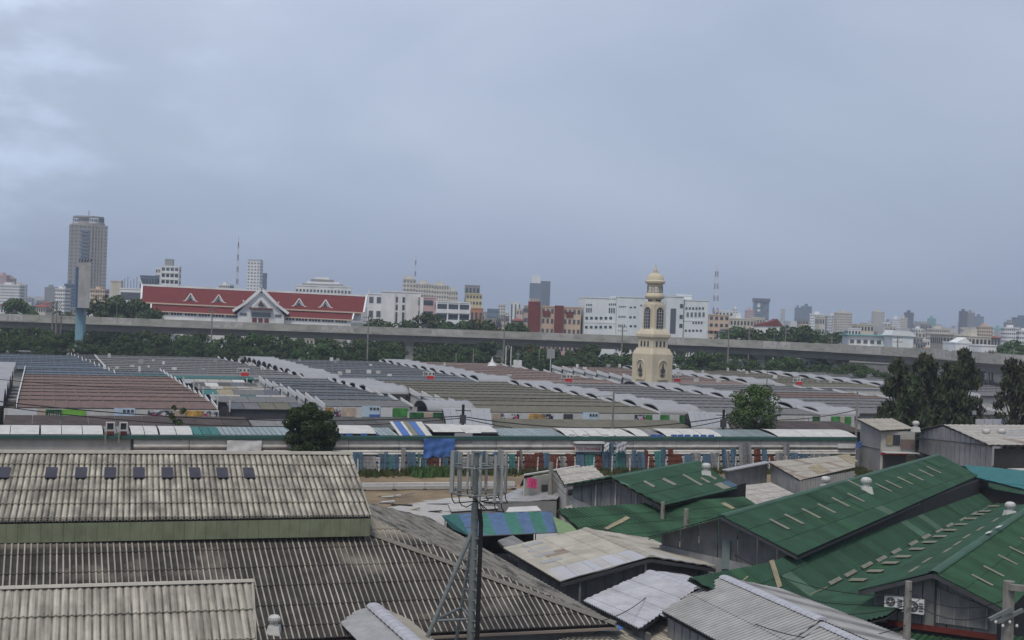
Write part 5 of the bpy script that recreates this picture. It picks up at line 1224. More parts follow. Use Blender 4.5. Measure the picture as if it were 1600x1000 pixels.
# poster walls under the front eaves
M('poster_green', (.05, .20, .05), rough=.7, var=.6, scale=.8); M('poster_lime', (.15, .36, .05), rough=.7, var=.3, scale=.7); M('poster_dark_green', (.02, .10, .03), rough=.7, var=.8, scale=1)
M('poster_orange', (.50, .28, .06), rough=.7, var=.7, scale=1.2, dirt=(.1, .1, .12), da=.8, dscale=(1.2, 1, 1.2)); M('poster_photo', (.5, .5, .5), rough=.7, var=.2, scale=1, dirt=(.03, .03, .05), da=1, dscale=(.9, .9, 1.2), dpos=(.48, .52)); M('poster_sky', (.42, .52, .60), rough=.7, var=.2, scale=.8)
M('poster_white', (.55, .55, .55), rough=.8, var=.1); M('poster_beige', (.42, .33, .25), rough=.8, var=.3, scale=1)
def poster_wall(px0, px1, b, label, items):
    a0, a1 = e_x(px0, b, 2.8), e_x(px1, b, 2.8)
    t = thing('poster_hoarding', label, 'hoarding', EP(a0, b), 'poster hoardings under the market eaves')
    mb = MB(); mb.box(a0, a1, b, b+.15, 0, 3.32, efr); part(t, 'board', mb, 'offwhite')
    for (x0, x1, m, *tx) in items:
        u0, u1 = e_x(x0, b-.1, 2.8), e_x(x1, b-.1, 2.8); z0, z1 = 2.0, 3.25
        if m == 'clinic': m2 = 'poster_sky'; z1 = 3.5
        else: m2 = m
        mb = MB(); mb.box(u0, u1, b-.10, b-.03, z0, z1, efr); po = part(t, 'poster', mb, m2)
        if m == 'clinic':
            for k in range(3):
                mb = MB(); mb.box(u0+(u1-u0)*(.42+k*.19), u0+(u1-u0)*(.55+k*.19), b-.14, b-.101, 2.95, 3.3, efr); part(po, 'printed_square', mb, 'steel_dark')
            mb = MB(); mb.box(u0+(u1-u0)*.4, u1, b-.13, b-.101, 2.0, 2.35, efr); part(po, 'printed_band', mb, 'blue_tarp')
        if m == 'poster_photo':
            for k in range(3): 
                mb = MB(); c = u0+(u1-u0)*random.random()*.8; mb.box(c, c+(u1-u0)*.15, b-.12, b-.101, 2.1, 2.1+random.uniform(.4, 1), efr); part(po, 'printed_figure', mb, random.choice(['steel_dark', 'pink', 'poster_beige']))
        if tx: text_on(t, tx[0], .6, EP((u0+u1)/2, b-.11, 2.65), E1, -E2, tx[1])
poster_wall(6, 342, 175.6, 'white hoarding with lime green posters under the brown block eave', [(12, 58, 'poster_white'), (60, 71, 'poster_beige'), (72, 96, 'poster_dark_green', 'TRAN', 'offwhite'), (97, 134, 'poster_lime'), (178, 211, 'clinic'), (231, 270, 'poster_photo'), (271, 289, 'poster_beige'), (290, 318, 'poster_orange'), (319, 340, 'poster_photo')])
poster_wall(505, 640, 183.5, 'white hoarding with a pale blue poster right of the round tree', [(508, 521, 'poster_orange'), (522, 533, 'poster_photo'), (535, 555, 'poster_beige'), (566, 594, 'clinic'), (595, 613, 'poster_white'), (614, 638, 'poster_green')])
poster_wall(637, 694, 176.2, 'dark green hoarding beneath the pale scalloped canopy', [(640, 662, 'poster_dark_green'), (663, 676, 'poster_beige'), (677, 693, 'poster_dark_green')])
poster_wall(752, 1070, 175.6, 'long hoarding with orange and black and white posters under the centre block eave', [(770, 784, 'poster_beige'), (782, 811, 'poster_photo'), (827, 852, 'poster_orange'), (853, 864, 'poster_photo'), (865, 880, 'poster_white'), (881, 895, 'steel_dark'), (911, 935, 'clinic'), (992, 1008, 'poster_photo'), (1009, 1019, 'poster_green'), (1020, 1031, 'poster_white'), (1032, 1046, 'poster_green'), (1062, 1070, 'poster_dark_green')])
poster_wall(1215, 1335, 175.6, 'hoarding with green posters near the two-storey house', [(1258, 1269, 'poster_white', '2', 'steel_dark'), (1270, 1281, 'poster_dark_green'), (1283, 1298, 'poster_white'), (1299, 1313, 'poster_green'), (1314, 1318, 'poster_beige'), (1320, 1330, 'poster_green')])
# pale upright screens (gate canopies) in front of the hoardings
def gate_screen(pts, label):
    t = thing('gate_canopy', label, 'canopy', W(pts[3][0], pts[3][1], .1), 'sloping pale sheet canopies at the market gates')
    q = [WD(x, y, d) for x, y, d in pts]; n = 7
    for i in range(n):
        f = lambda t_: (q[0].lerp(q[1], t_), q[3].lerp(q[2], t_)); a, b = f(i/n); c, d = f((i+1)/n-.005)
        mb = MB(); mb.prism([a, c, d, b], (0, .1, -.04)); part(t, 'roof_sheet', mb, 'canopy_white')
    mb = MB(); mb.beam(q[0], q[1], .12, .16); mb.beam(q[3], q[2], .12, .16); part(t, 'edge_beam', mb, 'white')
    for p in (q[0], q[1], q[2], q[3]): mb = MB(); mb.tube((p.x, p.y, 0), (p.x, p.y, p.z-.1), .07, n=6); part(t, 'post', mb, 'steel_dark')
gate_screen([(692, 639, 176), (766, 639, 180), (770, 666, 161), (698, 666, 157)], 'pale sheet canopy sloping to the street between the two hoardings')
gate_screen([(1075, 644, 190), (1134, 646, 193), (1140, 669, 172), (1081, 668, 169)], 'pale sheet canopy sloping to the street left of the bright green tree')
# pale scalloped canopies at the front
canopies(50.5, F0+1, 1, 'nearest the pale gate canopy'); 
# street between
g = MB(); g.prism([EP(-45, 147.4, .03), EP(130, 147.4, .03), EP(130, 400, .03), EP(-80, 400, .03)], (0, 0, -.02)); structure('market_pavement', g, MATS['asphalt'])
# white cross walls at the back edge of the front tier with small signs
ns = 0
for e1a, e1b in ((13, 47), (54, 81.5), (89.5, 112), (126, 146), (153, 178)):
    b = B0-1.2 + (8 if e1a == 126 else 4 if e1a == 153 else 0); t = thing('cross_wall', 'long white low wall below the rear block, '+['far left', 'left of centre', 'left of the clock tower', 'right of the clock tower', 'far right'][ns], 'wall', EP(e1a, b), 'white walls between front and rear blocks')
    mb = MB(); mb.box(e1a, e1b, b, b+.2, 0, 3.3, efr); part(t, 'wall_body', mb, 'offwhite'); mb = MB(); mb.box(e1a, e1b, b-.3, b+.25, 3.3, 3.42, efr); part(t, 'coping', mb, 'white'); ns += 1
for i, (px, py) in enumerate(((380, 581), (670, 588), (886, 595), (1083, 599), (1262, 604))):
    D = WD(px, py, 10); p = EP(e_x(px, B0-2, 4.6), B0-2+(8 if i == 3 else 4 if i == 4 else 0), 4.3); w = 2.3
    t = thing('aisle_sign', ['white and red number sign above the rear grey block wall at left', 'white and red number sign above the rear slate block wall', 'white and red number sign left of the clock tower', 'white and red number sign right of the clock tower', 'white and red number sign at far right of the market'][i], 'sign', (p.x, p.y, 0), 'white and red aisle number signs')
    fr = lambda x, y, z, p=p: Vector((p.x, p.y, z))+E1*x+E2*y
    mb = MB(); mb.box(-w/2, w/2, 0, .15, 4.5, 5.35, fr); part(t, 'board', mb, 'offwhite')
    mb = MB(); mb.box(-w*.18, w*.45, -.08, -.01, 3.9, 4.55, fr); part(t, 'red_board', mb, 'red_sign')
    for s in (-.9, .9): mb = MB(); mb.tube(fr(s, .08, 0), fr(s, .08, 4.5), .05, n=6); part(t, 'post', mb, 'galv')
    for k, s in enumerate((-.25, .12, .5)): mb = MB(); mb.box(s*w*.8-.14, s*w*.8+.14, -.05, -.01, 4.75, 5.15, fr); part(t, 'printed_square', mb, 'steel_dark')
    text_on(t, '0', .75, fr(-w*.38, -.05, 4.93), E1, -E2, 'steel_dark')
# thin green-roofed strip behind the front tier
for i, (a, b, m) in enumerate(((16, 37, 'teal_panel'), (51, 60, 'teal_panel'))):
    mb = MB(); mb.hexa([EP(a, 246, 3.4), EP(b, 246, 3.4), EP(b, 250, 3.7), EP(a, 250, 3.7)], [EP(a, 246, 3.5), EP(b, 246, 3.5), EP(b, 250, 3.8), EP(a, 250, 3.8)])
    mb.box(a+.2, b-.2, 246.3, 249.7, 0, 3.38, efr); lone('teal_aisle_roof', mb, MATS[m], ['teal sheet roof in the aisle below the rear grey block', 'teal sheet roof beside the rear slate block'][i], 'roof')

# utility clutter: small rooftop stubs
random.seed(9)
stl = []
for i in range(60): stl.append(random.uniform(*random.choice([(13, 47), (54, 81), (90, 112), (126, 146), (153, 178)])))
stl.sort(); sc_ = {}
for i in range(60):
    a = stl[i]; bn = ['grey block at left', 'slate block', 'reddish block left of the tower', 'reddish block right of the tower', 'olive block'][(a > 50)+(a > 85)+(a > 120)+(a > 150)]; sc_[bn] = sc_.get(bn, 0)+1; b = B0+random.randint(1, 10)*RP-1; s = random.uniform(.2, .5)
    mb = MB(); mb.box(a-s, a+s, b, b+.5, 3.9, 3.9+random.uniform(.4, 1.0), efr); lone('roof_stub', mb, MATS[random.choice(['white', 'offwhite', 'zinc_plain'])], f'{ordn(sc_[bn])} small pale stub from the left on the rear {bn}', 'roof stub', 'pale stubs on the rear market roofs')
# =================================================================== elevated viaduct
via = thing('viaduct', 'long curving concrete road viaduct crossing the whole picture above the trees', 'viaduct', (0, 428, 0))
VZ = 11.5
pts = [(-420, 440), (-163, 428), (-81, 427), (0, 428), (45, 424)]
for px, py in ((1200, 533), (1400, 543), (1500, 549.5), (1600, 556)):
    p = W(px, py, VZ); pts.append((p.x, p.y))
pts += [(150, 255), (160, 200)]
def catmull(P, n=6):
    out = []
    for i in range(len(P)-1):
        p0 = P[max(i-1, 0)]; p1 = P[i]; p2 = P[i+1]; p3 = P[min(i+2, len(P)-1)]
        for k in range(n):
            t = k/n; out.append(tuple(.5*((2*p1[j])+(-p0[j]+p2[j])*t+(2*p0[j]-5*p1[j]+4*p2[j]-p3[j])*t*t+(-p0[j]+3*p1[j]-3*p2[j]+p3[j])*t**3) for j in (0, 1)))
    return out+[P[-1]]
cl = [Vector((x, y, 0)) for x, y in catmull(pts, 6)]
def sweep(parent, name, prof, mat, path, gap=0):
    """prof: closed list of (offset to the far side, z)"""
    rings = []
    for i, p in enumerate(path):
        d = (path[min(i+1, len(path)-1)]-path[max(i-1, 0)]).normalized(); nrm = Vector((-d.y, d.x, 0))
        rings.append([p+nrm*a+Z*z for a, z in prof])
    k = len(prof); mb = MB()
    for r in rings: mb.v += r
    for i in range(len(rings)-1): mb.f += [(i*k+j, i*k+(j+1) % k, (i+1)*k+(j+1) % k, (i+1)*k+j) for j in range(k)]
    mb.f += [tuple(range(k)), tuple((len(rings)-1)*k+j for j in reversed(range(k)))]
    return part(parent, name, mb, mat)
sweep(via, 'girder', [(1.2, 8.0), (1.6, 7.0), (9.4, 7.0), (9.8, 8.0), (10.6, 9.1), (.4, 9.1)], 'concrete_dark', cl)
sweep(via, 'deck', [(-.15, 9.11), (11, 9.11), (11, 9.5), (-.15, 9.5)], 'concrete', cl)
# parapet panels, one object each
def resample(path, step):
    out = [path[0]]; acc = 0
    for a, b in zip(path, path[1:]):
        L = (b-a).length; t = step-acc
        while t <= L: out.append(a.lerp(b, t/L)); t += step
        acc = (acc+L) % step
    return out
rs = resample(cl, 5.0)
for i in range(len(rs)-1):
    a, b = rs[i], rs[i+1]; d = (b-a).normalized(); nn = Vector((-d.y, d.x, 0)); b = b-d*.12
    mb = MB(); mb.hexa([a+nn*-.05+Z*9.5, b+nn*-.05+Z*9.5, b+nn*.2+Z*9.5, a+nn*.2+Z*9.5], [a+nn*-.05+Z*VZ, b+nn*-.05+Z*VZ, b+nn*.2+Z*VZ, a+nn*.2+Z*VZ]); part(via, 'parapet_panel', mb, 'concrete' if i % 7 not in (2, 3) else 'pale_concrete')
    if i % 2 == 0: mb = MB(); mb.hexa([a+nn*10.7+Z*9.5, rs[min(i+2, len(rs)-1)]+nn*10.7+Z*9.5, rs[min(i+2, len(rs)-1)]+nn*10.9+Z*9.5, a+nn*10.9+Z*9.5], [a+nn*10.7+Z*11.4, rs[min(i+2, len(rs)-1)]+nn*10.7+Z*11.4, rs[min(i+2, len(rs)-1)]+nn*10.9+Z*11.4, a+nn*10.9+Z*11.4]); part(via, 'far_parapet', mb, 'concrete')
def pier_at(px, path=cl):
    best = None
    for a, b in zip(path, path[1:]):
        for k in range(10):
            p = a.lerp(b, k/10); u = p.x/p.y; 
            q = ray(px, 540); s = abs(u-q.x/q.y)
            if best is None or s < best[0]: best = (s, p, (b-a).normalized())
    return best[1], best[2]
for px in (80, 225, 360, 500, 641, 783, 926, 1062, 1182, 1291, 1395, 1490, 1585):
    p, d = pier_at(px); nn = Vector((-d.y, d.x, 0)); c = p+nn*5.5
    mb = MB(); w = 1.3
    mb.hexa([c-d*w-nn*1.6, c+d*w-nn*1.6, c+d*w+nn*1.6, c-d*w+nn*1.6], [c-d*w-nn*1.8+Z*5.6, c+d*w-nn*1.8+Z*5.6, c+d*w+nn*1.8+Z*5.6, c-d*w+nn*1.8+Z*5.6])
    pr_ = part(via, 'pier', mb, 'concrete')
    mb = MB(); mb.hexa([c-d*w-nn*1.9+Z*5.61, c+d*w-nn*1.9+Z*5.61, c+d*w+nn*1.9+Z*5.61, c-d*w+nn*1.9+Z*5.61], [c-d*w*1.3-nn*3.6+Z*6.99, c+d*w*1.3-nn*3.6+Z*6.99, c+d*w*1.3+nn*3.6+Z*6.99, c-d*w*1.3+nn*3.6+Z*6.99]); part(pr_, 'pier_head', mb, 'concrete')
# low ramp at the right
ramp = thing('access_ramp', 'lower concrete ramp with solid parapet running below the viaduct at right', 'ramp', W(1400, 600, 0))
rp_ = [W(1305, 558, 6.6), W(1400, 562, 6.8), W(1500, 568, 6.8), W(1610, 577, 6.8), W(1800, 592, 6.8)]
rp_ = [Vector((p.x, p.y, 0)) for p in rp_]
sweep(ramp, 'deck', [(0, 5.2), (6, 5.2), (6, 5.8), (0, 5.8)], 'concrete', rp_)
sweep(ramp, 'side_wall', [(.3, 0), (.6, 0), (.6, 5.18), (.3, 5.18)], 'grey_wall', rp_)
rr_ = resample(rp_, 4)
for i in range(len(rr_)-1):
    a, b = rr_[i], rr_[i+1]; mb = MB(); b = b-(b-a).normalized()*.1; mb.hexa([a+Z*5.8, b+Z*5.8, b+Vector((0, .3, 5.8)), a+Vector((0, .3, 5.8))], [a+Z*6.7, b+Z*6.7, b+Vector((0, .3, 6.7)), a+Vector((0, .3, 6.7))]); part(ramp, 'parapet_panel', mb, 'pale_concrete')
    mb = MB(); mb.beam(a+Z*6.75, a+Z*7.1, .3, .3); part(ramp, 'parapet_post', mb, 'rust_panel')

# =================================================================== clock tower
M('tower_cream', (.52, .455, .335), rough=.85, var=.06, scale=.3, dirt=(.30, .25, .16), da=.35, dscale=(.5, .5, .15))
TD = 275.0
tb = WD(1018, 603, TD); zt = lambda y: ZA(1020, y, TD)
tw_ = thing('clock_tower', 'cream square clock tower with arched windows and a bulbous domed lantern rising from the market', 'tower', (tb.x, tb.y, 0), rotz=0)
TR = R(36); TB = Vector((tb.x, tb.y, 0))
ct_, st_ = math.cos(TR), math.sin(TR)
def tf(x, y, z): return TB+Vector((x*ct_-y*st_, x*st_+y*ct_, z))
sp_ = 2100/TD
def side(wpx): return wpx/sp_/(math.sin(TR)+math.cos(TR))/2   # half side from the drawn width
def oct_ring(h, z, ch=.12): 
    c = h*ch; return [tf(x, y, z) for x, y in ((-h+c, -h), (h-c, -h), (h, -h+c), (h, h-c), (h-c, h), (-h+c, h), (-h, h-c), (-h, -h+c))]
def stack(name, prof, mat='tower_cream', ch=.12):
    mb = MB(); 
    for h, z in prof: mb.v += oct_ring(h, z, ch)
    k = 8
    for j in range(len(prof)-1): mb.f += [(j*k+i, j*k+(i+1) % k, (j+1)*k+(i+1) % k, (j+1)*k+i) for i in range(k)]
    mb.f += [tuple(reversed(range(k))), tuple((len(prof)-1)*k+i for i in range(k))]
    return part(tw_, name, mb, mat)
hb = side(65)
stack('base', [(hb*1.02, 0), (hb*1.02, zt(596)), (hb, zt(596)+.05), (hb, zt(553)), (side(53), zt(544))], ch=.10)
stack('window_band', [(side(48), zt(544)), (side(48), zt(529))])
stack('cornice', [(side(50), zt(529)), (side(57), zt(526)), (side(57), zt(522)), (side(50), zt(518)), (side(40), zt(514)), (side(38), zt(512))])
stack('shaft', [(side(38), zt(512)), (side(36.5), zt(480)), (side(36.5), zt(476)), (side(33), zt(472))], ch=.2)
stack('upper_band', [(side(25), zt(472)), (side(25), zt(467))], ch=.5)
def ring(name, prof, mat='tower_cream', n=24):
    mb = MB(); mb.lathe([(r/sp_/2, z) for r, z in prof], n, TB); return part(tw_, name, mb, mat, smooth=False)
ring('ring_cornice', [(23, zt(468)), (30, zt(465)), (31, zt(463)), (29, zt(460)), (25, zt(458))])
ring('lantern', [(22.5, zt(459)), (22.5, zt(445)), (26, zt(443))])
ring('dome', [(26, zt(444)), (31, zt(442)), (32, zt(439.5)), (28, zt(437.5)), (27, zt(435)), (24, zt(431)), (17, zt(428)), (9, zt(426.5))])
ring('finial', [(9, zt(427)), (9.5, zt(425.5)), (6, zt(424.5)), (7, zt(422.5)), (4, zt(420.5)), (3, zt(418)), (1.2, zt(415)), (.5, zt(411))])
# windows on the two visible faces and their opposites
def face_item(name, f, u0, u1, z0, z1, h, mat, arch=False, depth=.12, seg=8, par=None):
    """f 0..3 face, u in -1..1 across the face"""
    rz = [(0, -1), (1, 0), (0, 1), (-1, 0)][f]
    def P(u, z, d):
        if f == 0: return tf(u*h, -h-d, z)
        if f == 1: return tf(h+d, u*h, z)
        if f == 2: return tf(-u*h, h+d, z)
        return tf(-h-d, -u*h, z)
    if not arch: poly = [(u0, z0), (u1, z0), (u1, z1), (u0, z1)]
    else:
        r = (u1-u0)/2*h; c = (u0+u1)/2; zc = z1-r; poly = [(u0, z0), (u1, z0)]+[(c+(u1-u0)/2*math.cos(math.pi*k/seg), zc+r*math.sin(math.pi*k/seg)) for k in range(seg+1)]
    n = P(0, 0, 1)-P(0, 0, 0); mb = MB(); mb.prism([P(u, z, -.05) for u, z in poly], n*(depth+.05)); return part(par or tw_, name, mb, mat)
for f in range(4):
    hs = side(37)
    face_item('arch_surround', f, -.60, .60, zt(520)+.4, zt(477), hs, 'tower_cream', True, .08)
    w = face_item('tower_window', f, -.5, .5, zt(517), zt(480), hs, 'steel_dark', True, .14)
    for u in (-.17, .17): face_item('window_bar', f, u-.02, u+.02, zt(516.5), zt(483), hs, 'lilac_plain', False, .22, par=w)
    for y in (513, 508, 503, 498, 493, 488): face_item('window_bar', f, -.42, .42, zt(y)-.05, zt(y)+.05, hs, 'lilac_plain', False, .2, par=w)
    for u in (-.45, 0, .45): face_item('slot_window', f, u-.1, u+.1, zt(541.5), zt(533), side(48), 'glass', False, .04)
    for k in range(5): u = -.5+k*.25; face_item('weep_hole', f, u-.06, u+.06, zt(600.5), zt(598), hb*1.02, 'steel_dark', False, .03)
    face_item('niche_sill', f, -.42, .42, zt(592.5), zt(590.5), hb, 'tower_cream', False, .35)
    # dark emblem in the niche
    def E_(u, z, d): return {0: tf(u*hb, -hb-d, z), 1: tf(hb+d, u*hb, z), 2: tf(-u*hb, hb+d, z), 3: tf(-hb-d, -u*hb, z)}[f]
    n = E_(0, 0, 1)-E_(0, 0, 0)
    zc_ = zt(562)-.40*hb; rim = [E_(-.40, zt(590.5), .12)]+[E_(.40*math.cos(math.pi-math.pi*k/10), zc_+.40*hb*math.sin(math.pi*k/10), .12) for k in range(11)]+[E_(.40, zt(590.5), .12)]
    mb = MB(); mb.path(rim, .17, 6); part(tw_, 'niche_arch', mb, 'tower_cream')
    mb = MB(); base = zt(582); top = zt(566); H_ = top-base
    mb.prism([E_(u, base+v*H_, .2) for u, v in ((-.20, .12), (-.1, 0), (.1, 0), (.20, .12), (.16, .42), (.10, .30), (.08, .55), (.05, .62), (.03, .85), (0, 1), (-.03, .85), (-.05, .62), (-.08, .55), (-.10, .30), (-.16, .42))], n*.08); part(tw_, 'emblem', mb, 'steel_dark')
    for y, w_ in ((584.5, .16), (587, .13)): face_item('inscription_bar', f, -w_, w_, zt(y)-.1, zt(y)+.1, hb, 'steel_dark', False, .26)
    for k in range(4): u = -.45+k*.3; face_item('vent_hole', f, u-.1, u+.1, zt(471)+.05, zt(468)-.05, side(25), 'steel_dark', False, .04)
for k in range(8):
    a = 2*math.pi*k/8+.05; r = 22.5/sp_/2; d = Vector((math.cos(a), math.sin(a), 0)); s = Vector((-d.y, d.x, 0)); c = TB+d*r
    mb = MB(); mb.prism([c+s*u+Z*z for u, z in ((-.38, zt(457.5)), (.38, zt(457.5)), (.38, zt(447.5)), (-.38, zt(447.5)))], d*.06); lw_ = part(tw_, 'lantern_window', mb, 'steel_dark')
    for u in (-.2, .2): mb = MB(); mb.prism([c+s*(u+v)+Z*z for v, z in ((-.13, zt(456.8)), (.13, zt(456.8)), (.07, zt(452.5)), (.13, zt(448.2)), (-.13, zt(448.2)), (-.07, zt(452.5)))], d*.12); part(lw_, 'white_curtain', mb, 'white' if k in (5, 6) else 'zinc_plain')
    mb = MB(); mb.beam(c+d*.03+Z*zt(459), c+d*.03+Z*zt(445), .16, .2); part(tw_, 'pilaster', mb, 'tower_cream')
    c = c+d*.08


# =================================================================== billboard pylon at the left
PD = 385.0
pb = WD(124, 556, PD); Pz = lambda y: ZA(127, y, PD); k_ = PD/2100
M('pylon_blue', (.17, .30, .36), rough=.6, var=.08, scale=.3, dirt=(.1, .2, .25), da=.3)
py_ = thing('billboard_pylon', 'tall pale blue steel pylon carrying a narrow grey billboard seen edge-on, at left', 'billboard', (pb.x, pb.y, 0))
mb = MB(); mb.box(-1.15, 1.15, -1.0, 1.0, 0, Pz(480), lambda x, y, z: Vector((pb.x+x, pb.y+y, z))); part(py_, 'column', mb, 'pylon_blue')
mb = MB(); mb.box(-2.8, 2.8, -2.5, 2, 0, Pz(545), lambda x, y, z: Vector((pb.x+x, pb.y+y, z))); part(py_, 'footing', mb, 'pale_concrete')
cx = WD(130, 440, PD).x
pa_ = math.atan(.315)+R(1.5)
pf = lambda x, y, z: Vector((cx+x*math.cos(pa_)-y*math.sin(pa_), pb.y+x*math.sin(pa_)+y*math.cos(pa_), z))
mb = MB(); mb.box(-1.45, 1.75, -6, 6, Pz(481), Pz(410), pf); part(py_, 'billboard_box', mb, 'grey_wall_light')
mb = MB(); mb.box(-2.1, -1.5, -6, 6, Pz(481), Pz(418), pf); part(py_, 'display_face', mb, 'strip_blue')
for i in range(5):
    mb = MB(); x = -1.4+i*.75; mb.beam(pf(x, -6, Pz(410)), pf(x+.3, -6, Pz(405)), .25, .25); part(py_, 'floodlight', mb, 'steel_dark')
mb = MB(); mb.beam((pb.x+1, pb.y, Pz(475)), (pb.x+7, pb.y, Pz(475)), .2, .2); part(py_, 'side_arm', mb, 'galv')

# =================================================================== buildings beyond the viaduct
M('b_white', (.70, .70, .69), rough=.8, var=.06, scale=.2, dirt=(.40, .40, .39), da=.5, dscale=(.2, .2, .06)); M('b_mint', (.65, .68, .675), rough=.8, var=.05, scale=.2, dirt=(.38, .42, .42), da=.4, dscale=(.2, .2, .05)); M('b_cream', (.56, .52, .44), rough=.85, var=.08, scale=.2, dirt=(.36, .32, .25), da=.4, dscale=(.2, .2, .06))
M('b_pink', (.50, .34, .34), rough=.85, var=.08, scale=.2); M('b_peach', (.55, .42, .32), rough=.85, var=.08, scale=.2); M('b_grey', (.27, .27, .27), rough=.8, var=.08, scale=.2); M('b_beige', (.31, .29, .265), rough=.85, var=.08, scale=.2, dirt=(.25, .22, .19), da=.4, dscale=(.1, .1, .05))
M('b_blue', (.13, .17, .23), rough=.4, var=.12, scale=.1); M('b_dark', (.10, .11, .13), rough=.5, var=.1, scale=.1); M('b_brick', (.16, .045, .040), rough=.85, var=.1, scale=.2); M('b_teal', (.16, .38, .36), rough=.7, var=.1, scale=.3); M('b_yellow', (.55, .47, .29), rough=.85, var=.08); M('b_orange', (.42, .20, .12), rough=.85, var=.1)
M('roof_red_tile', (.135, .020, .018), rough=.75, var=.10, scale=.3, dirt=(.13, .02, .02), da=.4, dscale=(.1, .6, 1)); M('roof_redfar', (.25, .07, .05), rough=.8, var=.15, scale=.3); M('win_blue', (.06, .075, .09), rough=.4, var=.2, scale=.3); M('win_light', (.15, .17, .19), rough=.4, var=.3, scale=.3)
def frame_at(px, D, rot):
    p = WD(px, 500, D); c, s = math.cos(rot), math.sin(rot); o = Vector((p.x, p.y, 0))
    return o, (lambda x, y, z: Vector((o.x+x*c-y*s, o.y+x*s+y*c, z)))
def building(px0, px1, ytop, D, wallm, label, floors=0, bays=0, style='grid', depth=None, rot=0.0, name='building', winm='win_blue', roof=None, cat='building', group=None, extras=(), far=None):
    pc = (px0+px1)/2; w = (px1-px0)*D/2100; zt_ = ZA(pc, ytop, D); depth = depth or max(8, w*.6)
    w = max(2.0, w/ (abs(math.cos(rot))) - abs(math.tan(rot))*depth*0.15)
    o, fr = frame_at(pc, D, rot); t = thing(name, label, cat, o, group)
    mb = MB(); mb.box(-w/2, w/2, 0, depth, 0, zt_, fr); part(t, 'walls', mb, wallm)
    if far is None: far = (w/max(1, bays))*2100/D < 9
    if floors:
        z0 = 1.0; fh = (zt_-z0)/floors; win = MB(); vis0 = 0
        for i in range(floors):
            za, zb = z0+fh*(i+.38), z0+fh*(i+.82)
            if zb > zt_-.3: zb = zt_-.3
            if style == 'grid':
                bw = w/bays
                for k in range(bays):
                    xa = -w/2+bw*(k+.22); xb = -w/2+bw*(k+.78); b = MB() if not far else win
                    b.box(xa, xb, -.12, -.005, za, zb, fr)
                    if not far: part(t, 'window', b, winm)
            else:
                b = MB() if not far else win
                if style == 'bands': b.box(-w/2+w*.03, w/2-w*.03, -.12, -.005, za, zb, fr)
                elif style == 'balcony':
                    b.box(-w/2+w*.03, w/2-w*.03, -.12, -.005, za-.1, zb+.1, fr)
                if not far: part(t, 'window_band', b, winm)
            if style == 'balcony':
                mb = MB(); mb.box(-w/2-.05, w/2+.05, -1.2, -.125, z0+fh*i-.1, z0+fh*(i+.36), fr); part(t, 'balcony_front', mb, wallm)
                for k in range(max(2, bays)+1): 
                    x = -w/2+w*k/max(2, bays); 
                    mb = MB(); mb.box(x-.25, x+.25, -1.0, -.13, z0+fh*(i+.36)+.01, z0+fh*(i+1)-.11, fr); part(t, 'pier', mb, wallm)
        if style == 'strips':
            win = MB(); far = True
            for k in range(bays):
                xa = -w/2+w*(k+.3)/bays; xb = -w/2+w*(k+.7)/bays; win.box(xa, xb, -.12, -.005, 3, zt_-1.5, fr)
        # side faces
        for sx in (-1, 1):
            bs = max(1, round(depth/(w/max(1, bays)))) if bays else 2
            for i in range(floors):
                za, zb = z0+fh*(i+.38), z0+fh*(i+.82)
                for k in range(min(bs, 8)):
                    ya = depth*(k+.25)/min(bs, 8); yb = depth*(k+.7)/min(bs, 8); x_ = sx*w/2
                    (win if True else 0).box(min(x_, x_+sx*.12), max(x_, x_+sx*.12), ya, yb, za, zb, fr)
        if win.v: part(t, 'windows' if far else 'side_windows', win, winm, kind='stuff')
    mb = MB(); mb.box(-w/2-.15, w/2+.15, -.2, depth+.15, zt_, zt_+max(.4, D*.0008), fr); part(t, 'parapet', mb, wallm)
    if roof == 'hip':
        h = w*.18; mb = MB(); a = fr(-w/2-1, -1, zt_+.5), fr(w/2+1, -1, zt_+.5), fr(w/2+1, depth+1, zt_+.5), fr(-w/2-1, depth+1, zt_+.5); r0, r1 = fr(-w/4, depth/2, zt_+.5+h), fr(w/4, depth/2, zt_+.5+h)
        mb.add([*a, r0, r1], [(0, 1, 5, 4), (1, 2, 5), (2, 3, 4, 5), (3, 0, 4), (3, 2, 1, 0)]); part(t, 'roof', mb, 'roof_redfar')
    for e_ in extras:
        x0, x1, dz, m = e_; mb = MB(); mb.box(-w/2+w*x0, -w/2+w*x1, depth*.2, depth*.8, zt_+.4, zt_+dz, fr); part(t, 'rooftop_block', mb, m)
    return t, fr, w, zt_, depth
# tall office tower
t, fr, w, zt_, dp = building(107, 162, 353, 1100, 'b_beige', 'tall beige office tower with blue glass corners and white rooftop signs at far left', 26, 9, 'grid', depth=26, rot=.35, name='office_tower', winm='win_light')
for sx in (-1,):
    for i in range(24):
        z = 4+i*(zt_-6)/24; mb = MB(); mb.box(-w/2+w*.30, -w/2+w*.5, -1.2, -.13, z, z+(zt_-6)/24*.55, fr); part(t, 'glass_bay', mb, 'b_blue')
for x in (.56, .64, .72, .80): mb = MB(); mb.box(-w/2+w*x, -w/2+w*(x+.03), -.9, -.13, 3, zt_+1, fr); part(t, 'mullion', mb, 'b_beige')
z1 = ZA(135, 347, 1100); z2 = ZA(135, 337, 1100)
c = fr(0, dp/2, 0)
mb = MB(); mb.lathe([(w*.46, zt_+.5), (w*.46, z1), (w*.43, z1+.1), (w*.43, z2)], 12, c); part(t, 'crown', mb, 'b_beige')
mb = MB(); mb.lathe([(w*.435, z2-4.2), (w*.435, z2-1.2)], 12, c); part(t, 'crown_glass', mb, 'b_dark')
mb = MB(); mb.tube(c+Z*z2, c+Z*(z2+5), .3, n=6); part(t, 'flagpole', mb, 'galv')
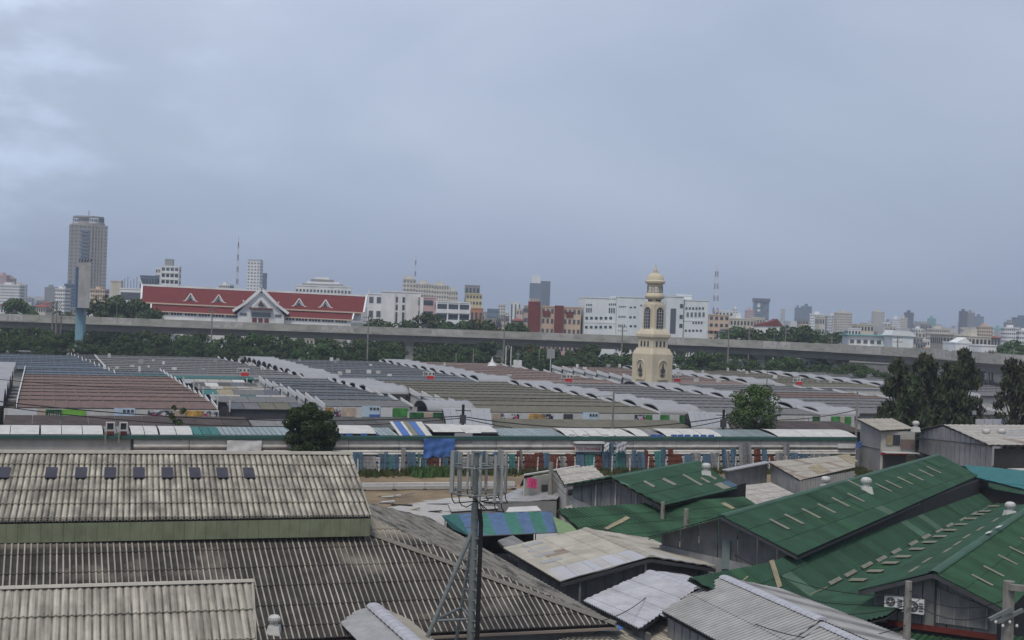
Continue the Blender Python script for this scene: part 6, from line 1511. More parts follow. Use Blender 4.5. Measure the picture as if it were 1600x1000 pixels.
for (px0, px1, bod) in ((113.5, 122, 'TM'), (139.5, 153, 'TMB')):
    a = WD(px0, 348, 1079); b = WD(px1, 348, 1079); zz0, zz1 = ZA(px0, 348.5, 1079), ZA(px0, 340.5, 1079)
    mb = MB(); mb.box(a.x, b.x, 0, 1, zz0, zz1, lambda x, y, z: Vector((x, a.y+y, z))); part(t, 'sign_panel', mb, 'white'); text_on(t, bod, 3.6, Vector(((a.x+b.x)/2, a.y-.3, (zz0+zz1)/2)), Vector((1, 0, 0)), Vector((0, -1, 0)), 'strip_blue')
building(217, 243, 432, 700, 'b_blue', 'blue glass block behind the left end of the red roof', 5, 6, rot=.1)
building(241, 252, 420, 770, 'b_white', 'slim white apartment block left of the grey-topped apartment tower', 10, 3, 'balcony', rot=.1, winm='b_dark')
building(250, 277, 417, 760, 'b_white', 'white apartment tower with grey rooftop block behind the red roof', 10, 4, 'balcony', rot=.1, winm='b_dark', extras=((.15, .6, 4.5, 'b_grey'),))
building(171, 188, 440, 560, 'b_cream', 'plain cream stair block left of the red roofed hall', 0, 0, depth=8, rot=.2)
t, fr, w, zt_, dp = building(186, 224, 452, 540, 'b_white', 'open white car deck building with dark floors left of the red roofed hall', 3, 4, 'bands', depth=16, winm='b_dark')
for k in range(9): mb = MB(); mb.tube(fr(-w/2+w*k/8, 2, zt_+.5), fr(-w/2+w*k/8, 2, zt_+3.5+(k % 3)*.8), .12, n=5); part(t, 'rooftop_mast', mb, 'galv')
building(383, 404, 409.5, 1500, 'b_white', 'slender white tower with many small windows above the red roof', 18, 4, rot=-.2, winm='win_light', extras=((0, 1, 3, 'b_grey'),))
building(405, 411, 428, 1520, 'b_blue', 'narrow blue slab attached to the slender white tower', 8, 1, rot=-.2)
t, fr, w, zt_, dp = building(460, 547, 448, 700, 'b_white', 'wide white stepped building with pyramid-like roof tiers behind the red roof', 3, 16, 'grid', depth=25, rot=.12, winm='b_dark')
for (x0, x1, y0, y1, m) in ((.12, .85, 447, 443, 'b_grey'), (.2, .78, 442.5, 440, 'b_white'), (.27, .68, 439.5, 436.5, 'b_grey'), (.33, .6, 436, 433, 'b_white')):
    mb = MB(); mb.box(-w/2+w*x0, -w/2+w*x1, 3, 20, ZA(503, y0, 700)-.3, ZA(503, y1, 700), fr); part(t, 'roof_tier', mb, m)
building(573, 597, 460, 530, 'b_white', 'low white wing with dark openings beside the red roof', 4, 2, depth=12, rot=.1, winm='b_dark')
t, fr, w, zt_, dp = building(596, 656, 457, 520, 'b_white', 'plain white block building with two columns of narrow windows', 0, 0, depth=14, rot=.12)
for x in (.36, .53):
    for y in (465, 477, 489, 498): mb = MB(); zz = ZA(625, y+5, 520); mb.box(-w/2+w*x, -w/2+w*(x+.05 if x < .5 else x+.07), -.14, -.005, zz-.6, zz+1.5, fr); part(t, 'window', mb, 'win_blue')
for x in (.33, .6): mb = MB(); mb.box(-w/2+w*x-.1, -w/2+w*x+.1, -.4, -.005, 0, zt_-.2, fr); part(t, 'fin', mb, 'b_white')
for args in ((628, 648, 437, 'highest cream condominium block behind the white buildings', 9, 4), (648, 676, 445, 'cream condominium with scalloped top behind the white buildings', 7, 7), (676, 700, 447, 'right cream condominium block behind the white buildings', 7, 6), (700, 714, 456, 'lowest cream condominium step right of the group', 6, 4)):
    building(args[0], args[1], args[2], 900, 'b_cream', args[3], args[4]+4, args[5], 'grid', rot=.1, winm='win_light', extras=((.2, .6, 3, 'b_cream'),))
t, fr, w, zt_, dp = building(655, 682, 466, 510, 'b_pink', 'pale pink slab building with white frame at its right', 5, 1, depth=14, rot=.12)
mb = MB(); mb.box(-w/2, -w/2+w*.2, -.3, -.13, 0, zt_+.3, fr); part(t, 'white_fin', mb, 'b_white')
building(681, 734, 473, 505, 'b_white', 'white banded balcony building right of the pink slab', 5, 3, 'balcony', depth=12, rot=.12, winm='win_blue')
building(725, 748, 447, 830, 'b_grey', 'grey topped tower behind the yellow block', 5, 4, rot=.05)
building(727, 752, 460, 700, 'b_yellow', 'pale yellow apartment block above the tree crowns', 8, 5, rot=.05); building(734, 754, 483, 640, 'b_orange', 'orange brick block at the foot of the yellow apartments', 2, 3)
building(761, 779, 484, 1200, 'b_blue', 'low dark blue office block in the gap left of the red brick building', 4, 6); building(778, 789, 477, 1500, 'b_cream', 'small cream tower beside the low blue office block', 8, 3); building(789, 795, 488, 1500, 'b_white', 'tiny white block right of the small cream tower', 4, 2)
building(796, 814, 473, 1300, 'b_white', 'white framed tower with grey glass centre', 7, 3, 'strips')
t, fr, w, zt_, dp = building(826, 844, 444, 1800, 'b_blue', 'tall blue-grey glass tower with white sign box on top', 20, 4, rot=0, winm='b_dark'); mb = MB(); mb.box(-w*.32, w*.42, 2, 10, zt_+1, ZA(835, 430, 1800), fr); part(t, 'sign_box', mb, 'b_white')
building(843, 858, 441, 1850, 'b_dark', 'darker glass slab behind the tower with the white sign box', 18, 3, winm='b_blue')
# red and cream building
t, fr, w, zt_, dp = building(824, 908, 480, 520, 'b_peach', 'cream and dark red brick apartment building beyond the viaduct', 5, 12, 'grid', depth=15, rot=.1, winm='b_dark')
for x0, x1, y in ((0, .22, 472), (.5, .66, 477)): mb = MB(); mb.box(-w/2+w*x0, -w/2+w*x1, -1.6, -.14, 0, ZA(860, y, 520), fr); part(t, 'brick_bay', mb, 'b_brick')
for x in (.02, .07, .12, .17): mb = MB(); mb.box(-w/2+w*x, -w/2+w*(x+.02), -1.6, 0, ZA(840, 472, 520)+.02, ZA(840, 472, 520)+1.3, fr); part(t, 'roof_pillar', mb, 'b_peach')
for x0, x1 in ((.28, .42), (.72, .85)): mb = MB(); mb.box(-w/2+w*x0, -w/2+w*x1, -.5, -.14, ZA(860, 494, 520), ZA(860, 486, 520), fr); part(t, 'recessed_loggia', mb, 'b_brick')
# large mint-white building
def panel_building(px0, px1, ytop, D, label, rot, items, m='b_mint', dep=18):
    t, fr, w, zt_, dp = building(px0, px1, ytop, D, m, label, 0, 0, depth=dep, rot=rot)
    for (x0, x1, y0, y1, n, mt) in items:
        for k in range(n):
            a = x0+(x1-x0)*k/n; b = a+(x1-x0)/n*(.55 if n > 1 else 1)
            mb = MB(); mb.box(-w/2+w*(a-px0)/(px1-px0), -w/2+w*(b-px0)/(px1-px0), -.14, -.005, ZA((a+b)/2, y1, D), ZA((a+b)/2, y0, D), fr); part(t, 'window' if mt != 'b_white' else 'ledge', mb, mt)
    return t, fr, w, zt_
panel_building(912, 963, 466, 520, 'large white-green institutional block with two long dark window strips, left wing', .08, [(915, 925, 475, 477.5, 4, 'win_blue'), (915, 925, 481, 488, 3, 'win_blue'), (951, 963, 474, 477, 4, 'win_blue'), (951, 962, 481, 489, 3, 'win_blue'), (914, 960, 495, 499, 6, 'win_blue'), (912, 962, 502, 505, 1, 'b_white'), (914, 960, 509, 513, 6, 'win_blue')])
panel_building(963, 1012, 465, 518, 'middle wing of the large white-green institution, left of the clock tower', .08, [(966, 978, 478, 480, 4, 'win_blue'), (983, 996, 479, 481, 2, 'win_blue'), (966, 978, 493.5, 496, 4, 'win_blue'), (983, 996, 494, 497, 2, 'win_blue'), (966, 978, 507, 510, 4, 'win_blue'), (984, 998, 508, 511, 2, 'win_blue'), (1000, 1010, 476, 478, 2, 'win_blue')])
panel_building(1040, 1068, 464, 524, 'white wing right of the clock tower with tall dark vertical slot', .08, [(1047, 1056, 482, 521, 1, 'b_dark'), (1062, 1067, 475, 481, 1, 'win_blue'), (1062, 1067, 492, 498, 1, 'win_blue'), (1062, 1067, 506, 512, 1, 'win_blue')])
panel_building(1068, 1107, 470, 526, 'right wing of the white-green institution with rows of square windows', .08, [(1070, 1102, 480, 483.5, 6, 'win_blue'), (1072, 1104, 488, 495, 5, 'win_light'), (1068, 1101, 500, 502, 1, 'b_white'), (1082, 1100, 503, 506, 4, 'win_blue'), (1070, 1100, 515, 518, 5, 'win_blue')])
panel_building(1056, 1080, 462, 540, 'raised white roof storey right of the clock tower', .08, [])
# buildings to the right
building(1107, 1140, 493, 600, 'b_peach', 'peach house with dark windows right of the white institution', 6, 4, rot=.1); building(1117, 1145, 487, 800, 'b_white', 'white block under the red and white lattice mast', 6, 5); building(1140, 1178, 499, 640, 'b_cream', 'cream low block left of the checkered tower', 4, 7, rot=.1, winm='win_blue', extras=((.3, .5, 3, 'b_white'),))
t, fr, w, zt_, dp = building(1178, 1201, 472, 1800, 'b_blue', 'rounded glass tower with dark flared cap, right of the lattice mast', 0, 0, rot=.0)
random.seed(4)
for i in range(10):
    for k in range(5):
        if random.random() < .5: mb = MB(); mb.box(-w/2+w*k/5, -w/2+w*(k+1)/5-.1, -.3, -.01, 15+i*(zt_-16)/10, 15+(i+.9)*(zt_-16)/10, fr); part(t, 'glass_panel', mb, random.choice(['b_white', 'win_light', 'b_dark']))
mb = MB(); mb.box(-w*.55, w*.55, -2, dp, zt_+.5, zt_+5, fr); part(t, 'flared_cap', mb, 'b_dark')
# temple-like hall with swept red roof
o, fr = frame_at(1200, 650, .1); t = thing('swept_roof_hall', 'hall with upswept maroon roof left of the dark tree crown', 'hall', o)
mb = MB(); mb.prism([fr(-8, 0, 0), fr(7, 0, 0), fr(7, 0, ZA(1200, 509, 650)), fr(-8, 0, ZA(1200, 510, 650))], (0, 10, 0)); part(t, 'walls', mb, 'b_white')
mb = MB(); mb.prism([fr(-9, -.4, ZA(1190, 510, 650)), fr(7.5, -.4, ZA(1210, 509, 650)), fr(4.5, -.4, ZA(1210, 498, 650)), fr(2, -.4, ZA(1210, 502, 650))], (0, 11, 0)); part(t, 'roof', mb, 'b_brick')
for a in ((1145, 1152, 483, 1500, 'b_white', 'thin white block left of the small domed roof'), (1165, 1178, 486, 1500, 'b_pink', 'pale pink tower left of the rounded glass tower'), (1242, 1251, 482, 2000, 'b_blue', 'left half of the twin blue-grey towers'), (1253, 1268, 480, 2050, 'b_blue', 'right half of the twin blue-grey towers'), (1266, 1289, 492, 1300, 'b_white', 'white apartment pair right of the twin blue towers'), (1290, 1300, 499, 1300, 'b_grey', 'low grey block between two white apartment buildings'), (1298, 1310, 494, 1210, 'b_white', 'left part of the gridded white apartment building'), (1308, 1332, 490, 1200, 'b_cream', 'gridded cream apartment building in the middle of the right skyline'), (1365, 1382, 488, 1900, 'b_cream', 'lone pale cream tower on the right skyline'), (1386, 1394, 504, 1900, 'b_grey', 'small grey block right of the lone cream tower'), (1394, 1407, 499, 1700, 'b_white', 'left pale slab of the ribbed pair'), (1408, 1418, 498, 1720, 'b_cream', 'right pale slab of the ribbed pair'), (1416, 1428, 490, 1900, 'b_dark', 'dark narrow tower attached to the ribbed pair'), (1428, 1448, 509, 1300, 'b_grey', 'low grey block with brown top right of the ribbed pair'), (1431, 1443, 515, 1000, 'b_white', 'small white block below the brown topped one'), (1452, 1463, 499, 2400, 'b_teal', 'small teal tower on the right skyline'), (1455, 1485, 515, 1100, 'b_cream', 'long cream block left of the dark towers'), (1502, 1512, 488, 1700, 'b_dark', 'left dark tower of the pair on the right skyline'), (1512, 1523, 490, 1720, 'b_grey', 'right brownish tower of the dark pair'), (1524, 1537, 496, 2200, 'b_blue', 'bluish tower right of the dark pair'), (1531, 1552, 511, 1100, 'b_peach', 'peach apartment block right of the bluish tower'), (1553, 1568, 514, 2400, 'b_teal', 'hazy green block near the right edge'), (1571, 1594, 513, 900, 'b_white', 'pale broad block near the right edge'), (1574, 1586, 505, 1500, 'b_grey', 'grey block behind the pale broad block'), (1586, 1612, 498, 1600, 'b_blue', 'dark blue tower at the right edge'), (1594, 1612, 518, 800, 'b_white', 'white block touching the right edge'),
          (-8, 8, 431, 1300, 'b_pink', 'pink tower touching the left edge'), (8, 18, 436, 1310, 'b_peach', 'peach tower next to the left edge'), (18, 38, 446, 1600, 'b_cream', 'hazy cream block right of the peach tower'), (-8, 29, 446, 1000, 'b_white', 'wide white block with faint red mark at the left edge'), (68, 84, 450, 1300, 'b_grey', 'grey small block left of the office tower'), (84, 100, 452, 800, 'b_white', 'white house with steep roof left of the office tower'), (99, 113, 445, 820, 'b_blue', 'pale blue glass cube at the foot of the office tower'), (140, 162, 453, 700, 'b_peach', 'low peach block right of the billboard pylon'), (340, 357, 446, 700, 'b_white', 'white rounded rooftop just above the red roof ridge')):
    wpx = a[1]-a[0]; fl = max(3, int((470+a[0]*.035-a[2])/3.2)+4)
    building(a[0], a[1], a[2], a[3], a[4], a[5], fl, max(2, int(wpx/3.2)), rot=random.uniform(-.15, .2), winm='win_light' if a[3] > 1100 else 'win_blue', extras=((.3, .6, a[3]*.0025, a[4]),))
# near beige houses and white house at right
building(1473, 1492, 524, 470, 'b_beige', 'beige house with paired windows above the viaduct, leftmost of three', 3, 3, rot=.25); building(1493, 1517, 525, 480, 'b_cream', 'wide cream flat block above the viaduct', 3, 4, rot=.25); building(1517, 1552, 527, 500, 'b_cream', 'rightmost cream flat block with penthouse above the viaduct', 3, 5, rot=.25, extras=((.1, .4, 3, 'b_cream'),))
t, fr, w, zt_, dp = building(1494, 1520, 537, 440, 'b_white', 'white gabled house in front of the cream flat blocks', 0, 0, depth=10, rot=.1); mb = MB(); mb.prism([fr(-w/2, -.1, zt_+.3), fr(w/2, -.1, zt_+.3), fr(.5, -.1, zt_+2)], (0, 8, 0)); part(t, 'gable', mb, 'b_white')
building(1534, 1560, 541, 430, 'b_white', 'low white house with dark openings beside the far parapet at right', 1, 4, rot=.2)
building(1340, 1366, 508, 640, 'b_cream', 'cream house with brown roof trim above the mint station', 4, 5, rot=.1); building(1326, 1346, 514, 600, 'b_white', 'white house with dark openings left of the cream house', 3, 4)
building(1227, 1242, 516, 560, 'b_white', 'white slope roofed house left of the dark tree crown above the viaduct', 2, 2); building(1252, 1262, 508, 700, 'b_peach', 'peach rooftop behind the dark tree crown', 3, 2)
# mint station hall
t, fr, w, zt_, dp = building(1328, 1401, 527, 455, 'b_mint', 'long low mint green station hall with dark window row beside the viaduct', 0, 0, depth=12, rot=-.05)
for k in range(7): mb = MB(); mb.box(-w/2+w*(k+.15)/7, -w/2+w*(k+.75)/7, -.15, -.005, zt_-2.2, zt_-1.0, fr); part(t, 'window', mb, 'b_dark')
mb = MB(); mb.box(-w/2-1, w/2+1, -1, dp+1, zt_+.45, zt_+.8, fr); part(t, 'roof_slab', mb, 'b_teal')
t, fr, w, zt_, dp = building(1396, 1428, 527, 440, 'b_mint', 'mint green pavilion with pale roof at the right end of the station hall', 0, 0, depth=10); mb = MB(); mb.prism([fr(-w/2-1, -.5, zt_+.5), fr(w/2+1, -.5, zt_+.3), fr(w/2-1, -.5, zt_+2.0), fr(-w/2, -.5, zt_+2.2)], (0, 10, 0)); part(t, 'roof', mb, 'b_mint')
t, fr, w, zt_, dp = building(1577, 1612, 557, 385, 'b_teal', 'turquoise low building at the right edge below the viaduct', 0, 0, depth=10, rot=.1)
for k in range(4): mb = MB(); mb.box(-w/2+w*(k+.5)/4.5, -w/2+w*(k+.8)/4.5, -.15, -.005, zt_-2.6, zt_-1.9, fr); part(t, 'window', mb, 'b_dark')
# things seen under the viaduct
for a in ((1320, 1352, 547, 452, 'b_grey', 'grey bus-like block seen under the viaduct at right'), (1336, 1356, 547, 450, 'b_orange', 'orange truck-like container under the viaduct'), (1357, 1372, 548, 450, 'b_white', 'white container right of the orange one under the viaduct'), (850, 915, 540, 460, 'b_pink', 'low building with red canopy strip seen below the viaduct'), (430, 540, 530, 470, 'b_cream', 'row of cream ground floors seen below the viaduct under the red hall'), (966, 1000, 540, 470, 'b_white', 'white facade glimpsed under the viaduct left of the clock tower'), (1055, 1092, 542, 470, 'b_white', 'white facade glimpsed under the viaduct right of the clock tower'), (1246, 1281, 562, 405, 'grey_wall_light', 'grey low block with a few dark holes among shrubs at right'), (1144, 1170, 565, 400, 'grey_wall', 'grey low wall block left of the shrubs'), (5, 45, 551, 372, 'zinc_plain', 'pale blue roofed shed among trees at far left'), (135, 153, 553, 400, 'b_grey', 'grey cabin behind the pylon footing')):
    building(a[0], a[1], a[2], a[3], a[4], a[5], 2, max(2, (a[1]-a[0])//6), rot=0.02, depth=6)

# =================================================================== red roofed Thai hall
HD = 480.0
hA = WD(222, 446, 480); hB = WD(573, 463, 490); ax_ = Vector((hB.x-hA.x, hB.y-hA.y, 0)); HL = ax_.length; ax_.normalize(); ay_ = Vector((-ax_.y, ax_.x, 0))
hall2 = thing('red_roofed_hall', 'long white hall with two-tier dark red roof, white trim and central gabled porch', 'hall', (hA.x, hA.y, 0))
HO = Vector((hA.x, hA.y, 0))
def hf(x, y, z): return HO+ax_*x+ay_*y+Z*(z+(x/HL-.5)*(hB.z-hA.z))
zr = (hA.z+hB.z)/2; ze1 = ZA(227, 474, 474); ze1b = ze1-.6; ze2 = ZA(240, 487, 470); zw = ZA(240, 498, 470)
mb = MB(); mb.prism([hf(0, 0, zr), hf(HL, 0, zr), hf(HL-1.0, -8, ze1), hf(1.0, -8, ze1)], (0, .1, -.25)); part(hall2, 'upper_roof', mb, 'roof_red_tile')
mb = MB(); mb.prism([hf(0, 0, zr), hf(HL, 0, zr), hf(HL-1, 8, ze1), hf(1, 8, ze1)], (0, 0, -.25)); part(hall2, 'rear_roof', mb, 'roof_red_tile')
mb = MB(); mb.prism([hf(4.5, -7.6, ze1-.7), hf(HL-4.5, -7.6, ze1-.7), hf(HL-5, -12.5, ze2), hf(5, -12.5, ze2)], (0, .1, -.25)); part(hall2, 'lower_roof', mb, 'roof_red_tile')
mb = MB(); mb.beam(hf(0, 0, zr+.2), hf(HL, 0, zr+.2), .8, .7); part(hall2, 'ridge_trim', mb, 'b_white')
mb = MB(); mb.beam(hf(1, -8.1, ze1-.25), hf(HL-1, -8.1, ze1-.25), .3, .5); part(hall2, 'eave_trim', mb, 'b_peach')
mb = MB(); mb.beam(hf(5, -12.6, ze2-.2), hf(HL-5, -12.6, ze2-.2), .3, .4); part(hall2, 'eave_trim', mb, 'b_peach')
for x in (0, HL):
    s = 1 if x == 0 else -1
    for y in (-8, 8): mb = MB(); mb.beam(hf(x, 0, zr+.2), hf(x+s, y, ze1-.2), .6, .6); part(hall2, 'gable_trim', mb, 'b_white')
    mb = MB(); mb.beam(hf(x, 0, zr), hf(x-s*1.0, 0, zr+2.6), .5, .5); part(hall2, 'ridge_finial', mb, 'b_white')
    mb = MB(); mb.beam(hf(x+s*4.5, -7.8, ze1-.6), hf(x+s*5, -12.6, ze2-.1), .5, .5); part(hall2, 'gable_trim', mb, 'b_white')
    mb = MB(); mb.prism([hf(x+s*1.5, -7, ze1-.3), hf(x+s*1.5, 7, ze1-.3), hf(x+s*1.5, 0, zr-.5)], ax_*s*.4); part(hall2, 'gable_end', mb, 'b_white')
mb = MB(); mb.box(5.5, HL-5.5, -12, 8, 0, ze2-.3, hf); part(hall2, 'walls', mb, 'b_white')
mb = MB(); mb.box(2, HL-2, -6.5, 7, ze2-.29, ze1-.4, hf); part(hall2, 'upper_walls', mb, 'b_white')
xc_ = None
cpx = 410
def hx(px, y=-12):
    """x along the hall where pixel column px meets the plane y"""
    a = hf(0, y, 0); p = rp(px, 480, a, ay_); return (p-HO).dot(ax_)
xc_ = hx(409)
px_groups = [246+21.7*k for k in range(6)]+[443+20.5*k for k in range(5)]
for g0 in px_groups:
    for k in range(4):
        a = hx(g0+k*4.6); b = hx(g0+k*4.6+3.3)
        mb = MB(); mb.box(a, b, -12.15, -12.02, ZA(330, 495.5, 472), ZA(330, 489.5, 472), hf); part(hall2, 'window', mb, 'win_blue')
mb = MB(); mb.box(6, HL-6, -13.2, -12.02, ZA(330, 505, 472)-.4, ZA(330, 505, 472), hf); part(hall2, 'canopy_ledge', mb, 'b_white')
for k in range(15):
    px = 275+k*21; 
    if abs(px-409) < 30: continue
    x = hx(px); mb = MB(); z = ZA(330, 505, 472); r = 1.0; mb.prism([hf(x+r*math.cos(math.pi*j/6), -13.35, z-.8+r*math.sin(math.pi*j/6)) for j in range(7)], ay_*.1); part(hall2, 'arch_opening', mb, 'steel_dark')
# dormers
for px in (297, 341, 467, 508.5):
    x = hx(px, -7); y = -6.2; zb_ = ZA(px, 472+(px-297)*.046, 474)-(x/HL-.5)*(hB.z-hA.z); h = 3.0; w = 2.1
    d = part(hall2, 'dormer_wall', MB().prism([hf(x-w*.8, y, zb_), hf(x+w*.8, y, zb_), hf(x, y, zb_+h*.75)], ay_*3), 'b_white')
    part(hall2, 'dormer_louvre', MB().prism([hf(x-w*.4, y-.12, zb_+.5), hf(x+w*.4, y-.12, zb_+.5), hf(x, y-.12, zb_+h*.6)], ay_*.1), 'steel_dark')
    for s in (-1, 1): mb = MB(); mb.beam(hf(x, y-.2, zb_+h+.1), hf(x+s*w*.8, y-.2, zb_+.5), .5, .45); mb.beam(hf(x+s*w*.8, y-.2, zb_+.5), hf(x+s*w*1.3, y-.2, zb_+.1), .45, .4); part(hall2, 'dormer_trim', mb, 'b_white')
    mb = MB(); mb.prism([hf(x, y, zb_+h), hf(x-w, y, zb_+.5), hf(x-w, y+4, zb_+.5), hf(x, y+4, zb_+h)], (0, 0, -.1)); mb.prism([hf(x, y, zb_+h), hf(x+w, y, zb_+.5), hf(x+w, y+4, zb_+.5), hf(x, y+4, zb_+h)], (0, 0, -.1)); part(hall2, 'dormer_roof', mb, 'roof_red_tile')
# central porch
yP = -17; zp = lambda y: ZA(409, y, 468)
mb = MB(); xw = 8.0; mb.box(xc_-xw, xc_+xw, yP+1, -12, 0, zp(491), hf); part(hall2, 'porch_walls', mb, 'b_white')
mb = MB(); mb.prism([hf(xc_-xw, yP+1, zp(491)), hf(xc_+xw, yP+1, zp(491)), hf(xc_+1.0, yP+1, zp(457)), hf(xc_-1.0, yP+1, zp(457))], ay_*10); part(hall2, 'porch_gable', mb, 'b_white')
for s in (-1, 1):
    mb = MB(); P1, P2, P3 = hf(xc_, yP, zp(451)), hf(xc_+s*5.8, yP, zp(476)), hf(xc_+s*9.6, yP, zp(488)); mb.beam(P1, P2, .8, 1.0); mb.beam(P2, P3, .8, .9); part(hall2, 'porch_gable_trim', mb, 'b_white')
    mb = MB(); mb.prism([hf(xc_, yP+.9, zp(451)), hf(xc_+s*5.8, yP+.9, zp(476)), hf(xc_+s*5.8, 0, zp(476)), hf(xc_, 0, zp(451))], (0, 0, -.2)); mb.prism([hf(xc_+s*5.8, yP+.9, zp(476)), hf(xc_+s*9.6, yP+.9, zp(488)), hf(xc_+s*9.6, -8, zp(488)), hf(xc_+s*5.8, -8, zp(476))], (0, 0, -.2)); part(hall2, 'porch_roof', mb, 'roof_red_tile')
    mb = MB(); mb.beam(hf(xc_+s*5.6, yP-.2, zp(474)), hf(xc_+s*6.2, yP-.2, zp(470)), .4, .4); part(hall2, 'gable_horn', mb, 'b_white')
    mb = MB(); mb.beam(hf(xc_, yP-.4, zp(465)), hf(xc_+s*3.0, yP-.4, zp(480)), .5, .6); part(hall2, 'inner_gable_trim', mb, 'b_white')
mb = MB(); mb.prism([hf(xc_-1.2, yP-.1, zp(478)), hf(xc_+1.2, yP-.1, zp(478)), hf(xc_, yP-.1, zp(470))], ay_*.1); part(hall2, 'gable_louvre', mb, 'steel_dark')
mb = MB(); mb.box(xc_-4, xc_+4, yP-1, yP+.9, zp(483), zp(481), hf); part(hall2, 'porch_canopy', mb, 'b_brick')
for k in range(3): mb = MB(); x = xc_-2.9+k*2.1; mb.box(x, x+1.5, yP+.7, yP+.98, zp(504), zp(497), hf); part(hall2, 'red_door', mb, 'b_brick')
mb = MB(); mb.box(xc_-3.2, xc_+3.4, yP+.75, yP+.98, zp(495), zp(488), hf); part(hall2, 'porch_window', mb, 'win_light')
for s in (-6, 6): mb = MB(); mb.box(xc_+s-1.1, xc_+s+1.1, yP+.8, yP+.98, zp(494), zp(490), hf); part(hall2, 'side_window', mb, 'win_light')
mb = MB(); mb.beam(hf(xc_, yP, zp(452)), hf(xc_, yP-1, zp(447)), .35, .35); part(hall2, 'ridge_finial', mb, 'b_white')

# =================================================================== low-rise sprawl between named buildings
random.seed(31)
marks = [(0, 'left edge'), (50, 'street lamp on the viaduct'), (125, 'billboard pylon'), (200, 'open car deck building'), (600, 'plain white block'), (770, 'low blue office block'), (866, 'red brick apartments'), (1025, 'clock tower'), (1119, 'red and white mast'), (1190, 'rounded glass tower'), (1255, 'twin blue towers'), (1320, 'gridded apartment building'), (1374, 'lone cream tower'), (1422, 'dark narrow tower'), (1512, 'dark tower pair'), (1590, 'right edge')]
used = {}
def near_words(px):
    m = min(marks, key=lambda a: abs(a[0]-px)); return m[1]
wm = [('b_white', 'white'), ('b_cream', 'cream'), ('b_grey', 'grey'), ('b_beige', 'beige'), ('b_peach', 'peach'), ('b_white', 'pale')]
for i in range(110):
    if i < 34: px = random.uniform(0, 215); D = random.choice([560, 620, 700, 820, 950, 1200])
    elif i < 50: px = random.uniform(740, 830); D = random.choice([560, 640, 760, 950, 1200])
    else: px = random.uniform(1100, 1600); D = random.choice([560, 600, 680, 800, 950, 1200, 1500])
    yh = 491+(px-800)*.035; h = random.uniform(6, 15)*(1 if D < 900 else 1.5); y = yh+(17-h)*2100/D; wpx = random.uniform(9, 20)*600/D+3
    m, mw = random.choice(wm); rf = 'hip' if random.random() < .3 and D < 1000 else None
    key = (mw, rf, near_words(px)); used[key] = used.get(key, 0)+1
    lb = f"{'' if used[key] == 1 else ordn(used[key])+' '}small {mw} {'red roofed' if rf else 'flat roofed'} house {['just', 'further', 'far'][min(2, D//500-1)]} behind viaduct near the {near_words(px)}"
    building(px-wpx/2, px+wpx/2, y, D, m, lb, 3, max(2, int(wpx/4)), rot=random.uniform(-.3, .3), name='town_house', cat='house', group='small houses beyond the viaduct', roof=rf)
# distant mass of the city
mb = MB(); random.seed(77)
for i in range(2600):
    D = random.uniform(1500, 5200); x = random.uniform(-.42, .42)*D*1.05; h = random.choice([8, 10, 12, 16])*random.uniform(.8, 1.4)*(1.6 if random.random() < .06 and D > 2600 else 1); w = random.uniform(8, 30)
    if x/D > .0 and D > 2600 and random.random() < .25: h *= 1.7; w *= .6
    mb.box(x-w/2, x+w/2, D, D+w, 0, h)
part(None, 'distant_city', mb, M('city_far', (.38, .37, .36), rough=.9, var=.5, scale=.01), kind='stuff')

# =================================================================== lattice masts, poles, lamps
def lattice(px, ytop, ybase, D, label, w=1.6, striped=False):
    p = WD(px, ytop, D); b = Vector((p.x, p.y, 0)); zt_ = p.z; zb_ = 0
    t = thing('lattice_mast', label, 'radio mast', b); n = 14
    for i in range(n):
        z0, z1 = zt_*i/n, zt_*(i+1)/n; f = lambda z: w*(1-.75*z/zt_)
        mb = MB(); a0, a1 = f(z0), f(z1); cs = ((-1, -1), (1, -1), (1, 1), (-1, 1))
        for (x, y) in cs: mb.beam(b+Vector((x*a0/2, y*a0/2, z0)), b+Vector((x*a1/2, y*a1/2, z1)), .16*D/800, .16*D/800)
        for k in range(4):
            c0, c1 = cs[k], cs[(k+1) % 4]; mb.beam(b+Vector((c0[0]*a0/2, c0[1]*a0/2, z0)), b+Vector((c1[0]*a1/2, c1[1]*a1/2, z1)), .09*D/800, .09*D/800)
        part(t, 'mast_section', mb, ('b_brick' if i % 2 == 0 else 'b_white') if striped else 'b_grey')
    return t
lattice(373, 369, 446, 1400, 'thin red and white lattice mast above the red roof', 2.5, True)
lattice(650, 398, 440, 1100, 'thin lattice mast rising above the cream condominiums', 1.6, True)
lattice(1120.5, 414, 492, 800, 'red and white lattice mast on the right of the clock tower', 4.2, True)
def tpole(px, ytop, D, label, arm=True, r=.18, name='utility_pole', mat='pole_concrete', cat='utility pole'):
    p = WD(px, ytop, D); b = Vector((p.x, p.y, 0)); t = thing(name, label, cat, b)
    mb = MB(); mb.tube(b, b+Z*p.z, r*1.3, r, n=8); part(t, 'shaft', mb, mat)
    if arm:
        for dz in (.6, 1.8):
            mb = MB(); mb.beam(b+Vector((-1.3, -.2, p.z-dz)), b+Vector((1.3, -.2, p.z-dz)), .14, .14); ca = part(t, 'crossarm', mb, mat)
            for s in (-1.2, -.5, .5, 1.2): mb = MB(); mb.tube(b+Vector((s, -.2, p.z-dz)), b+Vector((s, -.2, p.z-dz+.4)), .08, n=6); part(ca, 'insulator', mb, 'steel_dark')
    return t
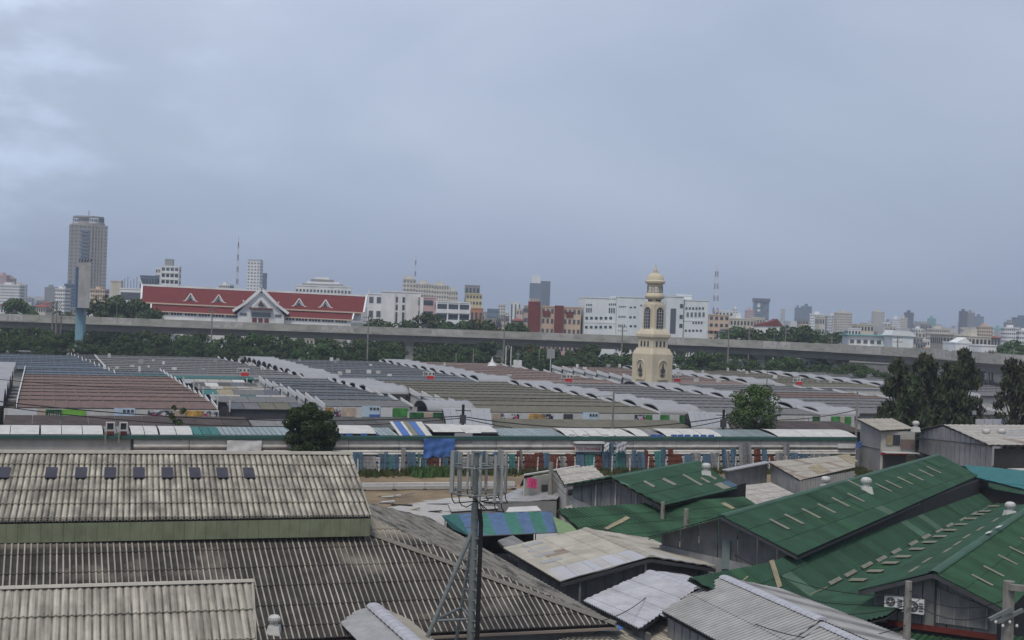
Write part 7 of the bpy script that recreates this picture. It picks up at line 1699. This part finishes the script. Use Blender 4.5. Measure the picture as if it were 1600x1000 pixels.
for px, y, D, lb in ((332, 478, 415, 'utility pole in front of the red roofed hall'), (576, 493, 370, 'tall pole at the right end of the red roofed hall'), (789, 492, 415, 'utility pole left of the red brick building'), (973, 508, 400, 'utility pole left of the clock tower'), (1139, 512, 395, 'utility pole right of the clock tower under the mast'), (1171, 512, 440, 'pale pole before the peach house'), (1228, 512, 440, 'pale pole left of the dark tree crown above the viaduct'), (1300, 525, 400, 'utility pole left of the mint station hall'), (1403, 525, 390, 'utility pole in front of the mint pavilion'), (96, 488, 405, 'utility pole left of the billboard pylon'), (1584, 545, 340, 'pole before the turquoise building')):
    tpole(px, y, D, lb)
for i, (px, D) in enumerate(((83, 402), (89, 402))): tpole(px, 470+px*.01, D, ['left', 'right'][i]+' leg of the double pole near the billboard pylon', r=.22)
for i, px in enumerate((1547, 1552)): tpole(px, 547, 330, ['left', 'right'][i]+' leg of the double pole right of the feathery trees', r=.2)
for i, (px, y, D, lb) in enumerate(((791, 541, 345, 'left white flagpole behind the reddish rear block'), (799, 541, 345, 'right white flagpole behind the reddish rear block'), (376, 527, 392, 'short pole among trees under the red hall'), (843, 545, 385, 'thin pole left of the round-cornered board'), (713, 552, 370, 'thin lamp pole behind the canopy chain'), (740, 545, 375, 'thin pole behind the rear slate block'))):
    tpole(px, y, D, lb, arm=False, r=.13, mat='offwhite' if i < 2 else 'pole_concrete', name='flagpole' if i < 2 else 'thin_pole', cat='pole')
p = WD(957, 612, 200); tpole(959, 613, 160, 'pole standing before the centre block hoarding', arm=False, r=.12); tpole(1102+238, 612, 165, 'pole beside the two-storey house', arm=False, r=.12)
tpole(486, 594, 205, 'slim pole rising behind the round tree', arm=False, r=.1); tpole(1199, 578, 240, 'slim pole behind the bright green tree', arm=False, r=.1)
# dark service pole with transformer by the gate canopies
for px, y, D, lb in ((724, 632, 155, 'dark cluttered service pole in front of the pale gate canopy'), (1131, 640, 165, 'dark cluttered service pole left of the bright green tree')):
    p = WD(px, y, D); b = Vector((p.x, p.y, 0)); t = thing('service_pole', lb, 'utility pole', b)
    mb = MB(); mb.tube(b, b+Z*p.z, .16, n=8); part(t, 'shaft', mb, 'black_cable'); mb = MB(); mb.box(-.35, .35, -.3, .3, p.z-2.2, p.z-1.2, lambda x, y, z: b+Vector((x, y, z))); part(t, 'transformer', mb, 'steel_dark'); mb = MB(); mb.beam(b+Vector((-.9, 0, p.z-.7)), b+Vector((.9, 0, p.z-.7)), .1, .1); part(t, 'crossarm', mb, 'steel_dark')
# street lamps on the viaduct
for i, (px, y) in enumerate(((51, 464), (183, 470), (1210, 512))):
    p = WD(px, y, 430); b = Vector((p.x, p.y, 10.02)); t = thing('street_lamp', ['street lamp on the viaduct near the left edge', 'street lamp on the viaduct between pylon and red roofed hall', 'street lamp on the viaduct left of the dark tree crown'][i], 'street lamp', b, 'street lamps on the viaduct')
    mb = MB(); mb.tube(b, Vector((b.x, b.y, p.z-.4)), .12, .08, n=6); mb.tube(Vector((b.x, b.y, p.z-.4)), Vector((b.x-1.4, b.y, p.z)), .07, n=6); part(t, 'pole', mb, 'galv'); mb = MB(); mb.box(-2.1, -1.3, -.15, .15, p.z-.08, p.z+.08, lambda x, y, z: Vector((b.x+x, b.y+y, z))); part(t, 'lamp_head', mb, 'zinc_plain')
# board on post behind the reddish block, small white kiosk, small spire pavilion
p = WD(861, 545, 370); b = Vector((p.x, p.y, 0)); t = thing('round_cornered_board', 'square grey sign board on a post behind the reddish rear block', 'sign', b)
mb = MB(); mb.box(-1.1, 1.1, -.1, .1, ZA(861, 560, 370), ZA(861, 545, 370), lambda x, y, z: b+Vector((x, y, z))); part(t, 'board', mb, 'b_grey'); mb = MB(); mb.tube(b, b+Z*ZA(861, 560, 370), .14, n=6); part(t, 'post', mb, 'offwhite')
p = WD(809, 563, 350); b = Vector((p.x, p.y, 0)); t = thing('white_kiosk', 'small white kiosk with antenna mast beside the two flagpoles', 'kiosk', b); mb = MB(); mb.box(-1.1, 1.1, 0, 2, 0, p.z, lambda x, y, z: b+Vector((x, y, z))); part(t, 'cabin', mb, 'white'); mb = MB(); mb.tube(b+Z*p.z, b+Z*(p.z+2.4), .15, n=6); mb.beam(b+Vector((-.6, 0, p.z+1.6)), b+Vector((.6, 0, p.z+1.6)), .2, .4); part(t, 'antenna', mb, 'galv')
p = WD(769, 565, 340); b = Vector((p.x, p.y, 0)); t = thing('spire_pavilion', 'little white spired pavilion roof behind the rear slate block', 'pavilion', b); mb = MB(); mb.lathe([(1.2, 0), (1.2, 3.4)], 8, b); part(t, 'drum', mb, 'offwhite'); mb = MB(); mb.lathe([(1.5, 3.4), (.9, 4.2), (.5, 4.6), (.3, 5.2), (.05, 5.9)], 8, b); part(t, 'spire', mb, 'white')
# big white screen behind the warehouse
t = thing('white_screen', 'white panelled hoarding with violet edge behind the grey warehouse', 'hoarding', W(1545, 690, 0)); 
for k in range(3):
    a, b = WD(1525+k*13.5, 655, 170), WD(1525+(k+1)*13.5-.5, 655, 170); mb = MB(); mb.prism([a, b, Vector((b.x, b.y, 0)), Vector((a.x, a.y, 0))], (0, .2, 0)); part(t, 'panel', mb, 'lilac_plain')
a = WD(1565.5, 655, 170); b = WD(1568, 655, 169); mb = MB(); mb.prism([a, b, Vector((b.x, b.y, 0)), Vector((a.x, a.y, 0))], (0, .2, 0)); part(t, 'violet_edge', mb, 'strip_blue')

# cables
def cable(a, b, sag, r, label, group=None, n=14):
    pts = [a.lerp(b, i/n)-Z*sag*4*(i/n)*(1-i/n) for i in range(n+1)]; mb = MB(); mb.path(pts, r, 5); o = lone('cable', mb, MATS['black_cable'], label, 'cable', group, org=a); return o
cable(WD(-20, 625, 140), WD(724, 650, 155), 1.2, .06, 'thick black cable sagging across the left market front, upper')
cable(WD(-20, 632, 140), WD(724, 653, 155), 1.6, .05, 'thinner black cable below the thick one at the left market front')
cable(WD(724, 651, 155), WD(1131, 652, 165), 1.3, .06, 'black cable sagging across the centre hoarding')
cable(WD(724, 654, 155), WD(1131, 657, 165), 1.8, .05, 'lower black cable sagging across the centre hoarding')
cable(WD(1131, 651, 165), WD(1340, 640, 165), .8, .05, 'black cable behind the bright green tree')
cable(WD(-10, 592, 150), WD(486, 600, 205), 1.0, .035, 'thin cable crossing the brown market roofs'); cable(WD(486, 600, 205), WD(959, 618, 160), 1.2, .03, 'thin cable between the slim pole and the centre pole')
for i, (a, b, s) in enumerate(((WD(1036, 800, 83), WD(861, 740, 112), 1.2), (WD(1036, 806, 83), WD(861, 748, 112), 1.5), (WD(1073, 805, 76), WD(1036, 796, 83), .3), (WD(1073, 812, 76), WD(1420, 930, 53.5), 1.2), (WD(1073, 822, 76), WD(1420, 938, 53.5), 1.6), (WD(1073, 832, 76), WD(1420, 946, 53.5), 1.9), (WD(1420, 922, 53.5), WD(1577, 935, 46), .5), (WD(1420, 936, 53.5), WD(1577, 950, 46), .6), (WD(1180, 975, 50), WD(1420, 975, 53.5), .6), (WD(940, 970, 50), WD(1073, 850, 76), .8))):
    cable(a, b, s, .018, ['upper wire from thin pole to shack pole', 'lower wire from thin pole to shack pole', 'short wire between the two poles before the green roofs', 'top wire sweeping over the green valley to the short pole', 'middle wire sweeping over the green valley to the short pole', 'bottom wire sweeping over the green valley to the short pole', 'upper wire between the short pole and the corner pole', 'lower wire between the short pole and the corner pole', 'wire low over the grey zinc roof to the short pole', 'wire rising over the lilac zinc roof to the boxed pole'][i])
# =================================================================== trees
import numpy as np
def leaf_mesh(name, pts, size, mat, rng, flat=.0, elong=1.5, droop=0.0, radial=None):
    n = len(pts); P = np.asarray(pts)
    nr = rng.normal(size=(n, 3)); 
    if radial is not None: nr = nr*.8 + radial*1.1
    nr[:, 2] = nr[:, 2]*(1-flat)+flat*np.abs(nr[:, 2])+.25
    nr /= np.linalg.norm(nr, axis=1)[:, None]
    a = np.cross(nr, rng.normal(size=(n, 3))); a /= np.linalg.norm(a, axis=1)[:, None]; b = np.cross(nr, a)
    if droop:
        a[:, 2] -= droop; a /= np.linalg.norm(a, axis=1)[:, None]
    s = size*rng.uniform(.6, 1.35, n)[:, None]
    v = np.stack([P-a*s*elong*.5, P+b*s*.42, P+a*s*elong*.5, P-b*s*.42], 1).reshape(-1, 3)
    me = bpy.data.meshes.new(name); me.vertices.add(4*n); me.vertices.foreach_set('co', v.ravel().astype('f4'))
    me.loops.add(4*n); me.loops.foreach_set('vertex_index', np.arange(4*n, dtype='i4')); me.polygons.add(n)
    me.polygons.foreach_set('loop_start', np.arange(0, 4*n, 4, dtype='i4')); me.polygons.foreach_set('loop_total', np.full(n, 4, dtype='i4'))
    me.update(); me.validate(); me.materials.append(MATS[mat]); return me
def crown_points(rng, n, clumps, h0, h1, rad, shape='round', cr=1.0):
    pts = []; rads = []
    cs = []
    for i in range(clumps):
        t = rng.uniform(0, 1); a = rng.uniform(0, 2*math.pi)
        if shape == 'round': rr = rad*math.sqrt(max(.03, 1-(2*t-1)**2*.85))
        elif shape == 'cone': rr = rad*(1-t)**.75+.12*rad
        else: rr = rad*(1-t**1.8*.8)
        r = rr*rng.uniform(.45, 1.0); cs.append((r*math.cos(a), r*math.sin(a), h0+(h1-h0)*t, rad*cr*rng.uniform(.20, .38)*(1-.4*t if shape == 'cone' else 1)))
    for i in range(n):
        c = cs[rng.integers(len(cs))]; d = rng.normal(size=3); d /= np.linalg.norm(d); q = rng.uniform(.55, 1.0)**.5*c[3]
        pts.append((c[0]+d[0]*q, c[1]+d[1]*q, max(h0*.4, c[2]+d[2]*q*.8))); rads.append(d)
    return np.array(pts), np.array(rads), cs
def make_tree(seed, label, mat, H, rad, h0, n, size, shape='round', clumps=26, loc=(0, 0, 0), name='tree', group=None, elong=1.5, droop=0, trunk_r=None, forks=7, cr=1.0):
    rng = np.random.default_rng(seed); t = thing(name, label, 'tree', (0, 0, 0), group)
    pts, rd, cs = crown_points(rng, n, clumps, h0, H, rad, shape, cr)
    me = leaf_mesh('crown', pts, size, mat, rng, elong=elong, droop=droop, radial=rd)
    o = bpy.data.objects.new('crown', me); COL.objects.link(o); o.parent = t
    tr = trunk_r or H*.022; mb = MB(); top = Vector((0, 0, h0+(H-h0)*(.85 if shape == 'cone' else .35))); mb.tube((0, 0, 0), (0, 0, top.z*.5), tr*1.4, tr, n=8, cap=False); mb.tube((0, 0, top.z*.5), top, tr, tr*.5, n=8, cap=False)
    part(t, 'trunk', mb, 'bark')
    mb = MB()
    for c in cs[:forks]:
        z = min(c[2]*.6, top.z); mb.tube((0, 0, z), (c[0]*.85, c[1]*.85, c[2]), tr*.5, tr*.15, n=5, cap=False)
    part(t, 'limbs', mb, 'bark')
    t.location = loc; return t
# round dark tree
p = W(481, 742, 0)
make_tree(1, 'dense round dark green tree standing against the long shed wall', 'leaf_dark', 6.9, 2.6, 1.9, 17000, .22, 'round', 60, loc=EP(toE(p)[0], WE2-2.2), trunk_r=.16)
# bright loose tree
p = EP(e_x(1181, 150, 3), 150.5)
make_tree(2, 'bright green loosely branched tree behind the long shed right of centre', 'leaf_bright', 8.6, 3.1, 2.6, 7500, .24, 'round', 60, loc=p, trunk_r=.14, forks=24)
# small spindly plant by the gutter
p = EP(e_x(278, 148.5, 3), 148.6); make_tree(3, 'small spindly plant above the shed gutter at left', 'leaf_bright', 5.9, .9, 4.0, 350, .25, 'round', 9, loc=p, trunk_r=.05)
# feathery casuarinas
for i, (px, yt, D, rad, sd) in enumerate(((1404, 566, 178, 2.7, 11), (1446, 556, 184, 3.0, 12), (1426, 590, 176, 2.6, 15), (1487, 572, 180, 2.8, 13), (1508, 552, 192, 3.0, 14), (1586, 568, 175, 3.0, 16))):
    z = ZA(px, yt, D); q = WD(px, yt, D)
    make_tree(sd, ['dark feathery casuarina, leftmost of the clump above the grey house', 'tallest left casuarina in the clump above the grey houses', 'shorter casuarina between the two left ones', 'casuarina right of the gap in the clump', 'rearmost tall casuarina at the right of the clump', 'loose casuarina at the right edge'][i], 'leaf_casuarina', z, rad*1.12, 1.0, 6000 if i != 5 else 4200, .30, 'taper', 90, loc=(q.x, q.y, 0), name='casuarina', group='feathery casuarinas at right', elong=3.6, droop=1.0, forks=40, cr=.72)
# tree belt under the viaduct: shared crowns
belt = [make_tree(50+i, 'x', m, 7.0, r, h0, 2400, .42, 'round', 24, name='belt_tree', group='trees between market and viaduct', forks=5) for i, (m, r, h0) in enumerate((('leaf_belt', 4.2, 1.2), ('leaf_mid', 3.8, 1.0), ('leaf_belt', 4.6, 1.6), ('leaf_belt', 3.4, 1.0), ('leaf_mid', 4.4, .8)))]
for b_ in belt: b_.location = (0, -400, 0)
random.seed(12)
spots = []
px = -20
while px < 1340:
    for row in range(3):
        D = (372 if px < 620 else 378 if px < 1000 else 388) + row*14+random.uniform(-3, 3)
        if min(abs(px+row*4-q_) for q_ in (641, 926, 1062, 1182, 783)) < 13: px += 6; continue
        if px > 1150 and row == 2: continue
        h = random.uniform(.72, 1.12)*(1.0 if row else .72); spots.append((px+random.uniform(-12, 12)+row*9, D, h, row))
    px += 27 if px < 1150 else 34
extra = [(200, 352, .95, 0), (190, 350, .8, 0), (400, 356, .75, 0), (500, 352, .95, 0), (520, 353, .85, 0), (470, 355, .7, 0), (1190, 368, .95, 0), (1212, 366, .85, 0), (1230, 372, 1.0, 0), (1332, 372, .9, 0), (1350, 378, .8, 0), (1310, 366, .7, 0), (1100, 360, 1.05, 0), (1085, 365, 1.0, 0)]
for px, D in [(1365, 352), (1385, 350), (1540, 350), (1345, 345)]: extra.append((px, D, .7, 0))
kk = 0; usedb = set()
trees_b = []
lm = [(0, 'left edge'), (80, 'double pole'), (125, 'billboard pylon'), (230, 'left end of the red hall'), (330, 'pole before the red hall'), (410, 'red hall porch'), (500, 'right half of the red hall'), (576, 'tall pole by the hall end'), (641, 'white block pier'), (720, 'canopy chain'), (795, 'two flagpoles'), (861, 'grey sign board'), (930, 'pier left of the clock tower'), (975, 'pole left of the clock tower'), (1060, 'clock tower'), (1139, 'pole under the mast'), (1190, 'pale curved pier'), (1262, 'low grey block'), (1330, 'orange container'), (1400, 'casuarina clump'), (1540, 'far right ramp')]
cn_ = {}
for (px, D, h, row) in spots+extra:
    src = belt[kk % 5]; q = WD(px, 500, D); s = h*random.uniform(.92, 1.1)
    c = copy_tree(src, loc=Vector((q.x, q.y, 0)), rz=random.uniform(0, 6.28), scale=(s*1.05, s*1.05, s)) if kk >= 5 else src
    if kk < 5: c.location = (q.x, q.y, 0); c.rotation_euler[2] = random.uniform(0, 6); c.scale = (s, s, s)
    land = min(lm, key=lambda a: abs(a[0]-px))[1]; key = (land, row); cn_[key] = cn_.get(key, 0)+1
    c['label'] = f"{ordn(cn_[key])} {['front-row', 'middle-row', 'rear-row'][row]} bushy tree below the viaduct near the {land}"
    kk += 1
# crowns rising above / behind the viaduct
beh = [(20, 486, 475), (60, 488, 470), (100, 487, 468), (150, 478, 462), (175, 464, 465), (195, 466, 468), (215, 472, 466), (232, 484, 462), (25, 470, 480), (595, 500, 470), (615, 502, 468), (632, 503, 470), (660, 505, 465), (700, 506, 470), (720, 503, 474), (742, 499, 470), (757, 503, 475), (785, 506, 470), (810, 508, 470), (1155, 512, 480), (1180, 514, 475), (1206, 516, 470), (1248, 511, 480), (1258, 513, 470), (1272, 517, 480), (1310, 519, 480), (1580, 534, 470), (1598, 530, 460), (672, 493, 480)]
for i, (px, yt, D) in enumerate(beh):
    q = WD(px, yt, D); s = max(.7, q.z/7.4); src = belt[i % 5]; c = copy_tree(src, loc=Vector((q.x, q.y, 0)), rz=random.uniform(0, 6.28), scale=(s*.95, s*.95, s)); c.name = 'roadside_tree'; c['group'] = 'trees beyond the viaduct'
    land = min(marks, key=lambda a: abs(a[0]-px))[1]; key = ('b', land); cn_[key] = cn_.get(key, 0)+1; c['label'] = f"{ordn(cn_[key])} dark tree crown showing above the viaduct near the {land}"
# low shrubs strip behind the market to close the belt
rng = np.random.default_rng(5); n = 26000
u = rng.uniform(-.42, .36, n); Dd = rng.uniform(384, 420, n); P = np.stack([u*Dd, Dd, rng.uniform(0, 1, n)**1.3*(3.6+1.6*np.sin(u*60)+1.2*np.sin(u*143+Dd*.3))], 1); P[:, 2] = np.abs(P[:, 2])
pu_ = [-.0777, .0600, .1247, .1819, -.008]; keep_ = np.min(np.abs(P[:, 0:1]/P[:, 1:2]-np.array(pu_)[None, :]), axis=1) > .0055; P = P[keep_]
me = leaf_mesh('shrub_belt', P, .62, 'leaf_belt', rng); o = bpy.data.objects.new('shrub_belt', me); COL.objects.link(o); o['kind'] = 'stuff'

# =================================================================== haze
HZ = .5
hm = bpy.data.materials.new('haze_air'); hm.use_nodes = True; hn = hm.node_tree; hn.nodes.clear()
pv = hn.nodes.new('ShaderNodeVolumePrincipled'); pv.inputs['Color'].default_value = (.80, .88, 1.0, 1); pv.inputs['Density'].default_value = HZ/2200; pv.inputs['Anisotropy'].default_value = .2
ho = hn.nodes.new('ShaderNodeOutputMaterial'); hn.links.new(pv.outputs[0], ho.inputs['Volume'])
mb = MB(); mb.box(-4600, 4600, -80, 7000, -1.5, 160); hz = part(None, 'haze', mb, hm, kind='stuff')
SC.cycles.volume_max_steps = 64
for nm in ('hanging_cloth',): pass
